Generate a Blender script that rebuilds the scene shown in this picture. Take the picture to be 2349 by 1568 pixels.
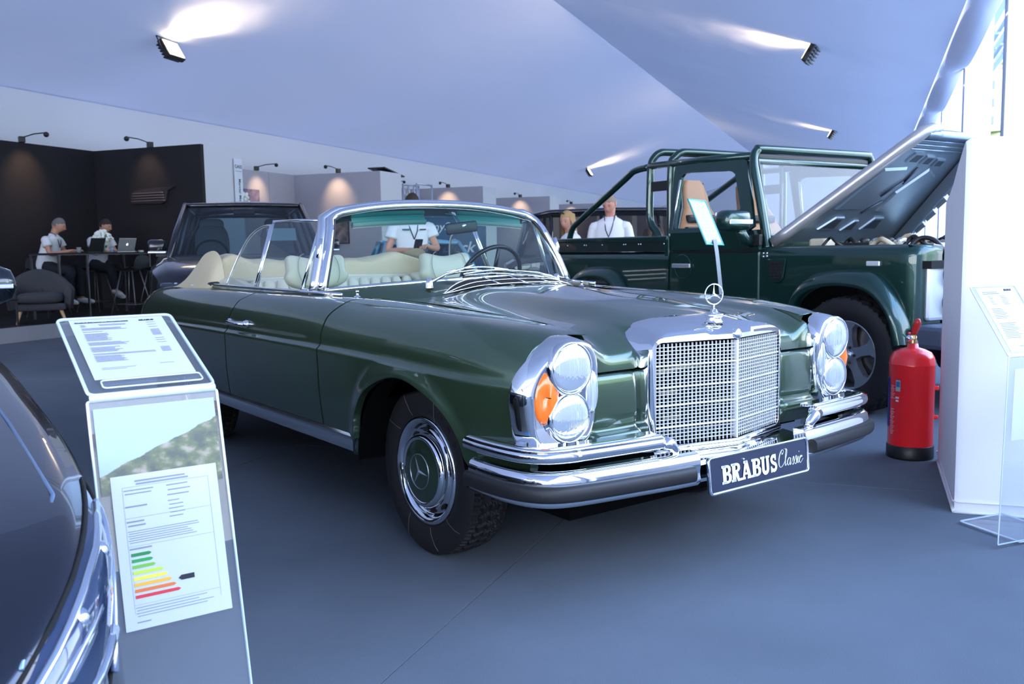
import bpy, bmesh, math, random
import numpy as np
from mathutils import Vector, Matrix
random.seed(4)
S = bpy.context.scene
for o in list(bpy.data.objects): bpy.data.objects.remove(o)
PI = math.pi
# ------------------------------------------------------------------ camera, world, sun, exposure
CAM = (2.936, -2.542, 1.159)
YAW, PITCH, ROLL, FPX = 2.5005, -0.1011, -0.0151, 2096.2
def cam_axes():
    cy, sy, cp, sp = math.cos(YAW), math.sin(YAW), math.cos(PITCH), math.sin(PITCH)
    f = Vector((cy*cp, sy*cp, sp)); r = Vector((sy, -cy, 0)); u = r.cross(f)
    cr, sr = math.cos(ROLL), math.sin(ROLL)
    return cr*r+sr*u, -sr*r+cr*u, f
_r, _u, _f = cam_axes()
cd = bpy.data.cameras.new('camera'); cam = bpy.data.objects.new('camera', cd); S.collection.objects.link(cam)
cam.matrix_world = Matrix(((_r.x, _u.x, -_f.x, CAM[0]), (_r.y, _u.y, -_f.y, CAM[1]), (_r.z, _u.z, -_f.z, CAM[2]), (0, 0, 0, 1)))
cd.sensor_width = 36; cd.lens = FPX/2349*36; cd.clip_start = .05; cd.clip_end = 400
cd.dof.use_dof = True; cd.dof.focus_distance = 3.1; cd.dof.aperture_fstop = 7.5
S.camera = cam
S.view_settings.view_transform = 'Standard'; S.view_settings.look = 'None'
S.view_settings.gamma = 1; S.view_settings.use_curve_mapping = False
S.view_settings.exposure = 0.75
try:
    S.cycles.use_denoising = True; S.cycles.max_bounces = 10; S.cycles.diffuse_bounces = 4; S.cycles.glossy_bounces = 5
    S.cycles.transparent_max_bounces = 24; S.cycles.transmission_bounces = 6; S.cycles.caustics_reflective = False; S.cycles.caustics_refractive = False
    S.cycles.sample_clamp_indirect = 8
except Exception: pass
W = bpy.data.worlds.new('world'); S.world = W; W.use_nodes = True
wn = W.node_tree; wn.nodes.clear()
wo = wn.nodes.new('ShaderNodeOutputWorld'); bg = wn.nodes.new('ShaderNodeBackground')
tc = wn.nodes.new('ShaderNodeTexCoord'); sx = wn.nodes.new('ShaderNodeSeparateXYZ'); rp = wn.nodes.new('ShaderNodeValToRGB')
wn.links.new(tc.outputs['Generated'], sx.inputs[0]); wn.links.new(sx.outputs['Z'], rp.inputs[0]); wn.links.new(rp.outputs[0], bg.inputs[0]); wn.links.new(bg.outputs[0], wo.inputs[0])
rp.color_ramp.elements[0].position = 0.0; rp.color_ramp.elements[0].color = (.92, .95, 1, 1)
rp.color_ramp.elements[1].position = .7; rp.color_ramp.elements[1].color = (.34, .55, 1.0, 1)
bg.inputs[1].default_value = 6.0
# tent frame: T runs down the tent, N points across it to the left; origin on the floor under the camera
TA = math.radians(121.97)
TV = Vector((math.cos(TA), math.sin(TA), 0)); NV = Vector((-TV.y, TV.x, 0)); OV = Vector((CAM[0], CAM[1], 0))
def tw(u, v, z=0.0): p = OV+TV*u+NV*v; return Vector((p.x, p.y, z))
sd = bpy.data.lights.new('sun', 'SUN'); sd.energy = 6; sd.angle = .02; sd.color = (1, .95, .88)
so = bpy.data.objects.new('sun', sd); S.collection.objects.link(so)
_sd = (NV*1.0+TV*-.2+Vector((0, 0, .75))).normalized()   # towards the sun: high, over the far side of the tent
so.rotation_euler = _sd.to_track_quat('Z', 'Y').to_euler()
EXPO = 0.0
# ------------------------------------------------------------------ materials
_M = {}
def L(c): return tuple(((x/12.92) if x <= .04045 else ((x+.055)/1.055)**2.4) for x in c)
def H(h): return L(tuple(int(h[i:i+2], 16)/255 for i in (0, 2, 4)))
def mat(name, col=(.5, .5, .5), rough=.5, metal=0., coat=0., spec=.5, emit=None, es=0., noise=None, bump=None, sheen=0, trans=0, alpha=1, coatr=.03):
    if name in _M: return _M[name]
    m = bpy.data.materials.new(name); m.use_nodes = True; nt = m.node_tree; b = nt.nodes['Principled BSDF']
    if isinstance(col, str): col = H(col)
    b.inputs['Base Color'].default_value = (*col, 1); b.inputs['Roughness'].default_value = rough; b.inputs['Metallic'].default_value = metal
    b.inputs['Coat Weight'].default_value = coat; b.inputs['Coat Roughness'].default_value = coatr; b.inputs['Specular IOR Level'].default_value = spec
    b.inputs['Transmission Weight'].default_value = trans; b.inputs['Alpha'].default_value = alpha
    if sheen: b.inputs['Sheen Weight'].default_value = sheen
    if emit: b.inputs['Emission Color'].default_value = (*emit, 1); b.inputs['Emission Strength'].default_value = es
    if noise or bump:
        t = nt.nodes.new('ShaderNodeTexCoord')
    if noise:   # (scale, amount, detail)
        n = nt.nodes.new('ShaderNodeTexNoise'); n.inputs['Scale'].default_value = noise[0]; n.inputs['Detail'].default_value = noise[2] if len(noise) > 2 else 4
        r = nt.nodes.new('ShaderNodeMapRange'); r.inputs[1].default_value = .3; r.inputs[2].default_value = .7
        r.inputs[3].default_value = 1-noise[1]; r.inputs[4].default_value = 1+noise[1]
        mx = nt.nodes.new('ShaderNodeVectorMath'); mx.operation = 'SCALE'; mx.inputs[0].default_value = col
        nt.links.new(t.outputs['Object'], n.inputs['Vector']); nt.links.new(n.outputs[0], r.inputs[0]); nt.links.new(r.outputs[0], mx.inputs['Scale']); nt.links.new(mx.outputs[0], b.inputs['Base Color'])
    if bump:    # (scale, strength, distance)
        n = nt.nodes.new('ShaderNodeTexNoise'); n.inputs['Scale'].default_value = bump[0]; n.inputs['Detail'].default_value = 3
        bp = nt.nodes.new('ShaderNodeBump'); bp.inputs['Strength'].default_value = bump[1]; bp.inputs['Distance'].default_value = bump[2] if len(bump) > 2 else .002
        nt.links.new(t.outputs['Object'], n.inputs['Vector']); nt.links.new(n.outputs[0], bp.inputs['Height']); nt.links.new(bp.outputs[0], b.inputs['Normal'])
    _M[name] = m; return m
def glassmat(name, tint=(.9, .95, .95), ior=1.45, rough=0., zt=None, haze=0.):
    """thin sheet of glass: see-through tinted, mirror by Fresnel; zt = (z0, z1, tint2) shaded band by object height"""
    if name in _M: return _M[name]
    m = bpy.data.materials.new(name); m.use_nodes = True; nt = m.node_tree; nt.nodes.clear()
    o = nt.nodes.new('ShaderNodeOutputMaterial'); mx = nt.nodes.new('ShaderNodeMixShader'); t = nt.nodes.new('ShaderNodeBsdfTransparent')
    g = nt.nodes.new('ShaderNodeBsdfGlossy'); f = nt.nodes.new('ShaderNodeFresnel'); 
    ge = nt.nodes.new('ShaderNodeNewGeometry'); ri = nt.nodes.new('ShaderNodeMapRange'); ri.inputs[3].default_value = ior; ri.inputs[4].default_value = 1/ior
    nt.links.new(ge.outputs['Backfacing'], ri.inputs[0]); nt.links.new(ri.outputs[0], f.inputs[0])   # same reflection seen from either side of the sheet
    g.inputs['Roughness'].default_value = rough; t.inputs[0].default_value = (*tint, 1)
    if zt:
        c = nt.nodes.new('ShaderNodeTexCoord'); s = nt.nodes.new('ShaderNodeSeparateXYZ'); r = nt.nodes.new('ShaderNodeMapRange'); k = nt.nodes.new('ShaderNodeMix'); k.data_type = 'RGBA'
        r.inputs[1].default_value = zt[0]; r.inputs[2].default_value = zt[1]; k.inputs[6].default_value = (*tint, 1); k.inputs[7].default_value = (*zt[2], 1)
        nt.links.new(c.outputs['Object'], s.inputs[0]); nt.links.new(s.outputs['Z'], r.inputs[0]); nt.links.new(r.outputs[0], k.inputs[0]); nt.links.new(k.outputs[2], t.inputs[0])
    nt.links.new(f.outputs[0], mx.inputs[0]); nt.links.new(t.outputs[0], mx.inputs[1]); nt.links.new(g.outputs[0], mx.inputs[2]); last = mx
    if haze:
        d = nt.nodes.new('ShaderNodeBsdfDiffuse'); d.inputs[0].default_value = (.8, .85, .9, 1); m2 = nt.nodes.new('ShaderNodeMixShader'); m2.inputs[0].default_value = haze
        nt.links.new(mx.outputs[0], m2.inputs[1]); nt.links.new(d.outputs[0], m2.inputs[2]); last = m2
    nt.links.new(last.outputs[0], o.inputs[0]); _M[name] = m; return m
def fabricmat(name, col, tr=.3, ws=.6):
    m = bpy.data.materials.new(name); m.use_nodes = True; nt = m.node_tree; nt.nodes.clear()
    o = nt.nodes.new('ShaderNodeOutputMaterial'); mx = nt.nodes.new('ShaderNodeMixShader'); d = nt.nodes.new('ShaderNodeBsdfDiffuse'); t = nt.nodes.new('ShaderNodeBsdfTranslucent')
    mx.inputs[0].default_value = tr; d.inputs[0].default_value = (*col, 1); t.inputs[0].default_value = (*col, 1)
    n = nt.nodes.new('ShaderNodeTexNoise'); c = nt.nodes.new('ShaderNodeTexCoord'); mp = nt.nodes.new('ShaderNodeMapping'); mp.inputs['Scale'].default_value = (ws, ws, ws); n.inputs['Scale'].default_value = 1.; n.inputs['Detail'].default_value = 2
    b = nt.nodes.new('ShaderNodeBump'); b.inputs['Strength'].default_value = .25; b.inputs['Distance'].default_value = .3
    nt.links.new(c.outputs['Object'], mp.inputs[0]); nt.links.new(mp.outputs[0], n.inputs['Vector']); nt.links.new(n.outputs[0], b.inputs['Height']); nt.links.new(b.outputs[0], d.inputs['Normal'])
    nt.links.new(d.outputs[0], mx.inputs[1]); nt.links.new(t.outputs[0], mx.inputs[2]); nt.links.new(mx.outputs[0], o.inputs[0]); _M[name] = m; return m
# ------------------------------------------------------------------ geometry helpers
COL = S.collection.objects
def link(name, me, m=None, parent=None, loc=None, rot=None):
    o = bpy.data.objects.new(name, me); COL.link(o)
    if m is not None:
        for mm in (m if isinstance(m, (list, tuple)) else [m]): me.materials.append(mm)
    if parent: o.parent = parent
    if loc is not None: o.location = loc
    if rot is not None: o.rotation_euler = rot
    return o
class MB:
    """mesh collector"""
    def __init__(s): s.v = []; s.f = []; s.mi = []; s.sm = []
    def add(s, vs, fs, mi=0, smooth=False):
        b = len(s.v); s.v += [tuple(map(float, p)) for p in vs]; s.f += [tuple(i+b for i in f) for f in fs]; s.mi += [mi]*len(fs); s.sm += [smooth]*len(fs); return s
    def box(s, c, d, rot=None, mi=0, bev=0., taper=1.):
        x, y, z = d[0]/2, d[1]/2, d[2]/2
        if bev > 0:
            b = min(bev, x*.99, y*.99, z*.99); vs = []; 
            for sz in (-1, 1):
                for (ex, ey, ez) in ((x-b, y-b, z), (x, y-b, z-b), (x-b, y, z-b)):
                    pass
            bm = bmesh.new(); bmesh.ops.create_cube(bm, size=1); bmesh.ops.scale(bm, vec=d, verts=bm.verts)
            bmesh.ops.bevel(bm, geom=bm.edges[:], offset=b, segments=2, affect='EDGES', profile=.5)
            bm.verts.ensure_lookup_table(); vs = [v.co.copy() for v in bm.verts]; fs = [tuple(v.index for v in f.verts) for f in bm.faces]; bm.free()
        else:
            vs = [Vector((i*x, j*y, k*z)) for k in (-1, 1) for j in (-1, 1) for i in (-1, 1)]
            fs = [(0, 2, 3, 1), (4, 5, 7, 6), (0, 1, 5, 4), (2, 6, 7, 3), (0, 4, 6, 2), (1, 3, 7, 5)]
        if taper != 1.: vs = [Vector((p.x*(taper if p.z > 0 else 1), p.y*(taper if p.z > 0 else 1), p.z)) for p in vs]
        if rot is not None:
            R = rot if isinstance(rot, Matrix) else Matrix.Rotation(rot, 3, 'Z'); vs = [R @ Vector(p) for p in vs]
        return s.add([Vector(p)+Vector(c) for p in vs], fs, mi)
    def tube(s, pts, r, n=8, closed=False, mi=0, flat=None):
        P = [Vector(p) for p in pts]; k = len(P); rr = [float(q) for q in (r if isinstance(r, (list, tuple)) else [r]*k)]
        up = None; rings = []
        for i in range(k):
            a = P[(i-1) % k] if (closed or i > 0) else P[i]; b = P[(i+1) % k] if (closed or i < k-1) else P[i]
            d = (b-a); d = d.normalized() if d.length > 1e-9 else Vector((0, 0, 1))
            if up is None: up = d.orthogonal().normalized()
            else:
                up = up-d*up.dot(d); up = up.normalized() if up.length > 1e-6 else d.orthogonal().normalized()
            w = d.cross(up); rings.append([P[i]+rr[i]*(up*math.cos(2*PI*j/n)+w*math.sin(2*PI*j/n)*(flat or 1)) for j in range(n)])
        vs = [p for rg in rings for p in rg]; fs = []
        for i in range(k if closed else k-1):
            for j in range(n): fs.append((i*n+j, i*n+(j+1) % n, ((i+1) % k)*n+(j+1) % n, ((i+1) % k)*n+j))
        if not closed: fs += [tuple(range(n))[::-1], tuple(range((k-1)*n, k*n))]
        return s.add(vs, fs, mi, True)
    def lathe(s, prof, c=(0, 0, 0), ax='Z', n=24, mi=0, rot=None, a0=0, a1=2*PI):
        full = abs(a1-a0-2*PI) < 1e-6; m = n if full else n+1; vs = []
        for i in range(m):
            a = a0+(a1-a0)*i/n; ca, sa = math.cos(a), math.sin(a)
            for (r, h) in prof:
                p = {'Z': (r*ca, r*sa, h), 'Y': (r*ca, h, r*sa), 'X': (h, r*ca, r*sa)}[ax]
                p = Vector(p)
                if rot is not None: p = rot @ p
                vs.append(p+Vector(c))
        k = len(prof); fs = [(i*k+j, ((i+1) % m)*k+j, ((i+1) % m)*k+j+1, i*k+j+1) for i in range(n if full else m-1) for j in range(k-1)]
        if ax == 'Y': fs = [f[::-1] for f in fs]
        return s.add(vs, fs, mi, True)
    def prism(s, poly, h0, h1, ax='Z', mi=0, rot=None, loc=(0, 0, 0), bev=0):
        """poly outline extruded between h0 and h1 along ax"""
        def P(a, b, h):
            p = {'Z': Vector((a, b, h)), 'Y': Vector((a, h, b)), 'X': Vector((h, a, b))}[ax]
            if rot is not None: p = rot @ p
            return p+Vector(loc)
        n = len(poly)
        if bev:
            cx = sum(p[0] for p in poly)/n; cy = sum(p[1] for p in poly)/n
            def sh(a, b):
                l = math.hypot(a-cx, b-cy) or 1; return (a-(a-cx)/l*bev, b-(b-cy)/l*bev)
            rings = [[P(*sh(*p), h0) for p in poly], [P(*p, h0+bev*(1 if h1 > h0 else -1)) for p in poly], [P(*p, h1-bev*(1 if h1 > h0 else -1)) for p in poly], [P(*sh(*p), h1) for p in poly]]
        else: rings = [[P(*p, h0) for p in poly], [P(*p, h1) for p in poly]]
        vs = [p for r in rings for p in r]; fs = []
        for k in range(len(rings)-1):
            for i in range(n): fs.append((k*n+i, k*n+(i+1) % n, (k+1)*n+(i+1) % n, (k+1)*n+i))
        fs += [tuple(range(n))[::-1], tuple(range((len(rings)-1)*n, len(rings)*n))]
        return s.add(vs, fs, mi)
    def grid(s, G, mi=0, smooth=True, flip=False, cu=False, cv=False):
        n, m = len(G), len(G[0]); vs = [p for r in G for p in r]; fs = []
        for i in range(n if cu else n-1):
            for j in range(m if cv else m-1):
                f = (i*m+j, ((i+1) % n)*m+j, ((i+1) % n)*m+(j+1) % m, i*m+(j+1) % m); fs.append(f[::-1] if flip else f)
        return s.add(vs, fs, mi, smooth)
    def ball(s, c, r, n=12, m=8, mi=0, rot=None):
        r = (r, r, r) if not isinstance(r, (tuple, list)) else r; G = []
        for i in range(m+1):
            a = -PI/2+PI*i/m; row = []
            for j in range(n):
                b = 2*PI*j/n; p = Vector((r[0]*math.cos(a)*math.cos(b), r[1]*math.cos(a)*math.sin(b), r[2]*math.sin(a)))
                if rot is not None: p = rot @ p
                row.append(p+Vector(c))
            G.append(row)
        return s.grid(G, mi, True, True, False, True)
    def build(s, name, m, parent=None, loc=None, rot=None, fixn=True, auto=None):
        me = bpy.data.meshes.new(name); me.from_pydata(s.v, [], s.f); me.polygons.foreach_set('material_index', s.mi); me.polygons.foreach_set('use_smooth', s.sm)
        if fixn:
            bm = bmesh.new(); bm.from_mesh(me); bmesh.ops.recalc_face_normals(bm, faces=bm.faces[:]); bm.to_mesh(me); bm.free()
        if auto is not None:
            for p in me.polygons: p.use_smooth = True
            try: me.set_sharp_from_angle(angle=math.radians(auto))
            except Exception: pass
        return link(name, me, m, parent, loc, rot)
def thing(name, label, cat, loc=(0, 0, 0), rz=0, group=None, rot=None):
    o = bpy.data.objects.new(name, None); COL.link(o); o.location = loc; o.rotation_euler = rot or (0, 0, rz); o.empty_display_size = .1
    o['label'] = label; o['category'] = cat
    if group: o['group'] = group
    return o
def tag(o, label, cat, group=None):
    o['label'] = label; o['category'] = cat
    if group: o['group'] = group
    return o
def struct(o): o['kind'] = 'structure'; return o
def lab(o, l): o['label'] = l; return o
def copytree(o, parent=None):
    c = o.copy(); COL.link(c); c.parent = parent
    for k in list(o.children): copytree(k, c)
    return c
def text(name, s, size, m, parent, mtx, ext=.0006, align='CENTER', bold=0., shear=0., sx=1.):
    cu = bpy.data.curves.new(name, 'FONT'); cu.body = s; cu.size = size; cu.extrude = ext; cu.align_x = align; cu.align_y = 'CENTER'; cu.offset = bold; cu.shear = shear; cu.resolution_u = 3
    cu.materials.append(m); t_ = bpy.data.objects.new('tmp', cu); COL.link(t_); bpy.context.view_layer.update(); me = bpy.data.meshes.new_from_object(t_); bpy.data.objects.remove(t_)
    o = bpy.data.objects.new(name, me); COL.link(o); o.parent = parent; o.matrix_local = mtx @ Matrix.Diagonal((sx, 1, 1, 1)); return o
def basis(o, x, y):
    """matrix with text x axis along x and up along y"""
    x = Vector(x).normalized(); y = Vector(y); y = (y-x*y.dot(x)).normalized(); z = x.cross(y); o = Vector(o)
    return Matrix(((x.x, y.x, z.x, o.x), (x.y, y.y, z.y, o.y), (x.z, y.z, z.z, o.z), (0, 0, 0, 1)))
def cr(pts, n):
    """Catmull-Rom through pts (any dim), n samples per span"""
    P = [np.array(p, float) for p in pts]; P = [2*P[0]-P[1]]+P+[2*P[-1]-P[-2]]; out = []
    for i in range(1, len(P)-2):
        a, b, c, d = P[i-1:i+3]
        for k in range(n):
            t = k/n; out.append(.5*((2*b)+(c-a)*t+(2*a-5*b+4*c-d)*t*t+(3*b-a-3*c+d)*t**3))
    out.append(P[-2]); return out
def ss(a, b, x):
    t = min(1, max(0, (x-a)/(b-a))); return t*t*(3-2*t)
def itp(x, xs, ys):
    """smooth monotone-ish interpolation (xs ascending)"""
    if x <= xs[0]: return ys[0]
    if x >= xs[-1]: return ys[-1]
    i = int(np.searchsorted(xs, x))-1; i = max(0, min(i, len(xs)-2)); h = xs[i+1]-xs[i]; t = (x-xs[i])/h
    def sl(j):
        if j == 0: return (ys[1]-ys[0])/(xs[1]-xs[0])
        if j == len(xs)-1: return (ys[-1]-ys[-2])/(xs[-1]-xs[-2])
        return (ys[j+1]-ys[j-1])/(xs[j+1]-xs[j-1])
    a, b, m0, m1 = ys[i], ys[i+1], sl(i)*h, sl(i+1)*h
    return (2*t**3-3*t*t+1)*a+(t**3-2*t*t+t)*m0+(3*t*t-2*t**3)*b+(t**3-t*t)*m1
def rrect(w, h, r, n=4, c=(0, 0)):
    out = []
    for (sx_, sy_, a0) in ((1, 1, 0), (-1, 1, PI/2), (-1, -1, PI), (1, -1, 1.5*PI)):
        for k in range(n+1):
            a = a0+PI/2*k/n; out.append((c[0]+sx_*(w/2-r)+r*math.cos(a), c[1]+sy_*(h/2-r)+r*math.sin(a)))
    return out
# ------------------------------------------------------------------ shared materials
CHROME = mat('chrome', (.86, .88, .90), .05, 1.)
SILVER = mat('satin_silver', (.78, .80, .84), .28, 1.)
BLACK = mat('black_plastic', (.012, .012, .014), .45)
DARK = mat('dark_void', (.004, .004, .005), .9)
RUBBER = mat('rubber', (.009, .009, .010), .55, bump=(60, .15, .001))
TYRE = mat('tyre_rubber', (.011, .010, .011), .68, spec=.4, bump=(90, .3, .0008))
GREEN = mat('moss_green_metallic', (.048, .086, .048), .28, .65, coat=1., coatr=.02)
WHITEP = mat('white_paint', (.8, .82, .86), .5)
PAPER = mat('white_paper', (.52, .55, .60), .8)
INK = mat('printed_ink', (.02, .02, .03), .8)
INKG = mat('faded_ink', (.22, .24, .30), .8)
CREAM = mat('cream_leather', (.60, .56, .44), .42, bump=(220, .15, .0005))
SKIN = mat('skin', (.55, .27, .19), .5)
# ================================================================== SETTING: the tent
RIDGE_V, RIDGE_Z, EL, ER, EZ = 6.1, 6.2, 13.6, -1.4, 4.0
SL = (RIDGE_Z-EZ)/(EL-RIDGE_V)
U0, U1 = -9.0, 64.0
CARPET = mat('blue_grey_carpet', H('697078'), .95, bump=(700, .35, .002), spec=.1)
nt = CARPET.node_tree; b = nt.nodes['Principled BSDF']
t = nt.nodes.new('ShaderNodeTexCoord'); n1 = nt.nodes.new('ShaderNodeTexNoise'); n1.inputs['Scale'].default_value = 1.3; n1.inputs['Detail'].default_value = 6
n2 = nt.nodes.new('ShaderNodeTexNoise'); n2.inputs['Scale'].default_value = 420; n2.inputs['Detail'].default_value = 2
a1 = nt.nodes.new('ShaderNodeMath'); a1.operation = 'MULTIPLY_ADD'; a1.inputs[1].default_value = .35; a1.inputs[2].default_value = .0
a2 = nt.nodes.new('ShaderNodeMath'); a2.operation = 'MULTIPLY_ADD'; a2.inputs[1].default_value = .5
cr_ = nt.nodes.new('ShaderNodeMapRange'); cr_.inputs[1].default_value = .25; cr_.inputs[2].default_value = .6; cr_.inputs[3].default_value = .72; cr_.inputs[4].default_value = 1.25
sc_ = nt.nodes.new('ShaderNodeVectorMath'); sc_.operation = 'SCALE'; sc_.inputs[0].default_value = H('697078')
nt.links.new(t.outputs['Object'], n1.inputs['Vector']); nt.links.new(t.outputs['Object'], n2.inputs['Vector']); nt.links.new(n1.outputs[0], a1.inputs[0]); nt.links.new(n2.outputs[0], a2.inputs[0]); nt.links.new(a1.outputs[0], a2.inputs[2])
nt.links.new(a2.outputs[0], cr_.inputs[0]); nt.links.new(cr_.outputs[0], sc_.inputs['Scale']); nt.links.new(sc_.outputs[0], b.inputs['Base Color'])
def quad(name, us, vs_, z0, z1, m, parent=None, bev=0):
    mb = MB(); ps = [(us[0], vs_[0]), (us[1], vs_[0]), (us[1], vs_[1]), (us[0], vs_[1])]
    poly = [tuple(tw(a, b_)[:2]) for a, b_ in ps]; mb.prism(poly, z0, z1, 'Z', bev=bev); return mb.build(name, m, parent)
fl = struct(quad('floor', (U0-1, U1), (ER-1, EL), -.08, -.004, DARK))
vc = [ER-.9, -.8, 1.2, 3.2, 5.2, 7.2, 9.2, 11.2, EL]
for i in range(len(vc)-1):
    cuts = [U0, 4.61, U1] if i in (0, 1, 2) else [U0, U1]
    for j in range(len(cuts)-1):
        quad('carpet_sheet', (cuts[j]+.002, cuts[j+1]-.002), (vc[i]+.0022, vc[i+1]-.0022), -.006, 0, CARPET, fl, bev=.0015)
GROUND = mat('pale_terrace', (.42, .42, .40), .9, noise=(.6, .2))
struct(MB().box((0, 0, 0), (500, 500, .02)).build('ground', GROUND, loc=(0, 0, -.1)))
LINING = fabricmat('tent_lining', (.54, .57, .70), .040)
LINR = LINING
def slope(name, va, za, vb, zb, m, sag, scal):
    G = []; nu = 14*12
    for i in range(nu+1):
        u = U0+(U1-U0)*i/nu; ph = ((u-2.0)/5.2) % 1.0; s_ = math.sin(PI*ph); row = []
        for j in range(17):
            k = j/16; v = va+(vb-va)*k; z = za+(zb-za)*k
            e = s_**.7
            z -= sag*e*math.sin(PI*k)+scal*(1-e)*(0.02 if k < .01 else 0)
            row.append(tw(u, v, z))
        G.append(row)
    return struct(MB().grid(G).build(name, m))
slope('ceiling', EL, EZ, RIDGE_V, RIDGE_Z, LINING, .05, 0)
slope('ceiling', RIDGE_V, RIDGE_Z, ER+.35, EZ+.35*SL, LINR, .12, 1)
# scalloped valance of lining down the window side
G = []
for i in range(421):
    u = U0+(U1-U0)*i/420; ph = ((u-2.0)/5.2) % 1.0; s_ = math.sin(PI*ph)
    G.append([tw(u, -1.05-.30*k-.10*(1-s_)*k, EZ+.35*SL+.02-.10*math.sin(PI*k)-(.10+.22*s_)*k+.10*(1-s_)*k) for k in (0, .25, .5, .75, 1)])
struct(MB().grid(G).build('trim_1', LINING))
WALLM = mat('white_tent_wall', (.74, .75, .80), .75, bump=(1.2, .3, .05))
struct(quad('wall_left', (U0, U1), (EL, EL+.06), 0, EZ+.05, WALLM))
def gable(name, u):
    mb = MB(); pts = [tw(u, EL, 0), tw(u, EL, EZ), tw(u, RIDGE_V, RIDGE_Z), tw(u, ER, EZ), tw(u, ER, 0)]; q = [p+TV*.06 for p in pts]; n = 5
    mb.add(pts+q, [tuple(range(n)), tuple(range(n, 2*n))[::-1]]+[(i, (i+1) % n, n+(i+1) % n, n+i) for i in range(n)]); return struct(mb.build(name, WALLM))
gable('wall_back', U1)
# near gable: open front with white posts and a header
gm = MB()
for v in (13.5, 9.8, 6.1, 2.4, -1.3): gm.box(tw(U0, v, 1.9), (.16, .16, 3.8), TA)
gm.box(tw(U0, 6.1, 3.6), (.1, 15, .5), TA)
struct(gm.build('wall_front', WHITEP))
# window side: columns, low panels, eave beam with blind case
COLM = mat('white_column', (.80, .82, .88), .6); BLUEG = mat('blue_grey_aluminium', (.28, .36, .50), .4, .4)
wr = struct(MB().box(tw(27, ER-.62, EZ+1.35), (.12, 74, .5), TA-PI/2).build('wall_right', BLUEG))
uc = [2.0+5.2*i-.0 for i in range(-2, 12)]
for i, u in enumerate(uc):
    if 3.5 < u < 9: pass
    c = MB().box((0, 0, 2.6), (.16, .42, 5.2), bev=.01).build('column', COLM, wr, loc=tw(u, ER-.26), rot=(0, 0, TA))
    MB().box((.09, .212, 2.6), (.05, .02, 5.18)).build('column_edge', BLUEG, wr, loc=tw(u, ER-.26), rot=(0, 0, TA))
    if i < len(uc)-1:
        um = u+2.6
        win = struct(MB().box((0, 0, .50), (4.9, .03, .96), bev=.006).build('window_%d' % (i+1), COLM, None, loc=tw(um, ER-.42), rot=(0, 0, TA)))
        MB().box((0, 0, .99), (5.0, .07, .05)).build('sill_rail', COLM, win)
        MB().box((0, 0, 2.8), (.06, .05, 3.6)).build('mullion', COLM, win)
        mb = MB()
        for k, (dy, z, h) in enumerate(((-.05, 3.84, .10), (-.12, 3.70, .16), (-.02, 3.56, .05), (-.2, 3.52, .05))): mb.box((0, dy-.06, z+.85), (5.0, .08, h*1.4), bev=.01)
        mb.build('blind_case', BLUEG, win)
# outside: hillside with trees and pale houses, beyond the windows and beyond the open front
HILL = mat('hillside', (.30, .36, .20), .95, noise=(.10, .6, 8))
def hill(name, u0, u1, v0, v1, f, nu=50, nv=26):
    G = [[tw(u0+(u1-u0)*i/nu, v0+(v1-v0)*j/nv, f(u0+(u1-u0)*i/nu, v0+(v1-v0)*j/nv)) for j in range(nv+1)] for i in range(nu+1)]
    struct(MB().grid(G).build(name, HILL))
hz = lambda u, v: -2+95*ss(110, 430, u+abs(v)*.5)+3*math.sin(u*.11+v*.05)+2*math.sin(v*.17)
hill('ground', 90, 460, 20, -220, hz)
hill('ground', -160, 90, -60, -230, lambda u, v: -4+70*ss(60, 230, -v)+3*math.sin(u*.1))
HOUSE = mat('pale_facade', (.72, .68, .60), .8); ROOFT = mat('terracotta_roof', (.40, .20, .12), .8); WPANE = mat('window_pane_dark', (.08, .10, .12), .15)
rnd = random.Random(9)
for k, (u, v, w, h) in enumerate(((150, -13, 8, 9), (196, -21, 9, 11), (250, -23, 10, 12), (30, -60, 14, 14), (-20, -62, 22, 17), (-50, -40, 16, 20))):
    zb = hz(u, v)-1 if u > 90 else -.1
    r = thing('building', ['pale house low on the hillside in the right-hand window, nearest of three', 'pale house halfway up the hillside in the right-hand window', 'pale house highest on the hillside in the right-hand window', 'pale building outside hidden behind the right columns', 'broad pale building facing the open tent front', 'tall pale building facing the tent entrance'][k], 'building', tw(u, v, zb), TA)
    MB().box((0, 0, h/2), (w, w*.8, h)).build('facade', HOUSE, r); MB().box((0, 0, h+.3), (w+1, w*.8+1, .6)).build('roof', ROOFT, r)
    for a in range(int(w//3)):
        for c_ in range(int(h//3.2)):
            MB().box((-w/2-.02, -w*.4+1.6+a*2.6, 1.8+c_*3.2), (.12, 1.0, 1.6)).build('window', WPANE, r)
TREEM = mat('tree_foliage', (.16, .24, .09), .9, noise=(1.5, .5)); TRUNK = mat('tree_trunk', (.12, .08, .05), .9)
def tree(u, v, z, h, lbl, grp):
    r = thing('tree', lbl, 'tree', tw(u, v, z), rnd.random()*6, grp)
    MB().tube([(0, 0, 0), (.1, 0, h*.3), (0, .1, h*.55)], [h*.03, h*.022, h*.012], 7).build('trunk', TRUNK, r)
    mb = MB()
    for _ in range(70):
        a = rnd.random()*2*PI; q = rnd.random()**.5; zz = rnd.random(); rr = h*.33*math.sin(PI*(.15+.8*zz))*q
        mb.ball((rr*math.cos(a), rr*math.sin(a), h*(.35+.62*zz)), h*(.05+.05*rnd.random()), 6, 4)
    mb.build('crown', TREEM, r)
for k, (u, v, h) in enumerate(((120, -12.5, 7), (172, -15, 8), (176, -20, 9), (222, -20, 9), (225, -25.5, 10), (280, -24, 11), (285, -31, 11), (330, -32, 12))):
    tree(u, v, hz(u, v)-.5, h, 'green tree on the hillside seen through the right side windows', 'trees on the hillside outside')
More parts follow.
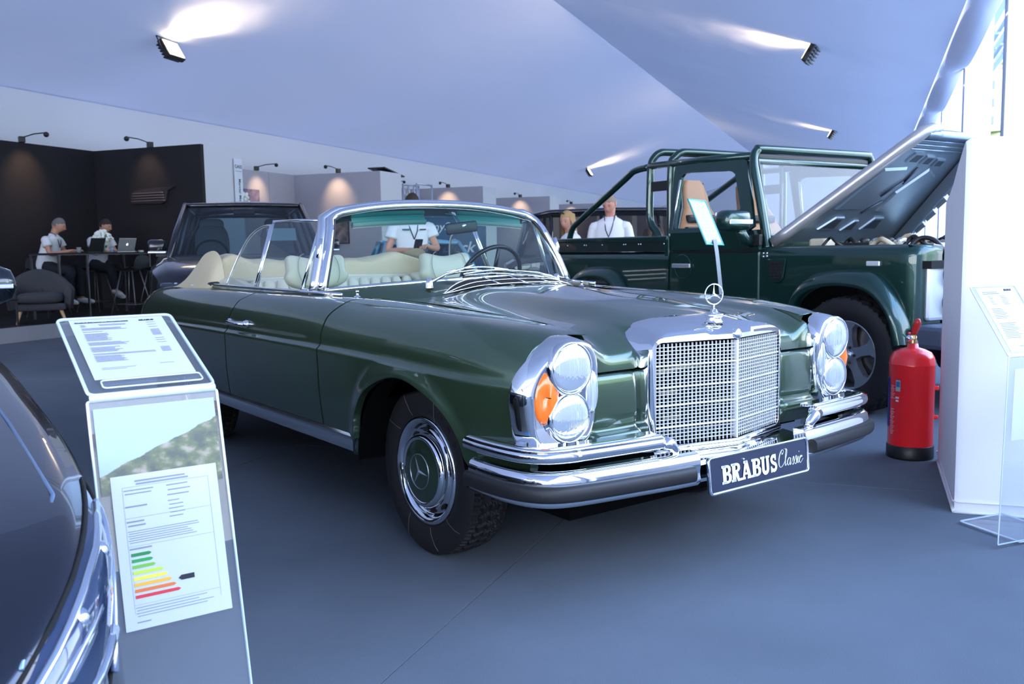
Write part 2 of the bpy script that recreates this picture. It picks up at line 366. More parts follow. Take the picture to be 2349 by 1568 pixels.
# ------------------------------------------------------------------ exhibition booths along the far side
BLK = mat('black_booth_wall', (.012, .010, .013), .85, bump=(300, .1, .001)); GRY = mat('grey_booth_wall', (.46, .45, .50), .8); GRYL = mat('light_booth_end', (.66, .67, .72), .8)
BV0, BV1, BZ = 10.8, 13.2, 3.05
def tbox(mb, u0, u1, v0, v1, z0, z1, mi=0, bev=0):
    return mb.box(tw((u0+u1)/2, (v0+v1)/2, (z0+z1)/2), (abs(u1-u0), abs(v1-v0), z1-z0), TA, mi, bev)
pf = struct(tbox(MB(), 3.5, 60, BV0, BV1, 0, .19).build('trim_2', mat('booth_platform_black', (.02, .02, .024), .6)))
tbox(MB(), 3.5, 60, BV0-.03, BV0-.002, .0, .205).build('platform_edge', mat('platform_edge_silver', (.42, .42, .45), .5), pf)
blkt = struct(tbox(tbox(MB(), 3.5, 13.1, BV1, BV1+.06, .19, BZ), 13.02, 13.1, BV0, BV1, .19, BZ).build('wall_booth', BLK))
for u in (4.1, 7.1, 10.1): tbox(MB(), u-.004, u+.004, BV1-.006, BV1, .19, BZ).build('panel_joint', DARK, blkt)
for k in range(8):
    u0 = 13.1+6.2*k; z = BZ
    s_ = struct(tbox(MB(), u0+.001, u0+1.03, BV0, BV1, .0, z).build('wall_booth', GRYL if k == 0 else [GRYL, GRYL][0]))
    if k: tbox(MB(), u0-.02, u0, BV0+.001, BV1, .19, z-.001).build('booth_side_panel', GRY, s_)
    tbox(MB(), u0+1.03, u0+6.2, BV1, BV1+.05, .19, z).build('booth_back_panel', GRY, s_)
    for j in (1, 2, 3, 4): tbox(MB(), u0+1.03+j*1.03-.004, u0+1.03+j*1.03+.004, BV1-.004, BV1, .19, z).build('panel_joint', mat('panel_joint', (.3, .3, .34), .6), s_)
LAMPB = mat('lamp_black', (.01, .01, .012), .4); WARM = mat('warm_lamp_face', (1, .8, .5), .5, emit=(1, .78, .42), es=12)
def armlamp(p, d, n, lbl, glow=18):
    """clip lamp on a wall top: clamp at p, arm reaching along d (into the booth), lamp on its end shining back at the wall"""
    r = thing('arm_spotlight', lbl, 'lamp', p, 0, 'arm spotlights on the booth walls'); d = Vector(d)
    MB().box((0, 0, .05), (.10, .10, .10), bev=.01).build('clamp', LAMPB, r)
    e = d*.55+Vector((0, 0, .13)); MB().tube([(0, 0, .08), e*.5+Vector((0, 0, .06)), e], .010, 6).build('arm', LAMPB, r)
    MB().ball(tuple(e+Vector((0, 0, -.03))), .045, 10, 6).build('lamp_head', LAMPB, r)
    ld = bpy.data.lights.new('spot', 'SPOT'); ld.energy = glow; ld.color = (1, .66, .38); ld.spot_size = 1.25; ld.spot_blend = 1.; ld.shadow_soft_size = .03
    lo = bpy.data.objects.new('spot', ld); COL.link(lo); lo.parent = r; lo.location = e+Vector((0, 0, -.09)); q = Vector((-d.x, -d.y, -1.1)); lo.rotation_euler = q.to_track_quat('-Z', 'Y').to_euler()
armlamp(tw(11.5, BV1, BZ), -NV, 0, 'small black arm spotlight on the black back wall', 24)
armlamp(tw(13.08, 11.95, BZ), -TV, 0, 'small black arm spotlight on the black side wall above the wall grille', 12)
nm = ['first', 'second', 'third', 'fourth']
for k in range(4):
    u0 = 13.1+6.2*k
    armlamp(tw(u0+4.7, BV1, BZ), -NV, 0, 'arm spotlight on the back wall of the %s grey booth' % nm[k], 22)
    armlamp(tw(u0+6.2, 11.95, BZ), -TV, 0, 'arm spotlight on the side wall closing the %s grey booth' % nm[k], 26)
# floodlights under the ceiling washing it with warm light
def flood(u, v, z, side, lbl, e=420):
    r = thing('floodlight', lbl, 'floodlight', tw(u, v, z), 0, 'floodlights under the ceiling')
    dr = (NV*-side*1.0+TV*.1+Vector((0, 0, SL*1.0+.30))).normalized()
    R = dr.to_track_quat('Z', 'X').to_matrix()
    MB().box((0, 0, 0), (.34, .44, .10), R, bev=.02).build('housing', LAMPB, r)
    f = MB(); [f.box(R @ Vector((x, 0, -.07)), (.02, .40, .05), R) for x in (-.12, -.06, 0, .06, .12)]; f.build('cooling_fin', LAMPB, r)
    MB().box(R @ Vector((0, 0, .053)), (.28, .38, .008), R).build('lit_face', WARM, r)
    MB().tube([R @ Vector((0, -.26, 0)), R @ Vector((.22, -.26, .02)), R @ Vector((.22, .26, .02)), R @ Vector((0, .26, 0))], .012, 6).build('bracket', LAMPB, r)
    MB().tube([R @ Vector((.22, 0, .02)), (NV*.15*side+Vector((0, 0, .34)))], .018, 6).build('mount', LAMPB, r)
    ld = bpy.data.lights.new('spot', 'SPOT'); ld.energy = e; ld.color = (1, .74, .44); ld.spot_size = 2.1; ld.spot_blend = 1.; ld.shadow_soft_size = .12
    lo = bpy.data.objects.new('spot', ld); COL.link(lo); lo.parent = r; lo.location = R @ Vector((0, 0, .09)); lo.rotation_euler = dr.to_track_quat('-Z', 'Y').to_euler()
flood(12.6, 10.95, 4.55, 1, 'floodlight under the left ceiling nearest the camera, its face lit')
flood(38.8, 11.4, 4.42, 1, 'small distant floodlight under the left ceiling above the pickup bed')
flood(17.6, 1.05, 4.55, -1, 'large dark floodlight under the right ceiling slope near the windows')
flood(30.4, 1.12, 4.55, -1, 'smaller dark floodlight under the right ceiling just above the open bonnet')
# ================================================================== MAIN CAR (its frame = world frame; x forward from the front axle, y to its left)
CAR = thing('car', 'moss green metallic classic convertible with chrome grille, roof folded down, in the middle', 'car', (0, 0, 0))
WALLB = mat('wheelhouse_black', (.0015, .0015, .0018), .95, spec=.1)
# tables: x stations and the outer cross-section (y, z) of the upper body from fender inner edge to the ledge
XS = [-4.02, -3.97, -3.86, -3.65, -3.3, -2.9, -2.4, -1.9, -1.4, -1.0, -.7, -.4, 0., .3, .5, .62, .72]
def tab(vals): return lambda x: itp(x, XS, vals)
WS = tab([.70, .78, .85, .915, .965, .99, 1, 1, 1, 1, 1, 1, 1, .997, .99, .98, .972])   # width factor
SEC = [
 (tab([.60, .62, .66, .70, .735, .745, .75, .755, .755, .755, .70, .612, .60, .60, .60, .60, .60]), tab([.80, .86, .895, .92, .945, .960, .970, .973, .973, .972, .960, .952, .934, .920, .906, .892, .872])),
 (tab([.66, .68, .72, .76, .785, .79, .79, .79, .79, .79, .76, .70, .70, .70, .70, .70, .695]), tab([.79, .855, .892, .917, .940, .955, .964, .967, .968, .968, .963, .957, .943, .928, .912, .897, .878])),
 (tab([.74, .76, .80, .82, .84, .845, .845, .845, .845, .845, .83, .80, .80, .80, .795, .785, .77]), tab([.77, .83, .868, .892, .915, .930, .940, .944, .946, .946, .948, .946, .934, .918, .899, .880, .855])),
 (tab([.80, .82, .85, .87, .88, .884, .885, .885, .885, .885, .882, .87, .868, .865, .858, .846, .826]), tab([.74, .78, .81, .838, .862, .876, .887, .892, .893, .893, .893, .892, .884, .870, .852, .835, .815])),
 (tab([.84, .86, .88, .895, .903, .906, .906, .906, .906, .906, .904, .899, .897, .893, .885, .872, .851]), tab([.72, .75, .772, .79, .803, .812, .820, .824, .825, .825, .825, .825, .823, .815, .803, .79, .775])),
 (tab([.86, .88, .895, .903, .907, .908, .908, .908, .908, .908, .907, .904, .902, .900, .893, .880, .860]), tab([.70, .72, .735, .75, .762, .768, .772, .776, .777, .777, .777, .775, .768, .757, .752, .748, .744])),
 (tab([.87, .89, .905, .913, .919, .922, .923, .923, .923, .923, .922, .920, .918, .914, .903, .888, .866]), tab([.67, .69, .71, .727, .740, .747, .752, .756, .757, .757, .757, .755, .748, .738, .733, .729, .724])),
]
def sec(x): w = WS(x); return [(a(x)*w, b(x)) for a, b in SEC]
RU, RL = 24, 22
def arch_d(x, z):
    d1 = math.hypot((x-.065)/1.04, z-.325)-.375; d2 = math.hypot((x+2.76)/1.02, z-.31)-.345
    return min(d1, d2)
def ylow(x, z, y0, z0):
    """outer half width of the lower flank"""
    k = (z0-z)/.33; y = y0-.006*ss(0, .3, k)-.038*max(0, k-.25)**1.6
    return y
def upper(x):
    P = cr(sec(x), 4)   # 6 spans*4+1 = 25
    return [(p[0], p[1]) for p in P]
def panel(name, xt, knots, da=None, db=None, m=GREEN, rim=True, parent=CAR, side=-1):
    """outer body panel: knots = (x at ledge, x at bottom, z bottom); da/db shift the ends with height"""
    K = cr(knots, 6); a, b = K[0][0], K[-1][0]; G = []
    for k in K:
        xt_, xb, zb = k; row = []
        def dev(x, z):
            s = 0
            if da: s += da(z)*max(0, 1-abs(xt_-a)/.30)
            if db: s += db(z)*max(0, 1-abs(b-xt_)/.30)
            return s
        U = upper(xt_)
        for q_, (y, z) in enumerate(U):
            x = xt_+dev(xt_, z); V = upper(x) if abs(x-xt_) > 1e-4 else U
            row.append((x, V[q_][0], V[q_][1]))
        y0, z0 = U[-1]
        for j in range(1, RL+1):
            t = j/RL; z = z0+(zb-z0)*t; x = xt_+(xb-xt_)*ss(0, 1, t*.8+.2*t)+dev(xt_, z)
            d = arch_d(x, z); y = ylow(x, z, y0, z0)
            y += .020*(1-ss(.0, .085, d))*(1 if d < .085 else 0)-.0*t
            if d < .010: y -= .010*(1-d/.010)
            row.append((x, y, z))
        G.append([(p[0], p[1]*side, p[2]) for p in row])
    mb = MB().grid(G)
    if rim:
        B = [G[0][j] for j in range(len(G[0]))]+[G[i][-1] for i in range(1, len(G))]+[G[-1][j] for j in range(len(G[0])-2, -1, -1)]
        cx = sum(p[0] for p in B)/len(B)
        I = [(p[0]+(.004 if p[0] < cx else -.004)*0, p[1]*(1-.030/abs(p[1])), p[2]-.0) for p in B]
        mb.grid([B, I])
    return mb.build(name, m, parent, fixn=True)
fz = lambda zs, xs: (lambda z: float(np.interp(z, zs, xs)))
dF = fz([.43, .57, .76, .83, .90, .94, .98], [-.0, .004, .02, .03, .05, .085, .09])       # door front line, rel. -.625
dR = fz([.43, .57, .76, .85, .92, .95, .98], [-.01, 0, .03, .06, .11, .20, .22])          # door rear line, rel. -1.735
dH = fz([.50, .54, .62, .70, .78, .84, .88], [.008, .006, .004, -.001, -.016, -.026, -.018]) # fender end at the headlamp, rel. .715
for sgn in (-1, 1):
    panel('front_fender', 0, [(-.619, -.619, .43), (-.45, -.42, .42), (-.38, -.328, .41), (-.335, -.312, .45), (-.285, -.275, .53), (-.205, -.205, .61), (-.10, -.10, .668), (.03, .03, .70), (.15, .15, .696), (.26, .27, .662), (.35, .365, .607), (.41, .425, .54), (.46, .456, .46), (.53, .50, .43), (.62, .60, .44), (.715, .715, .47)], dF, dH, side=sgn)
    panel('door', 0, [(-1.731, -1.731, .43), (-1.4, -1.4, .43), (-1.1, -1.1, .43), (-.85, -.85, .43), (-.631, -.631, .43)], dR, dF, side=sgn)
    panel('rear_quarter_panel', 0, [(-4.02, -4.0, .50), (-3.96, -3.95, .47), (-3.86, -3.85, .46), (-3.6, -3.6, .44), (-3.3, -3.22, .42), (-3.16, -3.125, .43), (-3.11, -3.11, .48), (-3.03, -3.03, .565), (-2.92, -2.92, .632), (-2.78, -2.78, .662), (-2.65, -2.65, .648), (-2.53, -2.53, .60), (-2.43, -2.44, .50), (-2.36, -2.405, .43), (-2.2, -2.26, .42), (-1.95, -1.95, .43), (-1.743, -1.743, .43)], None, dR, side=sgn)
for sgn in (-1, 1):
    G = []
    for i in range(17):
        x = .20+.50*i/16; u_ = upper(x); y = u_[0][0]*1.0; z = u_[0][1]; G.append([(x, sgn*(y+.004), z), (x, sgn*(y-.004), z-.012), (x, sgn*(y-.008), z-.06), (x, sgn*(y-.010), z-.16)])
    MB().grid(G).build('fender_inner_wall', GREEN, CAR)
# rear end panel, boot lid and deck
G = []
for i in range(21):
    t = i/20; zz = [p for p in cr([(-4.02, .50), (-4.05, .60), (-4.055, .70), (-4.02, .80), (-3.97, .865), (-3.86, .895)], 4)]
    a = -1+2*t; row = []
    for (x, z) in zz:
        w = (.70 if z < .75 else .70-.9*(z-.75)); row.append((x-.03*(1-a*a), a*w, z+(.01*(1-a*a) if z > .85 else 0)))
    G.append(row)
MB().grid(G).build('rear_panel', GREEN, CAR)
G = []
for i in range(25):
    a = -1+i/12; row = []
    for j in range(15):
        t = j/14; x = -2.98-.88*t; u_ = upper(x)[0]; row.append((x-.02*(1-a*a), a*(u_[0]-.012), u_[1]+.022*(1-a*a)))
    G.append(row)
MB().grid(G).build('boot_lid', GREEN, CAR)
# dark inner shell under the panels, floor pan, wheelhouses
mb = MB()
mb.prism([(-3.9, .40), (-3.15, .40), (-3.15, .72), (-2.36, .72), (-2.36, .36), (-.36, .36), (-.36, .74), (.47, .74), (.47, .50), (.64, .50), (.64, .80), (.3, .84), (-.35, .90), (-.35, .55), (-2.36, .45), (-2.95, .60), (-3.0, .86), (-3.9, .80)], -.80, .80, 'Y')
mb.box((.05, 0, .45), (.95, 1.0, .5)); mb.box((-2.75, 0, .45), (.9, 1.0, .3))
mb.build('inner_shell', WALLB, CAR)
for sgn in (-1, 1):
    for (cx, cz, r) in ((.065, .325, .385), (-2.76, .31, .352)):
        mb = MB(); G = []
        for i in range(25):
            a = .04*PI+.96*PI*i/24; G.append([(cx+r*math.cos(a)*1.02, sgn*y, cz+r*math.sin(a)) for y in (.885, .80, .5)])
        mb.grid(G); mb.build('wheel_arch_liner', WALLB, CAR)
# bonnet: broad crowned centre, edges at the fender gap, nose rolling down beside the grille
def zc(x): return itp(x, [-.5, -.2, .1, .3, .5, .62, .70], [1.004, .992, .973, .957, .928, .904, .888])
def zg(x): return itp(x, [-.8, -.3, .1, .4, .55, .7], [.955, .949, .932, .914, .903, .866])
def hoodz(x, y):
    a = abs(y); c, g = zc(x), zg(x); k = ss(-.4, .65, x)
    z = c-(.02+.01*k)*(a/.42)**2 if a < .42 else c-(.02+.01*k)
    z0 = c-(.02+.01*k)*(min(a, .42)/.42)**2
    val = min(c, g)-.006-.018*k
    m_ = ss(.20-.02*k, .50, a); z = z0*(1-m_)+val*m_
    m2 = ss(.50, .60, a); return z*(1-m2)+g*m2
G = []
ys = [-.594+1.188*i/72 for i in range(73)]
for y in ys:
    a = abs(y); x0 = -.335-.385*(a/.6)**2.2; w = ss(.30, .37, a); row = []
    for j in range(30):
        x = x0+(.52-x0)*j/29; row.append((x, y, hoodz(x, y)))
    zf = hoodz(.52, y); xe, ze = .725, .752
    for j in range(1, 15):
        t = j/14*PI/2; pw = .72-.40*ss(.48, .57, a); X = .52+(xe-.52)*math.sin(t)**pw; zf = hoodz(min(X, .71), y)-.002*ss(.5, .57, a); Z = ze+(zf-ze)*max(0, math.cos(t))**pw
        s = j/14; xs = .52+(.665-.52)*s; zs = hoodz(xs, y)
        row.append((xs*(1-w)+X*w, y, zs*(1-w)+Z*w))
    G.append(row)
mb = MB().grid(G)
E_ = [G[0], [(p[0], p[1]+.006, p[2]-.09) for p in G[0]]]; mb.grid(E_); E_ = [G[-1], [(p[0], p[1]-.006, p[2]-.09) for p in G[-1]]]; mb.grid(E_)
E_ = [r[-1] for r in G]; mb.grid([E_, [(p[0]-.03, p[1], p[2]-.002) for p in E_]])
mb.build('bonnet', GREEN, CAR)
# nose panels between grille and headlamps
for sgn in (-1, 1):
    G = []
    for i in range(19):
        a = .362+.25*i/18; row = []
        ed = ss(.362, .392, a); eo = 1-ss(.585, .612, a)
        for (x, z) in cr([(.700, .747), (.722, .745), (.735, .735), (.742, .70), (.746, .65), (.746, .60), (.742, .570), (.748, .558), (.766, .548), (.770, .530), (.762, .505), (.74, .47)], 3):
            row.append((x-.035*(1-ed)-.05*(1-eo)+.004*math.sin(PI*(a-.36)/.25), a*sgn, z))
        G.append(row)
    MB().grid(G).build('nose_panel', GREEN, CAR)
    G = []
    for i in range(9):
        z = .50+.37*i/8; xo = .70 if z < .75 else .70-.55*(z-.75)
        G.append([(xo-.01, sgn*.60, z), (xo+.012, sgn*.585, z)])
    mb = MB().grid(G); mb.build('nose_edge', GREEN, CAR)
# cowl ahead of the windscreen
def wsx(y): a = abs(y)/.74; return -.60-.34*a**2.3      # windscreen base line
def wsz(y): a = abs(y)/.74; return 1.028-.045*a*a
G = []
for i in range(49):
    y = -.72+1.44*i/48; a = abs(y); x0 = (-.335-.385*(min(a, .6)/.6)**2.2) if a <= .6 else -.72-.9*(a-.6); row = []
    for j in range(9):
        t = j/8; x = x0+(wsx(y)-x0)*t; zz = (hoodz(x0, y) if a < .6 else .955+.0*(a-.6)); z = zz+(wsz(y)-zz)*t+.0; row.append((x-.004, y, z-.003*(1-t)))
    G.append(row)
MB().grid(G).build('cowl', GREEN, CAR)
# chrome air intake in the cowl
mb = MB(); mbv = MB()
def vent_pt(t, k):   # t -1..1 across, k 0 front .. 1 rear
    y = t*.385; x = -.350-.105*abs(t)**2.4-(.150*(1-abs(t)**3))*k; x0 = -.335-.385*(abs(y)/.6)**2.2; q = max(0, min(1, (x-x0)/(wsx(y)-x0))); zz = hoodz(x0, y)+(wsz(y)-hoodz(x0, y))*q; return Vector((x, y, zz+.004+.012*k*(1-t*t)))
for k in (0, .5, 1): mb.tube([vent_pt(-1+i/16, k)+Vector((0, 0, .006)) for i in range(33)], .0026, 6)
for t in (-.36, 0, .36): mb.tube([vent_pt(t, k)+Vector((0, 0, .005)) for k in (-.02, .5, 1.02)], .0036, 6)
mbv.grid([[vent_pt(-1+i/16, k)+Vector((0, 0, .002)) for k in (0, .5, 1)] for i in range(33)])
iv = mbv.build('air_intake_opening', DARK, CAR); mb.build('air_intake_trim', CHROME, iv)
# windscreen frame, glass, header
def wtop(y): a = abs(y)/.62; return Vector((-1.105+.03*a**3, y, 1.392-.060*a**2.4-.0*a))
def wbase(y): return Vector((wsx(y), y, wsz(y)))
NW = 40; wl = []
for i in range(NW+1):
    t = -1+2*i/NW; wl.append((wbase(.735*t), wtop(.610*t)))
rows = []
for b_, t_ in wl:
    rows.append([b_.lerp(t_, k/14)+Vector((.022*math.sin(PI*k/14), 0, .01*math.sin(PI*k/14))) for k in range(15)])
WG = glassmat('windscreen_glass', (.80, .93, .92), 1.5, zt=(1.27, 1.34, (.05, .42, .40)))
MB().grid([[p-Vector((.004, 0, 0)) for p in r] for r in rows]).build('windscreen', WG, CAR, fixn=False)
# frame outline: base -> left pillar -> header -> right pillar
loop = [r[0] for r in rows]+[rows[-1][k] for k in range(1, 15)]
cor = []
top = [r[-1] for r in rows][::-1]
def rounded(side):   # pillar with a rounded upper corner
    s = -1 if side < 0 else 1
    b_ = wbase(.735*s); p = wtop(.610*s); q = wtop(.52*s)
    out = [b_.lerp(p, k/10)+Vector((.020*math.sin(PI*k/10*.9), 0, .008*math.sin(PI*k/10*.9))) for k in range(9)]
    c1 = b_.lerp(p, .93)+Vector((0, 0, .002))
    out += [c1, p.lerp(q, .25)+Vector((0, 0, -.006)), p.lerp(q, .6)+Vector((0, 0, 0))]
    return out
Lp, Rp = rounded(1), rounded(-1)
hd = [wtop(-.52+1.04*i/20) for i in range(21)]
ring = Rp+hd+Lp[::-1]
mb = MB(); mb.tube(ring, .021, 8, flat=.8); mb.build('windscreen_frame', CHROME, CAR)
mb = MB(); mb.tube([p+Vector((-.022, 0, .008)) if 9 < i < len(ring)-10 else p+Vector((-.036, (.022 if p.y > 0 else -.022), 0)) for i, p in enumerate(ring)], [.020 if 11 < i < len(ring)-12 else .026 for i in range(len(ring))], 8)
mb.build('windscreen_outer_trim', SILVER, CAR)
mb = MB(); mb.tube([p+Vector((.004, (-.016 if p.y > 0 else .016)*(0 if 10 < i < len(ring)-11 else 1), (-.018 if 9 < i < len(ring)-10 else 0))) for i, p in enumerate(ring)], .011, 6); mb.build('windscreen_seal', mat('seal_black', (.01, .01, .012), .5), CAR)
mb = MB(); mb.tube([p+Vector((-.004, 0, -.002)) for p in [r[0] for r in rows]], .012, 6); mb.build('windscreen_base_trim', CHROME, CAR)
# header inside (visors, rear rail)
hg = []
for i in range(21):
    y = -.56+1.12*i/20; t_ = wtop(y); hg.append([t_+Vector((-.01, 0, -.012)), t_+Vector((-.04, 0, -.05)), t_+Vector((-.085, 0, -.055)), t_+Vector((-.10, 0, -.02)), t_+Vector((-.06, 0, .006))])
MB().grid(hg).build('header_rail', mat('header_leather', (.10, .11, .10), .5), CAR)
VIS = mat('sun_visor', (.32, .34, .31), .6)
for y0, y1 in ((-.50, -.09), (.11, .52)):
    mb = MB(); Gv = [[Vector((-1.085+.02*(k/4)-.0, y0+(y1-y0)*i/12, 1.352-.062*k/4-.030*abs((y0+(y1-y0)*i/12)/.6)**2)) for k in range(5)] for i in range(13)]
    mb.tube([g[0] for g in Gv], .012, 6); mb.tube([g[3] for g in Gv], .016, 6, flat=.8); mb.grid(Gv); mb.build('sun_visor', VIS, CAR)
# interior mirror
mi = Vector((-.965, .060, 1.272))
mb = MB(); mb.box(mi, (.022, .205, .058), Matrix.Rotation(.10, 3, 'X') @ Matrix.Rotation(.12, 3, 'Z'), bev=.02); mr = mb.build('rear_view_mirror', BLACK, CAR)
for p in mr.data.polygons: p.use_smooth = True
MB().tube([wtop(.05)+Vector((-.04, 0, -.035)), Vector((-1.03, .055, 1.345)), Vector((-.985, .065, 1.29)), mi+Vector((.012, .01, .005))], [.006, .008, .010, .014], 8).build('mirror_arm', CHROME, mr)
# wipers
def wiper(p0, p1, b0, b1, up):
    mb = MB(); p0, p1, b0, b1 = map(Vector, (p0, p1, b0, b1))
    mb.tube([p0, p0.lerp(p1, .35)+Vector((.012, 0, .012)), p1], [.011, .008, .005], 8, flat=.6)
    mb.lathe([(0, .025), (.012, .022), (.016, 0), (.018, -.02)], tuple(p0), n=12)
    q = [b0.lerp(b1, t)+Vector((0.004, 0, up*math.sin(PI*t))) for t in [i/12 for i in range(13)]]
    mb.tube(q, .004, 6); mb.tube([q[1]+Vector((-.004, 0, -.010)), q[5]+Vector((-.004, 0, -.014)), q[11]+Vector((-.004, 0, -.010))], .0035, 5)
    w = mb.build('wiper', CHROME, CAR)
    MB().tube([p+Vector((-.008, 0, -.016)) for p in q], .0035, 5).build('wiper_blade', RUBBER, w)
wiper((-.578, -.378, 1.012), (-.61, -.115, 1.088), (-.61, -.265, 1.060), (-.60, .075, 1.062), .018)
wiper((-.575, .36, 1.012), (-.60, .00, 1.066), (-.60, -.18, 1.048), (-.585, .19, 1.046), .016)
# washer nozzles
for s in (-1, 1):
    MB().lathe([(.016, 0), (.013, .004), (.006, .008), (.006, .02), (.009, .024), (.006, .03), (0, .031)], (-.73, s*.66, .958), n=14).build('washer_nozzle', CHROME, CAR)
# ---- grille
def gx(y): return .852-.075*(abs(y)/.335)
F, Rr, Md = [], [], []
def arcpts(w, zb, zt, r, crown, n=7):
    """outline from bottom left up over the top to bottom right: list of (y, z)"""
    o = [(-w+.006, zb), (-w, zb+.02)]+[(-w, zb+.02+(zt-r-zb-.02)*i/6) for i in range(1, 7)]
    for k in range(1, n+1):
        a = PI-PI/2*k/n; o.append((-w+r+r*math.cos(a), zt-r+r*math.sin(a)))
    m = 14
    o += [(-w+r+(2*w-2*r)*i/m, zt) for i in range(1, m)]
    o += [(-p[0], p[1]) for p in o[:len(o)-m+1][::-1]]
    return [(y, z+crown*(1-min(1, (abs(y)/w))**2)*ss(zt-r*1.5, zt-r*.1, z)) for y, z in o]
f_ = arcpts(.332, .478, .838, .025, .0); f2 = arcpts(.346, .468, .852, .045, .002)
def arc2(w, zb, zs, zt, p):
    n = len(f_); k = 8; m = n-2*k; o = [(-w, zb+(zs-zb)*i/(k-1)) for i in range(k)]
    for i in range(m):
        a = PI-PI*(i+1)/(m+1); a = PI/2+(a-PI/2)*(.55+.45*abs((a-PI/2)/(PI/2))); c_, s_ = math.cos(a), math.sin(a); o.append((w*math.copysign(abs(c_)**(2/p), c_), zs+(zt-zs)*abs(s_)**(2/p)))
    return o+[(-y, z) for y, z in o[:k][::-1]]
r1 = arc2(.357, .462, .770, .889, 3.2); r2 = arc2(.366, .455, .760, .906, 3.4)
GR = MB()
def rz_(p, e):
    k = ss(.30, .24, abs(p[0])) if p[1] > .80 else 0; return p[1]*(1-k)+(hoodz(.64, p[0])+e)*k
cols = []
for a, b_, c_, d_ in zip(f_, f2, r1, r2):
    T_ = ss(.70, .83, d_[1])
    cols.append([(gx(a[0])-.02, a[0], a[1]), (gx(a[0])+.004, a[0], a[1]), (gx(b_[0])+.002, b_[0], b_[1]), (gx(b_[0])*.55+.45*.745, b_[0]*.45+c_[0]*.55, b_[1]*.45+c_[1]*.55+.004*T_), (.742-.030*T_, c_[0], c_[1]), (.718-.052*T_, d_[0], d_[1]), (.67-.07*T_, d_[0]*.995, d_[1]+.002*T_)])
GR.grid(cols); GR.build('grille_shell', CHROME, CAR, auto=50)
mb = MB(); mb.tube([(gx(y)+.003, y, .474) for y in (-.335, -.17, 0, .17, .335)], .010, 8); mb.tube([(gx(y)+.004, y, .462) for y in (-.34, 0, .34)], .006, 6); mb.build('grille_bottom_rail', CHROME, CAR)
GLM = mat('grille_silver', (.78, .80, .84), .32, .35)
z0, z1 = .484, .832; mb = MB()
for i in range(-20, 21):
    if i == 0: continue
    y = i*.0162; mb.box((gx(y)-.008, y, (z0+z1)/2), (.006, .0024, z1-z0))
n = 28
for s in (-1, 1):
    for j in range(1, n):
        if j in (6, 12, 17, 23): continue
        z = z1-(z1-z0)*j/n; p0, p1 = Vector((gx(0)-.007, 0, z)), Vector((gx(.33)-.007, s*.33, z)); c_ = (p0+p1)/2; mb.box(c_, ((p1-p0).length, .006, .0024), math.atan2(p1.y-p0.y, p1.x-p0.x))
lt = mb.build('grille_lattice', GLM, CAR); lt['kind'] = 'stuff'
for s in (-1, 1):
    for j in (6, 12, 17, 23):
        z = z1-(z1-z0)*j/n; p0, p1 = Vector((gx(0)-.005, 0, z)), Vector((gx(.33)-.005, s*.33, z)); c_ = (p0+p1)/2; MB().box(c_, ((p1-p0).length, .012, .0055), math.atan2(p1.y-p0.y, p1.x-p0.x), bev=.002).build('grille_crossbar', CHROME if 0 else GLM, CAR)
MB().box((gx(0)-.006, 0, (z0+z1)/2), (.024, .0085, z1-z0), bev=.003).build('grille_centre_bar', GLM, CAR)
mb = MB().box((.60, 0, .64), (.02, .62, .36)); 
mb.build('radiator', mat('radiator_black', (.012, .012, .014), .6), CAR)
mb = MB(); [mb.box((.70, y, .56+.03*k), (.03, .09, .012)) for k, y in ((0, -.18), (3, -.2), (1, .1))]; mb.tube([(.70, -.25, .72), (.71, -.12, .735), (.70, -.02, .73)], .012, 6); mb.build('horn_bracket', mat('brass_dull', (.35, .28, .16), .4, .7), CAR)
# badge on the shell front, star mascot on a round base
mb = MB().lathe([(0, .010), (.008, .0095), (.015, .007), (.0175, .004), (.020, .002), (.0205, -.004)], (0, 0, 0), 'X', 20)
mb.build('grille_badge', CHROME, CAR, loc=(.852, 0, .855), rot=(0, -.35, 0))
def star3(r, th, tilt=0):
    mb = MB(); A = [PI/2+k*2*PI/3 for k in range(3)]; V = [(th, 0, 0), (-th, 0, 0)]
    for k in range(3):
        a = A[k]; V.append((0, r*math.cos(a), r*math.sin(a))); b_ = a+PI/3; V.append((0, r*.13*math.cos(b_), r*.13*math.sin(b_)))
    fs = []
    for k in range(6):
        i, j = 2+k, 2+(k+1) % 6; fs += [(0, i, j), (1, j, i)]
    return mb.add(V, fs)
sb = MB().lathe([(.001, .038), (.010, .037), (.013, .028), (.024, .022), (.034, .020), (.036, .014), (.030, .010), (.028, .004), (.034, -.01)], (0, 0, 0), n=28)
orn = sb.build('mascot_base', CHROME, CAR, loc=(.745, 0, .898))
ms = star3(.035, .0035); ms.tube([(0, .0365*math.cos(2*PI*k/32), .0365*math.sin(2*PI*k/32)) for k in range(32)], .0026, 8, closed=True); ms.tube([(0, 0, -.036), (0, 0, -.052)], [.003, .005], 8)
ms.build('star_mascot', CHROME, orn, loc=(0, 0, .090), rot=(0, 0, -.30))
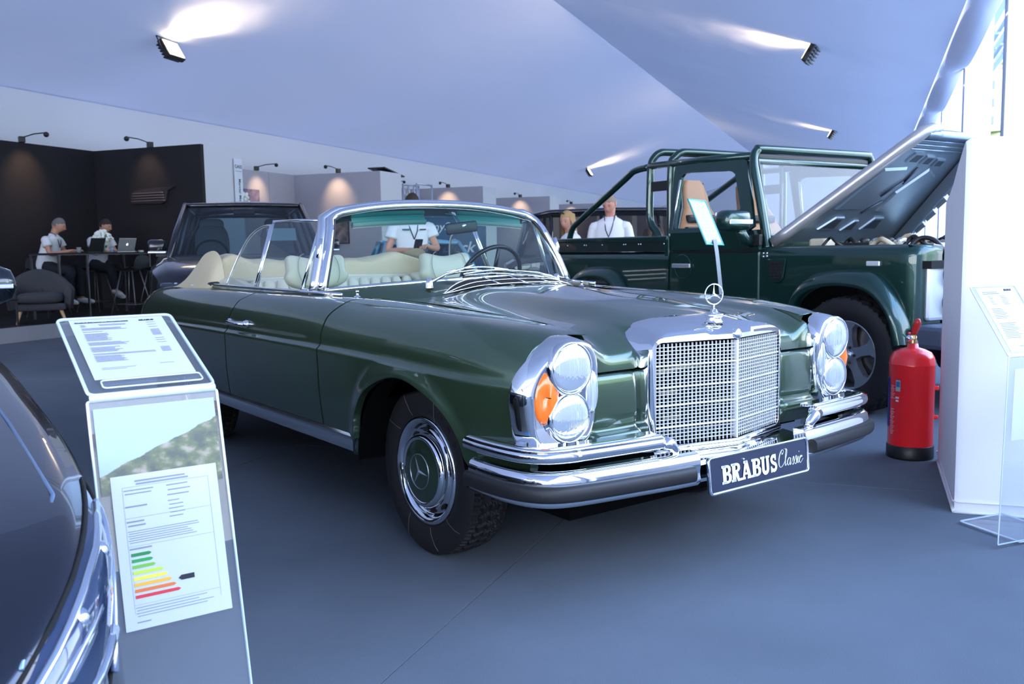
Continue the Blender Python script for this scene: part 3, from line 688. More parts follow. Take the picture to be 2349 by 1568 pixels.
# ---- headlamp units
LENS = glassmat('lamp_glass', (.95, .97, 1.), 1.5, .02)
def lensmat(name, col, rib, em=.0):
    m = mat(name, col, .14, .55)
    nt = m.node_tree; b = nt.nodes['Principled BSDF']; t = nt.nodes.new('ShaderNodeTexCoord'); w = nt.nodes.new('ShaderNodeTexWave'); w.bands_direction = 'Y'; w.inputs['Scale'].default_value = rib*.5; w.inputs['Distortion'].default_value = .4
    bp = nt.nodes.new('ShaderNodeBump'); bp.inputs['Strength'].default_value = .8; bp.inputs['Distance'].default_value = .006
    nt.links.new(t.outputs['Object'], w.inputs['Vector']); nt.links.new(w.outputs[0], bp.inputs['Height']); nt.links.new(bp.outputs[0], b.inputs['Normal']); return m
REFL = lensmat('lamp_reflector', (.86, .89, .94), 55); LENSM = mat('ribbed_lens', (.80, .86, .93), .06, .75, coat=1., coatr=.01); AMBER = mat('amber_lens', (.90, .17, .01), .15, 0, coat=1, emit=(1, .25, .02), es=.04); CLEARM = lensmat('marker_clear', (.7, .76, .84), 40)
front = [(.655, .880), (.612, .862), (.585, .815), (.578, .74), (.583, .66), (.600, .58), (.632, .530), (.70, .512), (.798, .519), (.830, .560), (.842, .63), (.848, .700), (.832, .760), (.800, .812), (.755, .856), (.705, .880)]
for s in (-1, 1):
    Fo = cr(front+[front[0]], 4)[:-1]; cy, cz = .705, .70
    def bx(y, z): return .720-.032*ss(.76, .85, y)-.25*max(0, z-.80)*ss(.60, .70, y)
    ringsH = []
    for (y, z) in Fo:
        o = ss(.72, .86, y); col_ = []
        yb = y+.020*o; col_.append((bx(y, z)-.022-.05*(1-o), yb-.004*o, z-.001-.004*(1-o))); col_.append((bx(y, z)-.004, yb+.003, z+.003))
        for k, inset in ((.55, .004), (.92, .012), (1.0, .020), (.97, .030)):
            l = math.hypot(y-cy, z-cz); yy = y-(y-cy)/l*inset; zz = z-(z-cz)/l*inset; xf = .775+.006*ss(.60, .85, z)-.035*o
            col_.append((bx(y, z)+(xf-bx(y, z))*k, yy+.016*o*(1-k), zz))
        ringsH.append([(p[0], p[1]*s, p[2]) for p in col_])
    mb = MB().grid(ringsH, cu=True, flip=(s > 0))
    inner = [r[-1] for r in ringsH]; c0 = len(mb.v); mb.add(inner+[(.760, s*cy, cz)], [(i, (i+1) % len(inner), len(inner)) for i in range(len(inner))], 0, True)
    hu = mb.build('headlamp_bezel', CHROME, CAR)
    for (yy, z, r) in ((.700, .785, .076), (.703, .628, .074)):
        xx = .778 if z > .7 else .772
        MB().lathe([(r+.010, -.030), (r+.011, -.006), (r+.006, .004), (r, .002), (r-.003, -.006)], (xx, s*yy, z), 'X', 40).build('lamp_ring', CHROME, hu)
        G = []
        for i in range(91):
            t = -1+i/45; row = []
            for j in range(31):
                q = -1+j/15; yy_ = t*r*.985; zz_ = q*math.sqrt(max(0, 1-(t*.985)**2))*r*.985; d2_ = (yy_*yy_+zz_*zz_)/(r*r)
                rib = .0007*math.sin(2*PI*yy_/.0062)*(1 if zz_ > -r*.35 else .3)+.0006*math.sin(2*PI*(zz_+abs(yy_)*.5)/.011)*(1 if zz_ < -r*.35 else .15)
                row.append((xx+.017*(1-d2_)**.5*1.0+rib*(1-d2_), s*yy+yy_, z+zz_))
            G.append(row)
        MB().grid(G).build('lamp_lens', LENSM, hu)
    am = [(.742, .775), (.755, .790), (.775, .782), (.795, .735), (.800, .680), (.792, .635), (.772, .612), (.755, .62), (.748, .64), (.735, .675), (.722, .705), (.730, .745)]
    am = [(.764, .772), (.778, .782), (.795, .772), (.818, .728), (.822, .680), (.813, .635), (.796, .612), (.778, .620), (.765, .648), (.745, .688), (.743, .712), (.752, .745)]
    G = []
    for q, dx in ((1., -.012), (1., .008), (.85, .016), (.5, .020), (.02, .021)):
        yc_, zc_ = .785, .70; G.append([(.757-.030*ss(.76, .84, y)+dx, s*(yc_+(y-yc_)*q), zc_+(z-zc_)*q) for y, z in am])
    lab(MB().grid(G, cv=True).build('side_marker_lens', AMBER, hu), 'orange turn signal lens')
    G = []
    for q, dx in ((1., -.012), (1., .022), (.85, .028), (.5, .031), (.02, .032)):
        G.append([(.752+dx, s*(.605+(.024*q*math.cos(2*PI*k/20))+.008), .705+.072*q*math.sin(2*PI*k/20)) for k in range(20)])
    MB().grid(G, cv=True).build('clear_marker_lens', CLEARM, hu)
# ---- bumper
def sweep(path, prof, name, m, parent=CAR, mirror=False, closed_prof=True, auto=None):
    """path: (x, y) half line; prof: (out, z)"""
    P = [np.array(p, float) for p in cr(path, 6)]; G = []
    for i, p in enumerate(P):
        a = P[max(i-1, 0)]; b_ = P[min(i+1, len(P)-1)]; d = b_-a; d /= np.linalg.norm(d); nrm = np.array([d[1], -d[0]])
        e = 1.
        G.append([(p[0]+nrm[0]*o, p[1]+nrm[1]*o, z) for o, z in prof])
    mb = MB().grid(G, cv=closed_prof)
    if closed_prof: k = len(prof); mb.add(G[0]+G[-1], [tuple(range(k))[::-1], tuple(range(k, 2*k))])
    return mb.build(name, m, parent, auto=auto)
def rp_(c, w, h, n=10, p=2.2):
    return [(c[0]+w*abs(math.cos(a))**(2/p)*(1 if math.cos(a) >= 0 else -1), c[1]+h*abs(math.sin(a))**(2/p)*(1 if math.sin(a) >= 0 else -1)) for a in [2*PI*k/n for k in range(n)]]
for s in (-1, 1):
    q = lambda pts: [(x, y*s) for x, y in (pts if s < 0 else pts[::-1])] if s < 0 else [(x, y*s) for x, y in pts[::-1]]
    upath = [(.470, .895), (.56, .902), (.66, .900), (.755, .884), (.815, .845), (.845, .79), (.862, .70), (.880, .55), (.893, .415)]
    lpath = [(.500, .898), (.58, .904), (.68, .900), (.765, .882), (.825, .845), (.857, .79), (.878, .70), (.900, .55), (.920, .40), (.930, .285)]
    sweep(q(upath), rp_((-.010, .528), .026, .021, 14, 2.6), 'upper_bumper_bar', CHROME)
    sweep(q(upath), [(.012, .546), (-.015, .554), (-.07, .556), (-.07, .545)], 'bumper_top_flange', CHROME)
    sweep(q(lpath), [(-.045, .486), (-.008, .484), (.006, .474), (.012, .450), (.008, .425), (.008, .405), (.012, .398), (.010, .388), (-.002, .374), (-.04, .372)], 'lower_bumper_bar', CHROME)
    sweep(q(lpath[:-1]+[(.927, .32)]), rp_((.014, .420), .020, .026, 14, 2.6), 'bumper_rubber_strip', RUBBER)
    # inner end of the upper bar turns down to the centre
    MB().tube([(.893, s*.415, .528), (.900, s*.385, .520), (.898, s*.365, .500), (.890, s*.355, .47)], [.024, .022, .018, .014], 10).build('bumper_bar_end', CHROME, CAR)
# centre: apron shelf in front of the grille
G = [[(gx(y)+.01, y, .458), (gx(y)*.6+.93*.4, y, .452), (.928-.01*(abs(y)/.3)**2, y, .452), (.940-.01*(abs(y)/.3)**2, y, .440), (.940-.01*(abs(y)/.3)**2, y, .395), (.925-.01*(abs(y)/.3)**2, y, .378)] for y in [-.36+.72*i/18 for i in range(19)]]
MB().grid(G).build('bumper_centre_apron', CHROME, CAR, auto=30)
# number plate
PLK = mat('plate_blue_black', (.012, .020, .045), .12, coat=1)
pm = basis((.955, 0, .402), (0, 1, 0), (-.10, 0, 1))
pl_ = MB(); pl_.prism(rrect(.535, .125, .014), -.008, .004, 'Z', bev=.003); po = pl_.build('number_plate', PLK, CAR); po.matrix_local = pm
mb = MB(); mb.tube([(a, b_, .005) for a, b_ in rrect(.530, .120, .014)], .0048, 6, closed=True); mb.build('plate_frame', CHROME, po)
WT = mat('white_lettering', (.80, .84, .92), .4)
def slab(L_, parent, x0, z0, h, m, ext=.0012):
    """heavy slab-serif capitals drawn as strokes; returns width"""
    t = .26*h; st = .085*h; x = x0
    def arc(cx, cz, rx, rz, a0, a1, n=10): return [(cx+rx*math.cos(a0+(a1-a0)*k/n), cz+rz*math.sin(a0+(a1-a0)*k/n)) for k in range(n+1)]
    for ch in L_:
        mb = MB(); w = {'B': .74, 'R': .80, 'A': .84, 'U': .80, 'S': .64}[ch]*h
        def bar(xa, za, xb, zb): mb.box(((x+xa+x+xb)/2, (z0+za+z0+zb)/2, .001), (abs(xb-xa), abs(zb-za), ext))
        def stroke(pts, wd):
            P = [Vector((x+a_, z0+b__, 0)) for a_, b__ in pts]; G = []
            for i, p in enumerate(P):
                d = (P[min(i+1, len(P)-1)]-P[max(i-1, 0)]).normalized(); n_ = Vector((-d.y, d.x, 0)); q = wd[i] if isinstance(wd, list) else wd
                G.append([p+n_*q/2+Vector((0, 0, .0016)), p-n_*q/2+Vector((0, 0, .0016))])
            mb.grid(G, smooth=False)
        if ch in 'BR':
            bar(.08*h, 0, .08*h+t, h); bar(0, 0, .36*h, .13*h); bar(0, .87*h, .36*h, h)
            stroke([(.3*h, .925*h)]+arc(.42*h, .74*h, .20*h, .185*h, PI/2, -PI/2)+[(.3*h, .555*h)], [.14*h]*2+[.14*h, .17*h, .2*h, .22*h, .22*h, .22*h, .2*h, .17*h, .14*h]+[.12*h]*2)
            if ch == 'B': stroke([(.3*h, .495*h)]+arc(.44*h, .285*h, .22*h, .215*h, PI/2, -PI/2)+[(.3*h, .07*h)], [.12*h]*2+[.14*h, .18*h, .22*h, .24*h, .24*h, .24*h, .22*h, .18*h, .14*h]+[.14*h]*2)
            else: stroke([(.40*h, .50*h), (.56*h, .06*h), (.82*h, .06*h)], [.24*h, .20*h, .13*h])
        elif ch == 'A':
            stroke([(.14*h, .06*h), (.38*h, .98*h)], .16*h); stroke([(.40*h, .98*h), (.66*h, .06*h)], .25*h); bar(.24*h, .24*h, .6*h, .36*h); bar(-.02*h, 0, .30*h, .12*h); bar(.48*h, 0, .86*h, .12*h); bar(.2*h, .87*h, .48*h, h)
        elif ch == 'U':
            stroke([(.20*h, .98*h), (.20*h, .34*h)]+arc(.40*h, .28*h, .20*h, .21*h, PI, 2*PI)[1:]+[(.60*h, .98*h)], .22*h); bar(0, .88*h, .36*h, h); bar(.46*h, .88*h, .78*h, h)
        else:
            stroke(arc(.30*h, .72*h, .18*h, .19*h, .15*PI, PI*1.35)+arc(.30*h, .29*h, .20*h, .20*h, .45*PI, -PI*.85), .19*h); bar(.42*h, .66*h, .52*h, h); bar(.04*h, 0, .14*h, .34*h)
        mb.build('letter', m, parent); x += w+.035*h
    return x-x0
slab('BRABUS', po, -.205, -.034, .062, WT)
for o_ in po.children:
    if o_.name.startswith('letter'): o_.location.z = .0052
def script_strokes(parent, ox, oy, k):
    S_ = {'C': [[(1.55, 2.55), (1.75, 2.95), (1.35, 3.2), (.7, 2.7), (.25, 1.6), (.3, .5), (.8, 0), (1.5, .25), (2.1, .8)], [(1.55, 2.55), (1.2, 2.35), (1.1, 2.8)]],
          'l': [[(2.1, .8), (2.75, 2.0), (2.95, 2.9), (2.7, 3.0), (2.45, 2.2), (2.3, .7), (2.45, .1), (2.9, .45)]],
          'a': [[(4.05, 1.25), (3.6, 1.45), (3.1, .9), (3.15, .15), (3.6, .2), (4.0, 1.0), (4.1, 1.35), (3.95, .5), (4.05, .05), (4.5, .5)]],
          's': [[(4.5, .5), (5.05, 1.5), (5.15, .9), (5.2, .3), (4.85, .0), (4.6, .25)], [(5.15, .2), (5.9, 1.55), (6.0, .95), (6.05, .3), (5.7, .0), (5.45, .25)]],
          'i': [[(6.0, .25), (6.6, 1.35), (6.45, .5), (6.55, .05), (7.0, .5)], [(6.85, 2.1), (6.95, 2.3)]],
          'c': [[(7.0, .5), (7.75, 1.35), (7.85, 1.1), (7.6, 1.1), (7.45, 1.35), (7.05, .8), (7.15, .1), (7.6, .1), (8.3, .7)]]}
    for ch, st_ in S_.items():
        mb = MB()
        for q in st_:
            P = cr([(a_*k*.92+.10*b__*k, b__*k) for a_, b__ in q], 6); R_ = []
            for i, p in enumerate(P):
                d = P[min(i+1, len(P)-1)]-P[max(i-1, 0)]; R_.append(.0007+.0011*max(0, -d[1]/(np.linalg.norm(d)+1e-9)))
            mb.tube([(ox+p[0], oy+p[1], .0055) for p in P], R_, 5)
        mb.build('script_letter', WT, parent)
script_strokes(po, .092, -.024, .0188)
for a in (-.09, .14): MB().ball((a, .035, .006), .004, 8, 5).build('plate_screw', CHROME, po)
MB().tube([(.80, .30, .40), (.83, .30, .335), (.86, .30, .335), (.86, .30, .36)], .012, 8).build('tow_eye', BLACK, CAR)
# ---- wheels
def wheel(x, y, s, full=True):
    """s = -1 right side"""
    r = MB(); R = .328; w = .092; hw = .075
    prof = [(.205, w*.80), (.225, w*.98), (.262, w*1.04), (.295, w*.98), (.312, w*.90), (.320, w*.83)]
    NS = 368 if full else 60; NT = 36 if full else 10
    G = []
    for i in range(NS):
        a = 2*PI*i/NS; row = []
        for (rr, h) in prof: row.append((rr*math.cos(a), h, rr*math.sin(a)))
        for j in range(NT+1):
            t = -1+2*j/NT; yy = -t*w*.80; base = .327-.006*t*t-.012*max(0, abs(t)-.8)*5*.2
            ph = i/NS*46; zig = .11*(2*abs((ph % 1)-.5)-.5); g = 0
            for cpos in (-.52, -.0, .52):
                if abs(t-cpos-zig) < .075: g = 1
            if ((ph*1.0+(.5 if t > 0 else 0)+t*.9) % 1.0) < .22 and abs(t) > .08: g = 1
            if ((ph*2+.5) % 1) < .22 and abs(t) > .62: g = 1
            row.append(((base-.009*g)*math.cos(a), yy, (base-.009*g)*math.sin(a)))
        for (rr, h) in prof[::-1]: row.append((rr*math.cos(a), -h, rr*math.sin(a)))
        G.append(row)
    mb = MB().grid(G, cu=True)
    for k in range(26):
        if k % 13 < 5:
            a = 2*PI*k/26+.3; mb.box((.262*math.cos(a), s*w*1.045, .262*math.sin(a)), (.014, .002, .02), Matrix.Rotation(-a, 3, 'Y'))
    ty = mb.build('tyre', TYRE, CAR, loc=(x, y, .327), auto=32)
    if full:
        mk = MB()
        for a in (1.15, 1.9, 2.45, 4.2, 4.9, 5.5): mk.tube([((.215+.09*k/4)*math.cos(a+.03*k), s*(w*(.99 if k in (0, 4) else 1.052)+(.001)), (.215+.09*k/4)*math.sin(a+.03*k)) for k in range(5)], .0006, 4)
        mk.build('tyre_marking', mat('tyre_mark', (.25, .24, .25), .7), ty)
    # rim with slots and hub cap, axis along y pointing outwards
    P = [(.214, .066), (.209, .084), (.204, .090), (.196, .090), (.182, .083), (.176, .070), (.171, .062), (.165, .060), (.148, .068), (.143, .074), (.138, .088)]
    rot_w = 0; hb = MB().lathe([(a, b_*s) for a, b_ in P], (0, 0, 0), 'Y', 64).build('wheel_trim_ring', CHROME, CAR, loc=(x, y, .327))
    for k in range(12):
        a = 2*PI*k/12+.13
        if k % 3 == 2: continue
        MB().ball((.157*math.cos(a), s*.0670, .157*math.sin(a)), (.021, .0050, .0085), 12, 6, rot=Matrix.Rotation(-a+PI/2, 3, 'Y')).build('ventilation_slot', DARK, hb)
    MB().lathe([(a, b_*s) for a, b_ in [(.144, .070), (.142, .092), (.136, .103), (.129, .106), (.122, .104), (.119, .101)]], (0, 0, 0), 'Y', 64).build('hub_cap_rim', CHROME, hb)
    MB().lathe([(a, b_*s) for a, b_ in [(.121, .1015), (.10, .106), (.05, .111), (.0, .112)]], (0, 0, 0), 'Y', 48).build('hub_cap_disc', GREEN, hb)
    st = star3(.062, .004); st.tube([(-.002, .067*math.cos(2*PI*k/36), .067*math.sin(2*PI*k/36)) for k in range(36)], .0018, 6, closed=True)
    so_ = st.build('hub_star', SILVER, hb, loc=(0, s*.1125, 0), rot=(.42, 0, s*PI/2))
    MB().lathe([(.0, -.05), (.19, -.05), (.2, .05)], (0, 0, 0), 'Y', 24).build('brake_drum', DARK, hb)
wheel(0, -.688, -1); wheel(-2.75, -.675, -1); wheel(0, .688, 1, False); wheel(-2.75, .675, 1, False)
# ---- sills, belt trim, handles
for s in (-1, 1):
    sl = MB(); G = []
    for i in range(31):
        x = -.345-(2.39-.345)*i/30; G.append([(x, s*a, z) for a, z in ((.868, .432), (.892, .428), (.897, .418), (.892, .410), (.884, .402), (.886, .372), (.880, .352), (.862, .342), (.80, .345))])
    sl.grid(G).build('sill_trim', CHROME, CAR, auto=35)
    MB().box((-.36, s*.862, .385), (.04, .05, .085), bev=.012).build('sill_end_cap', mat('dark_green_black', (.01, .02, .02), .3), CAR)
    b_ = MB(); b_.tube([(-.72, s*.742, .972), (-.95, s*.785, .978), (-1.4, s*.790, .980), (-2.0, s*.782, .982), (-2.45, s*.772, .985), (-2.6, s*.765, .985)], .0085, 8); b_.build('belt_trim', CHROME, CAR)
    h_ = MB(); h_.tube([(-1.655, s*.918, .812), (-1.60, s*.942, .815), (-1.48, s*.945, .815), (-1.42, s*.925, .813)], [.010, .012, .010, .014], 10); h_.lathe([(.020, 0), (.022, s*.012), (.016, s*.026), (0, s*.03)], (-1.415, s*.905, .813), 'Y', 16); h_.lathe([(.018, 0), (.018, s*.012), (0, s*.016)], (-1.66, s*.905, .812), 'Y', 14)
    h_.build('door_handle', CHROME, CAR)
    MB().ball((-4.02, s*.50, .74), (.02, .05, .04)).build('tail_lamp', mat('red_lens', (.5, .02, .01), .2, coat=1), CAR)
MB().box((-4.04, 0, .49), (.10, 1.55, .10), bev=.03).build('rear_bumper', CHROME, CAR)
# ---- side windows up
SG = glassmat('side_glass', (.86, .93, .92), 1.5)
def lean(x, z, s): return (x, s*(.757-.353*(z-.975)), z)
for s in (-1, 1):
    def W(pts): return [lean(x, z, s) for x, z in pts]
    vent = W([(-1.10, .975), (-.96, .975), (-1.01, 1.15), (-1.085, 1.30), (-1.105, 1.30)])
    doorg = W([(-1.11, .975), (-1.66, .972), (-1.70, 1.318), (-1.112, 1.306)])
    qg = W([(-1.675, .972), (-2.12, .980), (-2.09, 1.10), (-2.0, 1.235), (-1.85, 1.294), (-1.71, 1.304)])
    for nme, pts in (('vent_window', vent), ('door_window', doorg), ('quarter_window', qg)):
        MB().add(pts, [tuple(range(len(pts)))]).build(nme, SG, CAR, fixn=False)
    fm = MB()
    fm.tube(W([(-1.105, .975), (-1.108, 1.14), (-1.11, 1.306)]), .010, 8, flat=1.2); fm.tube(W([(-1.112, 1.308), (-1.4, 1.318), (-1.705, 1.322)]), .0075, 8); fm.tube(W([(-1.085, 1.305), (-1.11, 1.308)]), .008, 6)
    fm.tube(W([(-1.665, .975), (-1.685, 1.14), (-1.703, 1.320)]), .006, 6)
    fm.build('door_window_frame', CHROME, CAR)
    fm = MB(); fm.tube(W([(-1.685, .975), (-1.705, 1.14), (-1.72, 1.305)]), .010, 8); q_ = cr(W([(-1.72, 1.303), (-1.85, 1.296), (-1.98, 1.250), (-2.06, 1.155), (-2.10, 1.06), (-2.125, .98)]), 4); fm.tube(q_, .0065, 8)
    fm.build('quarter_window_frame', CHROME, CAR)
    MB().tube([(-1.0, s*.722, 1.10), (-.99, s*.715, 1.17), (-1.0, s*.70, 1.22)], .010, 8).build('vent_window_latch', CHROME, CAR)
    MB().box((-1.07, s*.752, .985), (.08, .02, .012), bev=.005).build('vent_lock', CHROME, CAR)
# ---- interior
CAB = mat('cream_trim', (.50, .47, .37), .5); CARP = mat('cream_carpet', (.30, .27, .2), .9)
mb = MB(); mb.box((-1.6, 0, .42), (2.2, 1.5, .02)); mb.build('cabin_floor', CARP, CAR)
mb = MB()
for s in (-1, 1): mb.box((-1.72, s*.752, .78), (1.9, .03, .40), bev=.012)
mb.build('door_lining', CAB, CAR)
# dashboard and roll
G = []
for i in range(25):
    y = -.70+1.40*i/24; b_ = wbase(y); G.append([b_+Vector((-.01, 0, -.015)), b_+Vector((-.10, 0, -.004+.012*ss(.2, .5, y)*(1-ss(.5, .68, y)))), b_+Vector((-.22, 0, -.01+.035*ss(.25, .4, y)*(1-ss(.58, .7, y)))), b_+Vector((-.27, 0, -.06)), b_+Vector((-.27, 0, -.30))])
MB().grid(G).build('dashboard', CREAM, CAR)
sw = Vector((-1.20, .40, 1.00)); ax = Vector((-.90, 0, .45)).normalized(); e1 = Vector((0, 1, 0)); e2 = ax.cross(e1)
mb = MB(); mb.tube([sw+ (e1*math.cos(a)+e2*math.sin(a))*.195 for a in [2*PI*k/40 for k in range(40)]], .0125, 8, closed=True)
for a in (.2, PI-.2, -PI/2): mb.tube([sw+ax*-.03, sw+(e1*math.cos(a)+e2*math.sin(a))*.19], [.014, .009], 6)
mb.tube([sw-ax*.35, sw-ax*.0], [.03, .03], 10); mb.build('steering_wheel', mat('steering_black', (.008, .009, .012), .3), CAR)
MB().box((-1.13, .215, 1.065), (.03, .03, .05), bev=.008).build('phone_mount', BLACK, CAR)
def cushion(name, c, d, m, parent, rot=None, exp=3.2, nu=28, nv=14, deform=None):
    """superellipsoid cushion"""
    G = []
    def f(a, e): return math.copysign(abs(a)**e, a)
    for i in range(nv+1):
        p = -PI/2+PI*i/nv; row = []
        for j in range(nu):
            q = 2*PI*j/nu; v = Vector((d[0]/2*f(math.cos(p), 2/exp)*f(math.cos(q), 2/exp), d[1]/2*f(math.cos(p), 2/exp)*f(math.sin(q), 2/exp), d[2]/2*f(math.sin(p), 2/exp)))
            if deform: v = deform(v)
            if rot is not None: v = rot @ v
            row.append(v+Vector(c))
        G.append(row)
    return MB().grid(G, cv=True).build(name, m, parent)
PIPE = mat('seat_piping', (.30, .28, .22), .5)
for s in (-1, 1):
    r15 = Matrix.Rotation(-.22, 3, 'Y')
    st = cushion('front_seat', (-1.64, s*.40, .74), (.14, .52, .44), CREAM, CAR, r15)
    cushion('seat_cushion', (-1.36, s*.37, .52), (.50, .52, .16), CREAM, st)
    def hr(v):
        k = v.y/.16; v = Vector((v.x+.028*(k*k), v.y, v.z)); v.z += (.050*k*k-.022)*(1 if v.z > 0 else .0); v.y *= 1+.10*(v.z < 0); return v
    hc = (-1.745, .44 if s > 0 else -.40, 1.050)
    h_ = cushion('headrest', hc, (.12, .34, .19), CREAM, st, r15, 3.0, 36, 18, hr)
    for sx_ in (-1, 1):
        pp = [Vector((.018+.0, sx_*.075*(1+.6*math.cos(a)), .088*math.sin(a))) for a in [PI*(-.5+k/12) for k in range(13)]]
        MB().tube([r15 @ Vector((.058+.028*(p.y/.16)**2, p.y, p.z)) + Vector(hc) for p in pp], .0022, 5).build('seam', PIPE, h_)
    MB().tube([(-1.72, s*.33, .95), (-1.72, s*.33, .99)], .006, 6).build('headrest_post', CHROME, st)
# ribbed rear bench
bk = cushion('rear_bench', (-2.44, 0, .80), (.18, 1.20, .40), CREAM, CAR, Matrix.Rotation(-.2, 3, 'Y'), 5)
for i in range(15):
    y = -.56+.08*i; cushion('bench_rib', (-2.365, y, .82), (.07, .082, .36), CREAM, bk, Matrix.Rotation(-.2, 3, 'Y'), 3.5, 10, 8)
MB().tube([(-2.46, -.6, .995), (-2.45, 0, 1.003), (-2.46, .6, .995)], .014, 8).build('bench_piping', CREAM, bk)
cushion('rear_seat_cushion', (-2.12, 0, .56), (.5, 1.2, .16), CREAM, bk)
for s in (-1, 1): cushion('rear_side_trim', (-2.2, s*.68, .90), (.75, .14, .22), CREAM, CAR, Matrix.Rotation(.08, 3, 'Y'), 3, 20, 12)
# folded roof under its cover: two high shoulders with a lower middle
ROOF = mat('folded_roof_beige', (.50, .43, .29), .8, bump=(9, .5, .02)); G = []
for i in range(49):
    t = -1+i/24; a = abs(t); row = []
    hgt = 1.118+.040*math.exp(-((a-.80)/.13)**2)-.012*math.exp(-(a/.25)**2)+.004*math.sin(t*23)
    yy = t*.70
    edge = ss(.86, 1.0, a)
    P5 = [(-2.50, .985), (-2.515, 1.06), (-2.53, hgt-.02), (-2.60, hgt), (-2.72, hgt-.008), (-2.84, hgt-.05), (-2.94, 1.00), (-3.02, .955)]
    if edge > 0:
        P5 = [(x+.16*edge*ss(.98, 1.12, z)*1.3-.0, z-(0.02)*edge) for x, z in P5]
    for j, (x, z) in enumerate(cr(P5, 4)):
        z = z+.004*math.sin(11*t+j*.6); k = ss(.97, 1.16, z)
        row.append((x, yy+math.copysign(.045*(1-k)*edge, t), z*(1)+0))
    G.append(row)
rc = MB(); rc.grid(G)
for g in (G[0], G[-1]): 
    c0 = (sum(p[0] for p in g)/len(g), g[0][1], .96); rc.add(list(g)+[c0], [(i, i+1, len(g)) for i in range(len(g)-1)], 0, True)
fr = rc.build('folded_roof', ROOF, CAR)
for s in (-1, 1):
    # side flap of the cover hanging onto the fender
    Gf = [[(x, s*(.700+.10*k+.01*math.sin(PI*k)), z+(.955-z)*k) for k in (0, .25, .5, .75, 1)] for x, z in cr([(-2.30, 1.0), (-2.34, 1.12), (-2.42, 1.17), (-2.54, 1.172), (-2.68, 1.14), (-2.82, 1.06), (-2.97, .965)], 4)]
    MB().grid(Gf).build('cover_flap', ROOF, fr)
    for x in (-2.60, -2.93): MB().lathe([(.010, 0), (.009, .006), (0, .008)], (x, s*.792, .975), n=12).build('press_stud', CHROME, fr)
    MB().tube([(-2.22, s*.77, .99), (-2.34, s*.775, .985), (-2.45, s*.772, .99)], .012, 8).build('roof_hinge', BLACK, CAR)
# ================================================================== OPEN-TOP 4x4 BEHIND THE CONVERTIBLE
DG = mat('racing_green', (.006, .040, .032), .32, .55, coat=1., coatr=.02)
GREYB = mat('bonnet_grey_inner', (.30, .38, .48), .30, .7); TAN = mat('tan_leather', (.55, .27, .12), .5); DGLASS = glassmat('truck_glass', (.78, .86, .90), 1.5, haze=.10)
DF = thing('pickup_truck', 'dark green open-top off-road pickup with tubular roll cage and raised bonnet, behind the convertible', 'car', (-.595, 3.877, 0), math.radians(-5.03))
def tyre4(c, R, w, m=TYRE, parent=None, ns=180, blocks=30, dep=.014, face=-1, rimr=.24):
    G = []; NT = 20; hw = w/2
    side = [(rimr+.005, hw*.78), (rimr+.03, hw*.98), (R*.80, hw*1.06), (R*.92, hw*1.0), (R*.965, hw*.93)]
    for i in range(ns):
        a = 2*PI*i/ns; row = [(r*math.cos(a), h, r*math.sin(a)) for r, h in side]; ph = i/ns*blocks
        lug = 1 if (ph % 1) < .62 else 0
        row[-1] = ((R*.955+lug*.012)*math.cos(a), hw*.97, (R*.955+lug*.012)*math.sin(a))
        for j in range(NT+1):
            t = -1+2*j/NT; z_ = .16*math.sin(ph*2*PI*1.0); g = 0
            for cp in (-.42, .42):
                if abs(t-cp-z_) < .085: g = 1
            if ((ph+.35*(t > 0)+t*.55) % 1) < .26 and abs(t) > .12: g = 1
            if abs(t) > .70 and (ph % 1) > .62: g = 1
            if abs(t-z_*.5) < .05 and (ph*2 % 1) < .6: g = 1
            rr = R-.006*t*t-dep*g; row.append((rr*math.cos(a), -t*hw*.92, rr*math.sin(a)))
        row += [(r*math.cos(a), -h, r*math.sin(a)) for r, h in side[::-1]]
        G.append(row)
    return MB().grid(G, cu=True).build('tyre', m, parent, loc=c)
def alloy(c, r, s, m, parent, n=5, spoke=.05, depth=.05, face=.10, dark=DARK):
    rb = MB().lathe([(r, s*(face-.12)), (r*.99, s*(face-.01)), (r*.965, s*face), (r*.91, s*(face-.006)), (r*.89, s*(face-.06)), (r*.87, s*(face-.14))], (0, 0, 0), 'Y', 48).build('rim', m, parent, loc=c)
    MB().lathe([(0, s*(face-.09)), (r*.7, s*(face-.09)), (r*.9, s*(face-.12))], (0, 0, 0), 'Y', 32).build('brake_disc', mat('brake_grey', (.10, .09, .09), .4, .6), rb)
    for k in range(n):
        a = 2*PI*k/n+.3; d = Vector((math.cos(a), 0, math.sin(a))); e = Vector((-math.sin(a), 0, math.cos(a))); o = Vector((0, s, 0)); vs = []
        for (q, w, h) in ((.10, spoke*.9, face-.028), (.45, spoke*.62, face-.018), (.75, spoke*.8, face-.006), (.93, spoke*1.5, face-.003)):
            for sg in (-1, 1):
                vs.append(d*r*q+e*w*sg+o*h); vs.append(d*r*q+e*w*sg*1.05+o*(h-depth))
        fs = []
        for i in range(3):
            b_ = i*4; fs += [(b_, b_+4, b_+6, b_+2), (b_+1, b_+3, b_+7, b_+5), (b_, b_+1, b_+5, b_+4), (b_+2, b_+6, b_+7, b_+3)]
        fs += [(0, 2, 3, 1), (12, 13, 15, 14)]
        MB().add(vs, fs).build('spoke', m, rb)
    MB().lathe([(r*.17, s*(face-.07)), (r*.16, s*(face-.02)), (r*.10, s*(face-.006)), (0, s*(face-.002))], (0, 0, 0), 'Y', 20).build('hub_cap', m, rb)
    for k in range(5):
        a = 2*PI*k/5; MB().ball((r*.22*math.cos(a), s*(face-.018), r*.22*math.sin(a)), .010, 8, 5).build('wheel_nut', BLACK, rb)
    return rb
DRIM = mat('gunmetal_rim', (.46, .49, .55), .28, .85)
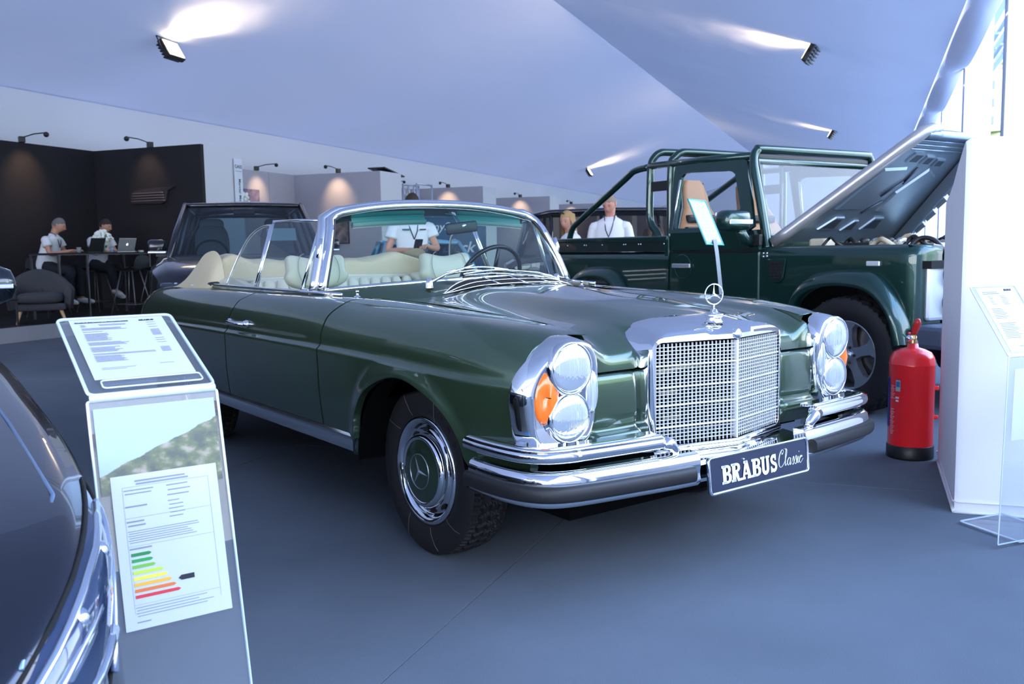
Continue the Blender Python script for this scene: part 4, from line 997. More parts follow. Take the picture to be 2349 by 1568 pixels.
for x in (0, -2.79):
    for s in (-1, 1):
        tyre4((x, s*.79, .405), .405, .27, TYRE, DF, 180 if (x == 0 and s < 0) else 80, 26 if s < 0 and x == 0 else 16); alloy((x, s*.79, .405), .245, s, DRIM, DF, 5, .05, .05, .095)
def side_panel(name, top, y, arch, zb, x0, x1, m, parent, ret=.22, n=60, s=-1):
    """side skin from x0 to x1: rolls over at the top to the inner edge, bottom follows arch(x)"""
    G = []
    for i in range(n+1):
        x = x0+(x1-x0)*i/n; b_ = max(zb, arch(x)) if arch else zb
        row = [(x, s*(y-ret), top), (x, s*(y-.09), top+.003), (x, s*(y-.035), top-.006), (x, s*(y-.010), top-.028), (x, s*y, top-.06)]
        for k in range(1, 9): row.append((x, s*y, (top-.06)+(b_-(top-.06))*k/8))
        G.append(row)
    return MB().grid(G).build(name, m, parent, auto=40)
def arcf(cx, cz, pts):   # half-arch given as list (x, z)
    xs = [p[0] for p in pts]; zs = [p[1] for p in pts]
    return lambda x: float(np.interp(x, xs, zs, left=0, right=0))
fa = cr([(-.50, .42), (-.508, .60), (-.495, .74), (-.41, .88), (-.25, .955), (0, .975), (.20, .95), (.34, .82), (.43, .66), (.47, .50)], 4)
ia = cr([(-.47, .42), (-.475, .60), (-.462, .74), (-.385, .82), (-.25, .875), (-.03, .897), (.17, .868), (.30, .775), (.37, .66), (.41, .50)], 4)
archF = arcf(0, 0, [(p[0]+.0, p[1]-.04) for p in fa if p[1] > .55]); archR = lambda x: archF(x+2.78) if -3.3 < x < -2.3 else 0
for s in (-1, 1):
    # front wing, wraps round the front corner
    G = []
    path = [(-.835, .83)]+[(-.835+i*.045, .83) for i in range(1, 27)]+[(.40, .828), (.45, .815), (.485, .785), (.50, .74), (.505, .68), (.505, .60)]
    for (x, y) in path:
        b_ = max(.60, archF(x)) if x < .46 else .63; row = []
        inx, iny = min(x, .36), .50
        row = [(inx, s*min(iny, y-.02), 1.150), (x-(.05 if x > .42 else 0), s*(y-(.07 if x < .45 else .0)), 1.152), (x-(.012 if x > .42 else 0), s*(y-.028), 1.140), (x, s*(y-.006), 1.115), (x, s*y, 1.08)]
        for k in range(1, 9): row.append((x, s*y, 1.08+(b_-1.08)*k/8))
        G.append(row)
    MB().grid(G).build('front_wing', DG, DF, auto=40)
    for off, nmx in ((0, 'wheel_arch_flare'), (-2.78, 'wheel_arch_flare')):
        G = []
        for a, b_ in zip(fa, ia):
            o = (a[0]+off, a[1]); q = (b_[0]+off, b_[1])
            G.append([(o[0], s*.826, o[1]+.012), (o[0], s*.86, o[1]+.010), ((o[0]+q[0])/2, s*.912, (o[1]+q[1])/2+.012), (q[0], s*.935, q[1]+.004), (q[0]*1+(off-q[0])*.03+0, s*.930, q[1]-.02), (q[0]+(off-q[0])*.05, s*.83, q[1]-.01)])
        MB().grid(G).build(nmx, DG, DF)
    # door
    dn = MB(); dn.prism([(-1.852, .46), (-.845, .46), (-.845, 1.112), (-1.852, 1.112)], s*.79, s*.832, 'Y', bev=.012); d_ = dn.build('door', DG, DF)
    MB().prism([(-1.860, 1.128), (-.845, 1.128), (-.90, 1.275), (-1.868, 1.275)], s*.785, s*.822, 'Y', bev=.012).build('door_upper_panel', DG, d_)
    def ln(x, z, o=0): return (x, s*(.815-.17*(z-1.27)+o), z)
    fo = [(-1.885, 1.27), (-1.915, 1.85), (-1.09, 1.835), (-.915, 1.27)]; fi = [(-1.825, 1.31), (-1.818, 1.74), (-1.78, 1.775), (-1.24, 1.750), (-1.195, 1.725), (-1.03, 1.31)]
    # frame as a closed band between outer polygon and opening
    def band(outer, inner, th, nm, mm, par):
        n = 24
        def rs(P):
            L_ = [math.hypot(P[(i+1) % len(P)][0]-P[i][0], P[(i+1) % len(P)][1]-P[i][1]) for i in range(len(P))]; T_ = sum(L_); out = []; cx = sum(p[0] for p in P)/len(P); cz_ = sum(p[1] for p in P)/len(P)
            for k in range(64):
                a = 2*PI*k/64; d = (math.cos(a), math.sin(a)); best = None
                for i in range(len(P)):
                    p, q = P[i], P[(i+1) % len(P)]; ex, ez = q[0]-p[0], q[1]-p[1]; den = d[0]*ez-d[1]*ex
                    if abs(den) < 1e-9: continue
                    t = ((p[0]-CX)*ez-(p[1]-CZ)*ex)/den; u_ = ((p[0]-CX)*d[1]-(p[1]-CZ)*d[0])/den
                    if t > 0 and -1e-6 <= u_ <= 1+1e-6 and (best is None or t < best): best = t
                out.append((CX+d[0]*best, CZ+d[1]*best))
            return out
        CX = sum(p[0] for p in inner)/len(inner); CZ = sum(p[1] for p in inner)/len(inner)
        A, B = rs(outer), rs(inner); G = []
        for a, b_ in zip(A, B): G.append([ln(*a), ln(*b_), ln(*b_, -th), ln(*a, -th)])
        return MB().grid(G, cu=True, cv=True, smooth=False).build(nm, mm, par)
    band(fo, fi, .03, 'window_frame', DG, d_)
    gp = [ln(x, z, -.012) for x, z in fi]; MB().add(gp, [tuple(range(len(gp)))]).build('door_glass', glassmat('clear_side_glass', (.93, .96, .96), 1.45), d_, fixn=False)
    MB().tube([ln(-1.835, 1.30, .004), ln(-1.822, 1.72, .004)], .008, 6).build('window_trim', CHROME, d_)
    hb = MB(); hb.lathe([(.105, s*.001), (.10, s*.006), (.09, -s*.004), (0, -s*.010)], (-1.69, s*.832, .99), 'Y', 28); hb.build('handle_recess', DG, d_)
    MB().box((-1.69, s*.85, 1.00), (.22, .016, .038), bev=.007).build('door_handle', mat('handle_silver', (.6, .62, .65), .3, .8), d_)
    MB().box((-1.36, s*.772, 1.10), (.98, .02, .36)).build('door_inner_panel', BLACK, d_)
    for z in (1.20, .62):
        MB().box((-.86, s*.835, z), (.075, .03, .085), bev=.006).build('hinge', BLACK, d_)
    # pillar behind the door and the load bed
    MB().box((-1.90, s*.80, .85), (.06, .05, .80), bev=.01).build('bed_corner_post', DG, DF)
    bp = side_panel('bed_side', 1.118, .832, archR, .58, -1.87, -3.78, DG, DF, ret=.03, s=s)
    rl = MB(); rl.box((-2.83, s*.800, 1.232), (1.90, .075, .045), bev=.012); rl.build('bed_rail', DG, bp)
    MB().box((-2.83, s*.806, 1.168), (1.90, .035, .095), bev=.004).build('bed_upper_side', mat('green_black', (.008, .02, .02), .3, .3, coat=1), bp)
    for k, x in enumerate((-1.93, -2.24, -2.27, -2.45, -2.48, -2.80, -3.05, -3.08, -3.36, -3.56, -3.59)):
        MB().ball((x, s*.826, 1.185), (.009, .004, .009), 8, 4).build('rivet', CHROME, bp)
    # roll cage half
    cg = DG
    def T_(nm, pts, r=.030): MB().tube([(x, s*y, z) for x, y, z in pts], r, 12).build(nm, cg, DF)
    T_('cage_side_rail', [(-2.27, .70, 1.872), (-1.6, .70, 1.866), (-1.03, .70, 1.85)], .030)
    T_('cage_stay', cr([(-2.28, .69, 1.868), (-2.50, .68, 1.850), (-2.66, .67, 1.78), (-3.36, .66, 1.44), (-3.50, .66, 1.36), (-3.56, .66, 1.25)], 4))
for (x0, h0, base) in ((-2.26, 2.0, -2.12), (-1.99, 1.975, -1.99)):
    half = [(base, .70, 1.20), (base-.04*(base > -2.2 and x0 < -2.1), .70, 1.28), (x0, .70, 1.40), (x0, .70, 1.70), (x0, .69, 1.88), (x0+.01, .665, h0-.055), (x0+.02, .61, h0-.012), (x0+.02, .5, h0), (x0+.02, 0, h0)]
    pts = [Vector(p) for p in cr(half, 4)]; full = pts+[Vector((p.x, -p.y, p.z)) for p in pts[-2::-1]]
    MB().tube(full, .033, 12).build('cage_hoop', DG, DF)
half = [(-.835, .745, 1.13), (-.86, .742, 1.22), (-.93, .735, 1.50), (-1.005, .725, 1.76), (-1.03, .70, 1.85), (-1.03, .665, 1.895), (-1.03, .60, 1.905), (-1.03, 0, 1.905)]
pts = [Vector(p) for p in cr(half, 4)]; MB().tube(pts+[Vector((p.x, -p.y, p.z)) for p in pts[-2::-1]], .034, 12).build('cage_hoop', DG, DF)
for s in (-1, 1): MB().box((-2.125, s*.70, 1.69), (.22, .03, .085), bev=.006).build('cage_gusset', BLACK, DF)
# windscreen
wf = MB(); c4 = [Vector((-.885, s_*.69, 1.22)) for s_ in (-1, 1)]+[Vector((-1.045, s_*.66, 1.815)) for s_ in (1, -1)]
wf.tube(c4, .030, 8, closed=True); wfo = wf.build('windscreen_frame', DG, DF)
MB().add(c4, [(0, 1, 2, 3)]).build('windscreen', DGLASS, wfo, fixn=False)
MB().box((-1.045, 0, 1.845), (.05, 1.32, .05), bev=.015).build('header_bar', BLACK, wfo)
for y in (-.30, .30):
    mb = MB(); mb.tube([(-.865, y, 1.235), (-.90, y+.12, 1.30), (-.90, y+.18, 1.32)], .006, 6); mb.tube([(-.888, y-.03, 1.27), (-.905, y+.34, 1.33)], .008, 5); mb.build('wiper', BLACK, DF)
MB().box((-.845, 0, 1.15), (.10, 1.46, .12), bev=.02).build('scuttle', DG, DF)
for y in (-.35, .2): MB().box((-.795, y, 1.165), (.02, .35, .05), bev=.008).build('scuttle_vent', DG, DF)
# front end
MB().box((.30, 0, .86), (.36, 1.0, .50), bev=.02).build('grille_panel', mat('grille_black', (.01, .01, .012), .4), DF)
LTW = mat('white_lamp_glass', (.75, .82, .9), .1, .6)
for s in (-1, 1):
    hp = MB().box((.508, s*.605, .85), (.05, .31, .385), bev=.035).build('lamp_surround', mat('satin_white_silver', (.62, .66, .72), .35, .5), DF)
    for zz, r in ((.955, .085), (.775, .085)):
        yy = s*.545
        MB().lathe([(r, .53), (r*.98, .575), (r*.86, .580), (r*.80, .56)], (0, yy, zz), 'X', 30).build('lamp_ring', BLACK, hp)
        MB().lathe([(r*.82, .560), (r*.5, .568), (0, .572)], (0, yy, zz), 'X', 26).build('lamp_lens', LTW, hp)
MB().box((.60, 0, .565), (.22, 1.72, .15), bev=.03).build('front_bumper', mat('bumper_charcoal', (.07, .085, .12), .55), DF)
MB().box((.46, 0, .42), (.12, .9, .18), bev=.02).build('skid_plate', BLACK, DF)
# chassis, floor, inner arches
mb = MB(); mb.box((-1.5, 0, .50), (4.4, .7, .14)); mb.box((-3.0, 0, .80), (1.5, 1.54, .04)); mb.box((-1.35, 0, .62), (1.0, 1.5, .04)); mb.box((-2.26, 0, .98), (.04, 1.54, .30)); mb.box((-3.76, 0, .92), (.05, 1.60, .60)); mb.box((0, 0, 1.02), (1.1, 1.56, .05))
mb.box((-.85, 0, .80), (.05, 1.5, .60)); mb.box((0, 0, .70), (.5, .9, .7)); mb.box((-2.79, 0, .55), (.6, .95, .4)); mb.build('chassis', DARK, DF)
for x in (0, -2.79): MB().tube([(x, -.72, .405), (x, .72, .405)], .05, 10).build('axle', BLACK, DF)
# seats
def rseat(y, x=-1.60):
    st = MB(); G = []
    for (z, w, xx) in ((.80, .24, 0), (1.0, .25, -.03), (1.15, .27, -.06), (1.30, .26, -.10), (1.42, .20, -.14), (1.50, .15, -.17), (1.62, .135, -.20), (1.70, .12, -.22), (1.745, .08, -.23)):
        G.append([(x+xx+.055, y+w*t, z) for t in (-1, -.6, 0, .6, 1)]+[(x+xx-.05, y+w*t, z) for t in (1, 0, -1)])
    st.grid(G, cv=True); st.add(G[-1], [tuple(range(8))]); s_ = st.build('seat', TAN, DF)
    for sg in (-1, 1):
        MB().tube([(x+xx+.02, y+sg*(w+.01), z) for (z, w, xx) in ((.80, .24, 0), (1.0, .25, -.03), (1.15, .27, -.06), (1.30, .26, -.10), (1.42, .20, -.14), (1.50, .15, -.17), (1.62, .135, -.20), (1.72, .11, -.22))], .020, 8).build('bolster', DG, s_)
    MB().box((x-.10, y, 1.40), (.13, .34, .07), bev=.02).build('harness_slot', BLACK, s_)
    MB().box((x+.22, y, .74), (.50, .50, .16), bev=.05).build('seat_base', TAN, s_)
rseat(-.36, -1.90); rseat(.38, -1.90)
MB().box((-1.02, 0, 1.10), (.22, 1.44, .22), bev=.03).build('dashboard', BLACK, DF)
sw_ = [Vector((-1.22, .38+.18*math.cos(a), 1.16+.17*math.sin(a))) for a in [2*PI*k/28 for k in range(28)]]; MB().tube([p+Vector((-(p.z-1.16)*.45, 0, 0)) for p in sw_], .014, 8, closed=True).build('steering_wheel', DG, DF)
# mirror
mb = MB(); mb.box((-.895, -1.055, 1.345), (.16, .26, .155), bev=.045); mr = mb.build('door_mirror', DG, DF)
for p in mr.data.polygons: p.use_smooth = True
MB().box((-.812, -1.055, 1.335), (.012, .235, .035), bev=.005).build('indicator_strip', LTW, mr)
MB().box((-.978, -1.055, 1.35), (.01, .20, .115), bev=.004).build('mirror_glass', CHROME, mr)
MB().tube([(-.89, -.99, 1.28), (-.90, -.93, 1.21), (-.93, -.83, 1.19)], [.035, .04, .05], 10).build('mirror_arm', DG, mr)
# side vent, side repeater
vt = MB().prism([(-.762, 1.055), (-.575, 1.060), (-.60, .915), (-.635, .885), (-.70, .885), (-.735, .915)], -.832, -.846, 'Y', bev=.006).build('side_vent_frame', DG, DF)
MB().prism([(-.735, 1.035), (-.60, 1.040), (-.62, .925), (-.65, .905), (-.695, .905), (-.715, .925)], -.8465, -.849, 'Y').build('vent_mesh', DARK, vt)
mb = MB(); [mb.box((-.67, -.8502, .92+.022*k), (.12-.004*(6-k), .004, .004)) for k in range(6)]; [mb.box((-.72+.022*k, -.8502, .975), (.003, .004, .11)) for k in range(1, 6)]; vm = mb.build('vent_bars', BLACK, vt)
MB().box((.165, -.838, 1.028), (.105, .014, .034), bev=.006).build('side_repeater', LTW, DF)
for x, z in ((-.80, 1.10), (-.765, 1.10), (-.80, 1.075), (-.765, 1.078)): MB().ball((x, -.834, z), (.010, .005, .010), 8, 4).build('rivet', CHROME, DF)
# open bonnet
HB, HT = Vector((-.80, 0, 1.185)), Vector((.165, 0, 1.925)); bd = (HT-HB); bl = bd.length; bd.normalize(); bn = Vector((bd.z, 0, -bd.x))   # bn points to the underside (front-down)
def bpnt(t, w, o=0.): return HB+bd*bl*t+Vector((0, w*(.735-.40*t**1.0), 0))+bn*o
G = [[bpnt(t, w, -.02+.02*w*w) for w in [-1+2*j/12 for j in range(13)]] for t in [i/14 for i in range(15)]]
G2 = [[bpnt(t, w, .012) for w in [-1+2*j/12 for j in range(13)]] for t in [i/14 for i in range(15)]]
mb = MB(); mb.grid(G); mb.build('bonnet_skin', DG, DF)
bi = MB(); bi.grid(G2); bo = bi.build('bonnet_inner', GREYB, DF)
mb = MB(); mb.tube([bpnt(t, -1.0, .01) for t in [i/10 for i in range(11)]]+[bpnt(1.03, -.9, .01), bpnt(1.04, -.6, .01)], [.045]*11+[.035, .02], 10); mb.build('bonnet_near_flange', mat('bonnet_edge_silver', (.52, .50, .50), .32, .7), DF)
for w, nmb in ((1, 'bonnet_far_flange'),):
    G = [[bpnt(t, w, .01), bpnt(t, w*1.02, .05), bpnt(t, w*.99, .10), bpnt(t, w*.90, .105), bpnt(t, w*.86, .03)] for t in [i/20 for i in range(21)]]; fb = MB().grid(G).build(nmb, GREYB, DF)
    for k in range(7):
        t = .08+.125*k; MB().prism([(0, 0), (.10, 0), (.10, .10), (0, .10)], -.010, .010, 'Z', rot=Matrix((tuple(bd), tuple(bn), (0, 1, 0))).transposed(), loc=bpnt(t, w*.965, .025), bev=.004).build('flange_tab', SILVER, fb)
MB().tube([bpnt(1.0, w, .03) for w in (-.95, -.5, 0, .5, .95)], .030, 8).build('bonnet_lip', GREYB, DF)
def bplate(poly, o0, o1, m, nm, bev=.004):
    vs = [bpnt(t, w, o0) for t, w in poly]; c = sum((Vector(v) for v in vs), Vector())/len(vs); vi = [v.lerp(c, .06)+bn*(o1-o0) for v in vs]; n = len(vs)
    return MB().add(vs+vi, [(i, (i+1) % n, n+(i+1) % n, n+i) for i in range(n)]+[tuple(range(n, 2*n))]).build(nm, m, bo)
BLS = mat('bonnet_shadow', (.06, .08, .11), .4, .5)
def bhole(poly): 
    p = bplate(poly, .013, .026, GREYB, 'pressed_rib'); 
    q = [(t_+(ct-t_)*.28, w_+(cw-w_)*.28) for (t_, w_) in poly for ct, cw in [(sum(a for a, _ in poly)/len(poly), sum(b__ for _, b__ in poly)/len(poly))]]
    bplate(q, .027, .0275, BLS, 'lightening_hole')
for (a, b_, c_, d_) in ((.14, .26, -.62, -.34), (.13, .23, -.22, -.02), (.14, .26, .10, .40)): bhole([(a, c_), (a, d_), (b_, d_-.04), (b_, c_+.08)])
for (a, b_, c_, d_) in ((.76, .84, -.50, -.22), (.75, .82, -.10, .14), (.74, .80, .26, .50)): bhole([(a, c_), (a, d_), (b_, d_), (b_, c_)])
bplate([(.33, -.75), (.34, -.30), (.72, -.28), (.70, -.78)], .013, .030, GREYB, 'pressed_panel'); bplate([(.32, .05), (.32, .45), (.66, .62), (.72, .30), (.50, .06)], .013, .030, GREYB, 'pressed_panel')
for (t0, w0, t1, w1) in ((.30, -.18, .42, -.02), (.46, -.16, .60, -.02), (.58, .02, .72, -.02)): MB().tube([bpnt(t0, w0, .018), bpnt(t1, w1, .018)], .012, 6, flat=.6).build('slot', BLS, bo)
for t in (.87, .905, .94): MB().tube([bpnt(t, w, .02) for w in (-.85, 0, .85)], .008, 6).build('rib', GREYB, bo)
MB().tube([Vector((.12, .26, 1.86)), Vector((.125, .30, 1.5)), Vector((.20, .30, 1.17)), Vector((.17, .30, 1.18)), Vector((.17, .30, 1.21))], .0065, 6).build('bonnet_prop', BLACK, DF)
# engine bay clutter
ENG = [('engine_block', (-.45, -.10, 1.09), (.5, .5, .16), BLACK), ('airbox', (-.30, .35, 1.12), (.34, .28, .15), BLACK), ('reservoir', (-.60, -.42, 1.17), (.16, .12, .07), mat('reservoir_white', (.6, .55, .42), .4)), ('reservoir', (-.12, -.28, 1.16), (.26, .14, .05), mat('reservoir_white', (.6, .55, .42), .4)), ('battery', (.05, .2, 1.13), (.2, .2, .12), mat('battery_grey', (.25, .26, .28), .5)), ('turbo_duct', (.20, -.2, 1.12), (.16, .3, .08), SILVER)]
for nm_, c, d, m in ENG: MB().box(c, d, bev=.02).build(nm_, m, DF)
rr = random.Random(5)
for k in range(12):
    x, y = -.65+rr.random()*.9, -.55+rr.random()*1.0; pts = cr([(x, y, 1.10), (x+.06, y+.06, 1.17+rr.random()*.04), (x+.16, y-.02+rr.random()*.1, 1.18), (x+.24, y+.08, 1.10)], 4)
    MB().tube(pts, .008+.012*rr.random(), 8).build('hose', [BLACK, BLACK, mat('copper_pipe', (.5, .25, .12), .3, .8), mat('hose_beige', (.45, .38, .26), .5)][k % 4], DF)
for k in range(4): MB().lathe([(.03, 0), (.035, .02), (.02, .03), (0, .032)], (-.2+.1*k, -.45, 1.17), n=14).build('filler_cap', [BLACK, SILVER][k % 2], DF)
MB().box((-2.02, -.45, 1.28), (.22, .24, .10), bev=.01).build('bed_box', BLACK, DF)
# ================================================================== OTHER VEHICLES
def loftcar(name, label, loc, rz, body, cab, bodymat, glassm, wheels, wr, ww, W2, rimm, wbp=None, group=None):
    """body: rows (x, z bottom, z shoulder, z top, w bottom, w shoulder, w top); cab: (base corners, roof corners)"""
    r = thing(name, label, 'car', loc, math.radians(rz), group); B = cr(body, 5); G = []
    for b_ in B:
        x, zb, zs, zt, wb, wsd, wt = b_
        half = [(wb, zb), (wb*1.01, zb+(zs-zb)*.30), ((wb+wsd)/2*1.02, zb+(zs-zb)*.62), (wsd, zs-.04*(zs-zb)), (wsd*.985, zs+.10*(zt-zs)), (wt+(wsd-wt)*.45, zs+.62*(zt-zs)), (wt, zs+.86*(zt-zs)), (wt*.5, zt-.006), (0, zt)]
        H_ = [tuple(q) for q in cr(half, 3)]
        G.append([(x, -y, z) for y, z in H_]+[(x, y, z) for y, z in H_[-2::-1]])
    mb = MB().grid(G); n = len(G[0]); mb.add(G[0], [tuple(range(n))]); mb.add(G[-1], [tuple(range(n))[::-1]]); mb.build('body_shell', bodymat, r)
    MB().box((sum(w[0] for w in wheels)/max(1, len(wheels)), 0, .34), (abs(wheels[0][0]-wheels[-1][0])+.2, W2*1.5, .22)).build('underbody', DARK, r)
    base, roof = cab    # (x, y, z) right-hand halves from front to rear: base pts and roof pts, same count
    k = len(base)
    for s in (-1, 1):
        bp = [Vector((x, s*y, z)) for x, y, z in base]; rp = [Vector((x, s*y, z)) for x, y, z in roof]
        for i in range(k-1):
            a, b2, c, d = bp[i], bp[i+1], rp[i+1], rp[i]
            MB().add([a, b2, c, d], [(0, 1, 2, 3)]).build('side_window', glassm, r, fixn=False)
        for i in range(k): MB().tube([bp[i], bp[i].lerp(rp[i], .5)+Vector((0, s*.012, 0)), rp[i]], .034 if i in (0, k-1) else .026, 8).build('pillar', bodymat, r)
        MB().tube(rp, .035, 8).build('roof_rail', bodymat, r)
        MB().tube(bp, .016, 6).build('belt_line', BLACK, r)
    def scr(i, nm):
        b0, r0 = base[i], roof[i]; G = []; fx = 1 if i == 0 else -1
        for j in range(13):
            t = -1+j/6; G.append([Vector((b0[0]*(1-q)+r0[0]*q+fx*.06*(1-t*t), (b0[1]*(1-q)+r0[1]*q)*t, b0[2]*(1-q)+r0[2]*q+.01*(1-t*t))) for q in (0, .25, .5, .75, 1)])
        MB().grid(G).build(nm, glassm, r, fixn=False)
        MB().tube([g[-1] for g in G], .03, 8).build('header', bodymat, r)
        MB().tube([g[0] for g in G], .018, 6).build('scuttle_seal', BLACK, r)
    scr(0, 'windscreen'); scr(k-1, 'rear_window')
    G = []
    P = cr(roof, 4)
    for p in P: G.append([(p[0], p[1]*t, p[2]+.045*(1-t*t)) for t in [-1+j/6 for j in range(13)]])
    MB().grid(G).build('roof', bodymat, r)
    for (x, s) in wheels:
        MB().lathe([(wr*.62, -ww*.5), (wr*.9, -ww*.53), (wr, -ww*.40), (wr, ww*.40), (wr*.9, ww*.53), (wr*.62, ww*.5)], (x, s*(W2-ww/2-.01), wr), 'Y', 40).build('tyre', TYRE, r)
        alloy((x, s*(W2-ww/2-.01), wr), wr*.64, s, rimm, r, 5, .035, .04, ww*.45)
        G = [[(x+q*math.cos(a), s*yy, wr+q*math.sin(a)) for q, yy in ((wr*1.16, W2+.003), (wr*1.10, W2+.014), (wr*1.04, W2+.004))] for a in [PI*j/16 for j in range(17)]]
        MB().grid(G).build('arch_trim', bodymat, r)
        MB().lathe([(0, s*(W2+.001)), (wr*1.10, s*(W2+.002))], (x, 0, wr), 'Y', 32, a0=0, a1=PI).build('arch_opening', DARK, r) if False else None
    return r
# --- dark luxury off-roader facing the camera, left of the convertible
RRB = mat('dark_aubergine_metallic', (.018, .016, .024), .30, .6, coat=1.); RRG = glassmat('dark_tint_glass', (.42, .52, .58), 1.5); DRK = mat('black_rim', (.02, .02, .022), .3, .7)
rb = [(-3.9, .50, 1.00, 1.10, .90, .93, .80), (-3.6, .45, 1.02, 1.12, .95, .98, .85), (-2.0, .42, 1.03, 1.12, .97, 1.0, .86), (-.7, .42, 1.05, 1.12, .98, 1.0, .86), (-.3, .42, 1.04, 1.14, .98, 1.0, .84), (.2, .42, 1.01, 1.10, .98, .99, .80), (.55, .42, .97, 1.04, .96, .95, .76), (.72, .40, .92, .97, .92, .90, .70), (.80, .40, .80, .84, .86, .83, .62)]
RR = loftcar('off_roader', 'black luxury off-roader facing the camera behind the tail of the convertible', (-6.95, 1.2, 0), -20, rb,
    ([(-.42, .85, 1.10), (-1.15, .89, 1.09), (-2.2, .89, 1.09), (-3.3, .86, 1.09), (-3.75, .80, 1.08)], [(-1.20, .675, 1.735), (-1.45, .69, 1.755), (-2.3, .69, 1.755), (-3.3, .67, 1.74), (-3.62, .63, 1.70)]), RRB, RRG, [(0, -1), (0, 1), (-2.92, -1), (-2.92, 1)], .39, .27, 1.0, DRK)
MB().box((.805, 0, .80), (.05, 1.02, .20), bev=.02).build('front_grille', BLACK, RR)
for k in range(3): MB().box((.835, 0, .745+.055*k), (.012, .98, .016)).build('grille_bar', SILVER, RR)
for s in (-1, 1):
    hl = MB().box((.70, s*.72, .80), (.22, .36, .155), Matrix.Rotation(-s*.35, 3, 'Z'), bev=.03).build('headlamp', mat('dark_lamp', (.02, .03, .05), .08, coat=1), RR)
    for k in range(3): MB().box((.812-.03*k, s*(.60+.09*k), .845), (.03, .06, .018), Matrix.Rotation(-s*.35, 3, 'Z'), bev=.006).build('lamp_element', mat('lamp_white', (.8, .85, .95), .3, emit=(.8, .9, 1), es=.6), hl)
    mb = MB(); mb.box((-.72, s*.985, 1.25), (.16, .21, .16), bev=.05); mm = mb.build('door_mirror', RRB, RR)
    for p in mm.data.polygons: p.use_smooth = True
    MB().box((-.72, s*.98, 1.185), (.165, .20, .03), bev=.01).build('mirror_base', SILVER, mm); MB().box((-.74, s*.93, 1.15), (.08, .14, .03)).build('mirror_arm', BLACK, mm)
    cushion('seat', (-1.75, s*.40, 1.22), (.16, .42, .62), mat('dark_seat_grey', (.10, .12, .14), .6), RR, Matrix.Rotation(-.15, 3, 'Y'))
    cushion('headrest', (-1.80, s*.40, 1.52), (.11, .30, .17), mat('dark_seat_grey', (.10, .12, .14), .6), RR)
MB().box((.835, 0, .52), (.06, 1.5, .18), bev=.02).build('lower_intake', BLACK, RR)
MB().box((-.95, 0, 1.10), (.6, 1.6, .10), bev=.03).build('dashboard', mat('dash_dark', (.03, .035, .045), .6), RR)
MB().tube([(-1.22+.05*math.sin(a), -.40+.19*math.cos(a), 1.16+.16*math.sin(a)) for a in [2*PI*k/24 for k in range(24)]], .014, 8, closed=True).build('steering_wheel', BLACK, RR)
MB().box((-1.20, 0, 1.66), (.06, .26, .07), bev=.02).build('interior_mirror', BLACK, RR)
mb = MB(); mb.box((-.90, .42, 1.38), (.004, .34, .24), Matrix.Rotation(-.9, 3, 'Y')); tag(mb.build('paper_sheet', mat('teal_white_paper', (.55, .72, .70), .7), None, (-6.95, 1.2, 0), (0, 0, math.radians(-20))), 'pale information sheet lying behind the windscreen of the black off-roader', 'paper')
# --- black estate car behind the two visitors, light blue small coupe behind the windscreen
SV = mat('black_blue_metallic', (.010, .011, .018), .25, .5, coat=1.)
sb = [(-3.95, .50, .85, .95, .82, .86, .70), (-3.6, .42, .98, 1.06, .92, .95, .82), (-2.2, .40, 1.02, 1.08, .95, .97, .84), (-.6, .40, 1.03, 1.10, .95, .97, .84), (.1, .40, 1.0, 1.08, .95, .95, .78), (.6, .40, .92, 1.0, .92, .90, .70), (.82, .42, .72, .80, .85, .80, .60)]
SUV = loftcar('estate_car', 'black high-roofed car standing side-on behind the two visitors at the pickup bed', (-6.0, 8.95, 0), 55, sb,
    ([(-.50, .84, 1.08), (-1.35, .87, 1.07), (-2.35, .87, 1.07), (-3.3, .84, 1.06), (-3.75, .78, 1.05)], [(-1.25, .68, 1.66), (-1.5, .70, 1.69), (-2.4, .70, 1.70), (-3.3, .68, 1.68), (-3.6, .64, 1.62)]), SV, glassmat('estate_glass', (.5, .45, .40), 1.5), [(0, -1), (0, 1), (-2.9, -1), (-2.9, 1)], .37, .25, .96, DRK)
for y in (-.4, .4):
    for x in (-1.7, -2.6): cushion('seat', (x, y, 1.15), (.16, .46, .62), mat('beige_seat', (.42, .35, .27), .6), SUV)
LB = mat('light_blue_paint', (.12, .36, .52), .25, 0, coat=1.)
bb = [(-3.1, .40, .62, .70, .72, .74, .55), (-2.7, .32, .74, .88, .80, .82, .62), (-1.9, .30, .80, .90, .82, .82, .70), (-.8, .28, .80, .88, .82, .82, .70), (.0, .28, .78, .84, .82, .82, .60), (.55, .28, .66, .70, .78, .76, .50), (.75, .34, .50, .56, .66, .64, .40)]
CP = loftcar('small_coupe', 'light blue small classic coupe seen through the windscreen of the green convertible', (-7.3, 3.9, 0), -20, bb,
    ([(-.55, .66, .86), (-1.3, .70, .86), (-2.0, .66, .86), (-2.55, .55, .85)], [(-.98, .52, 1.26), (-1.3, .54, 1.29), (-1.7, .53, 1.27), (-2.1, .48, 1.18)]), LB, glassmat('coupe_glass', (.35, .45, .5), 1.5), [(0, -1), (0, 1), (-2.25, -1), (-2.25, 1)], .30, .18, .82, SILVER)
for s in (-1, 1): MB().box((-1.1, s*.826, .46), (1.5, .008, .14)).build('side_stripe', mat('orange_stripe', (.7, .08, .03), .4), CP)
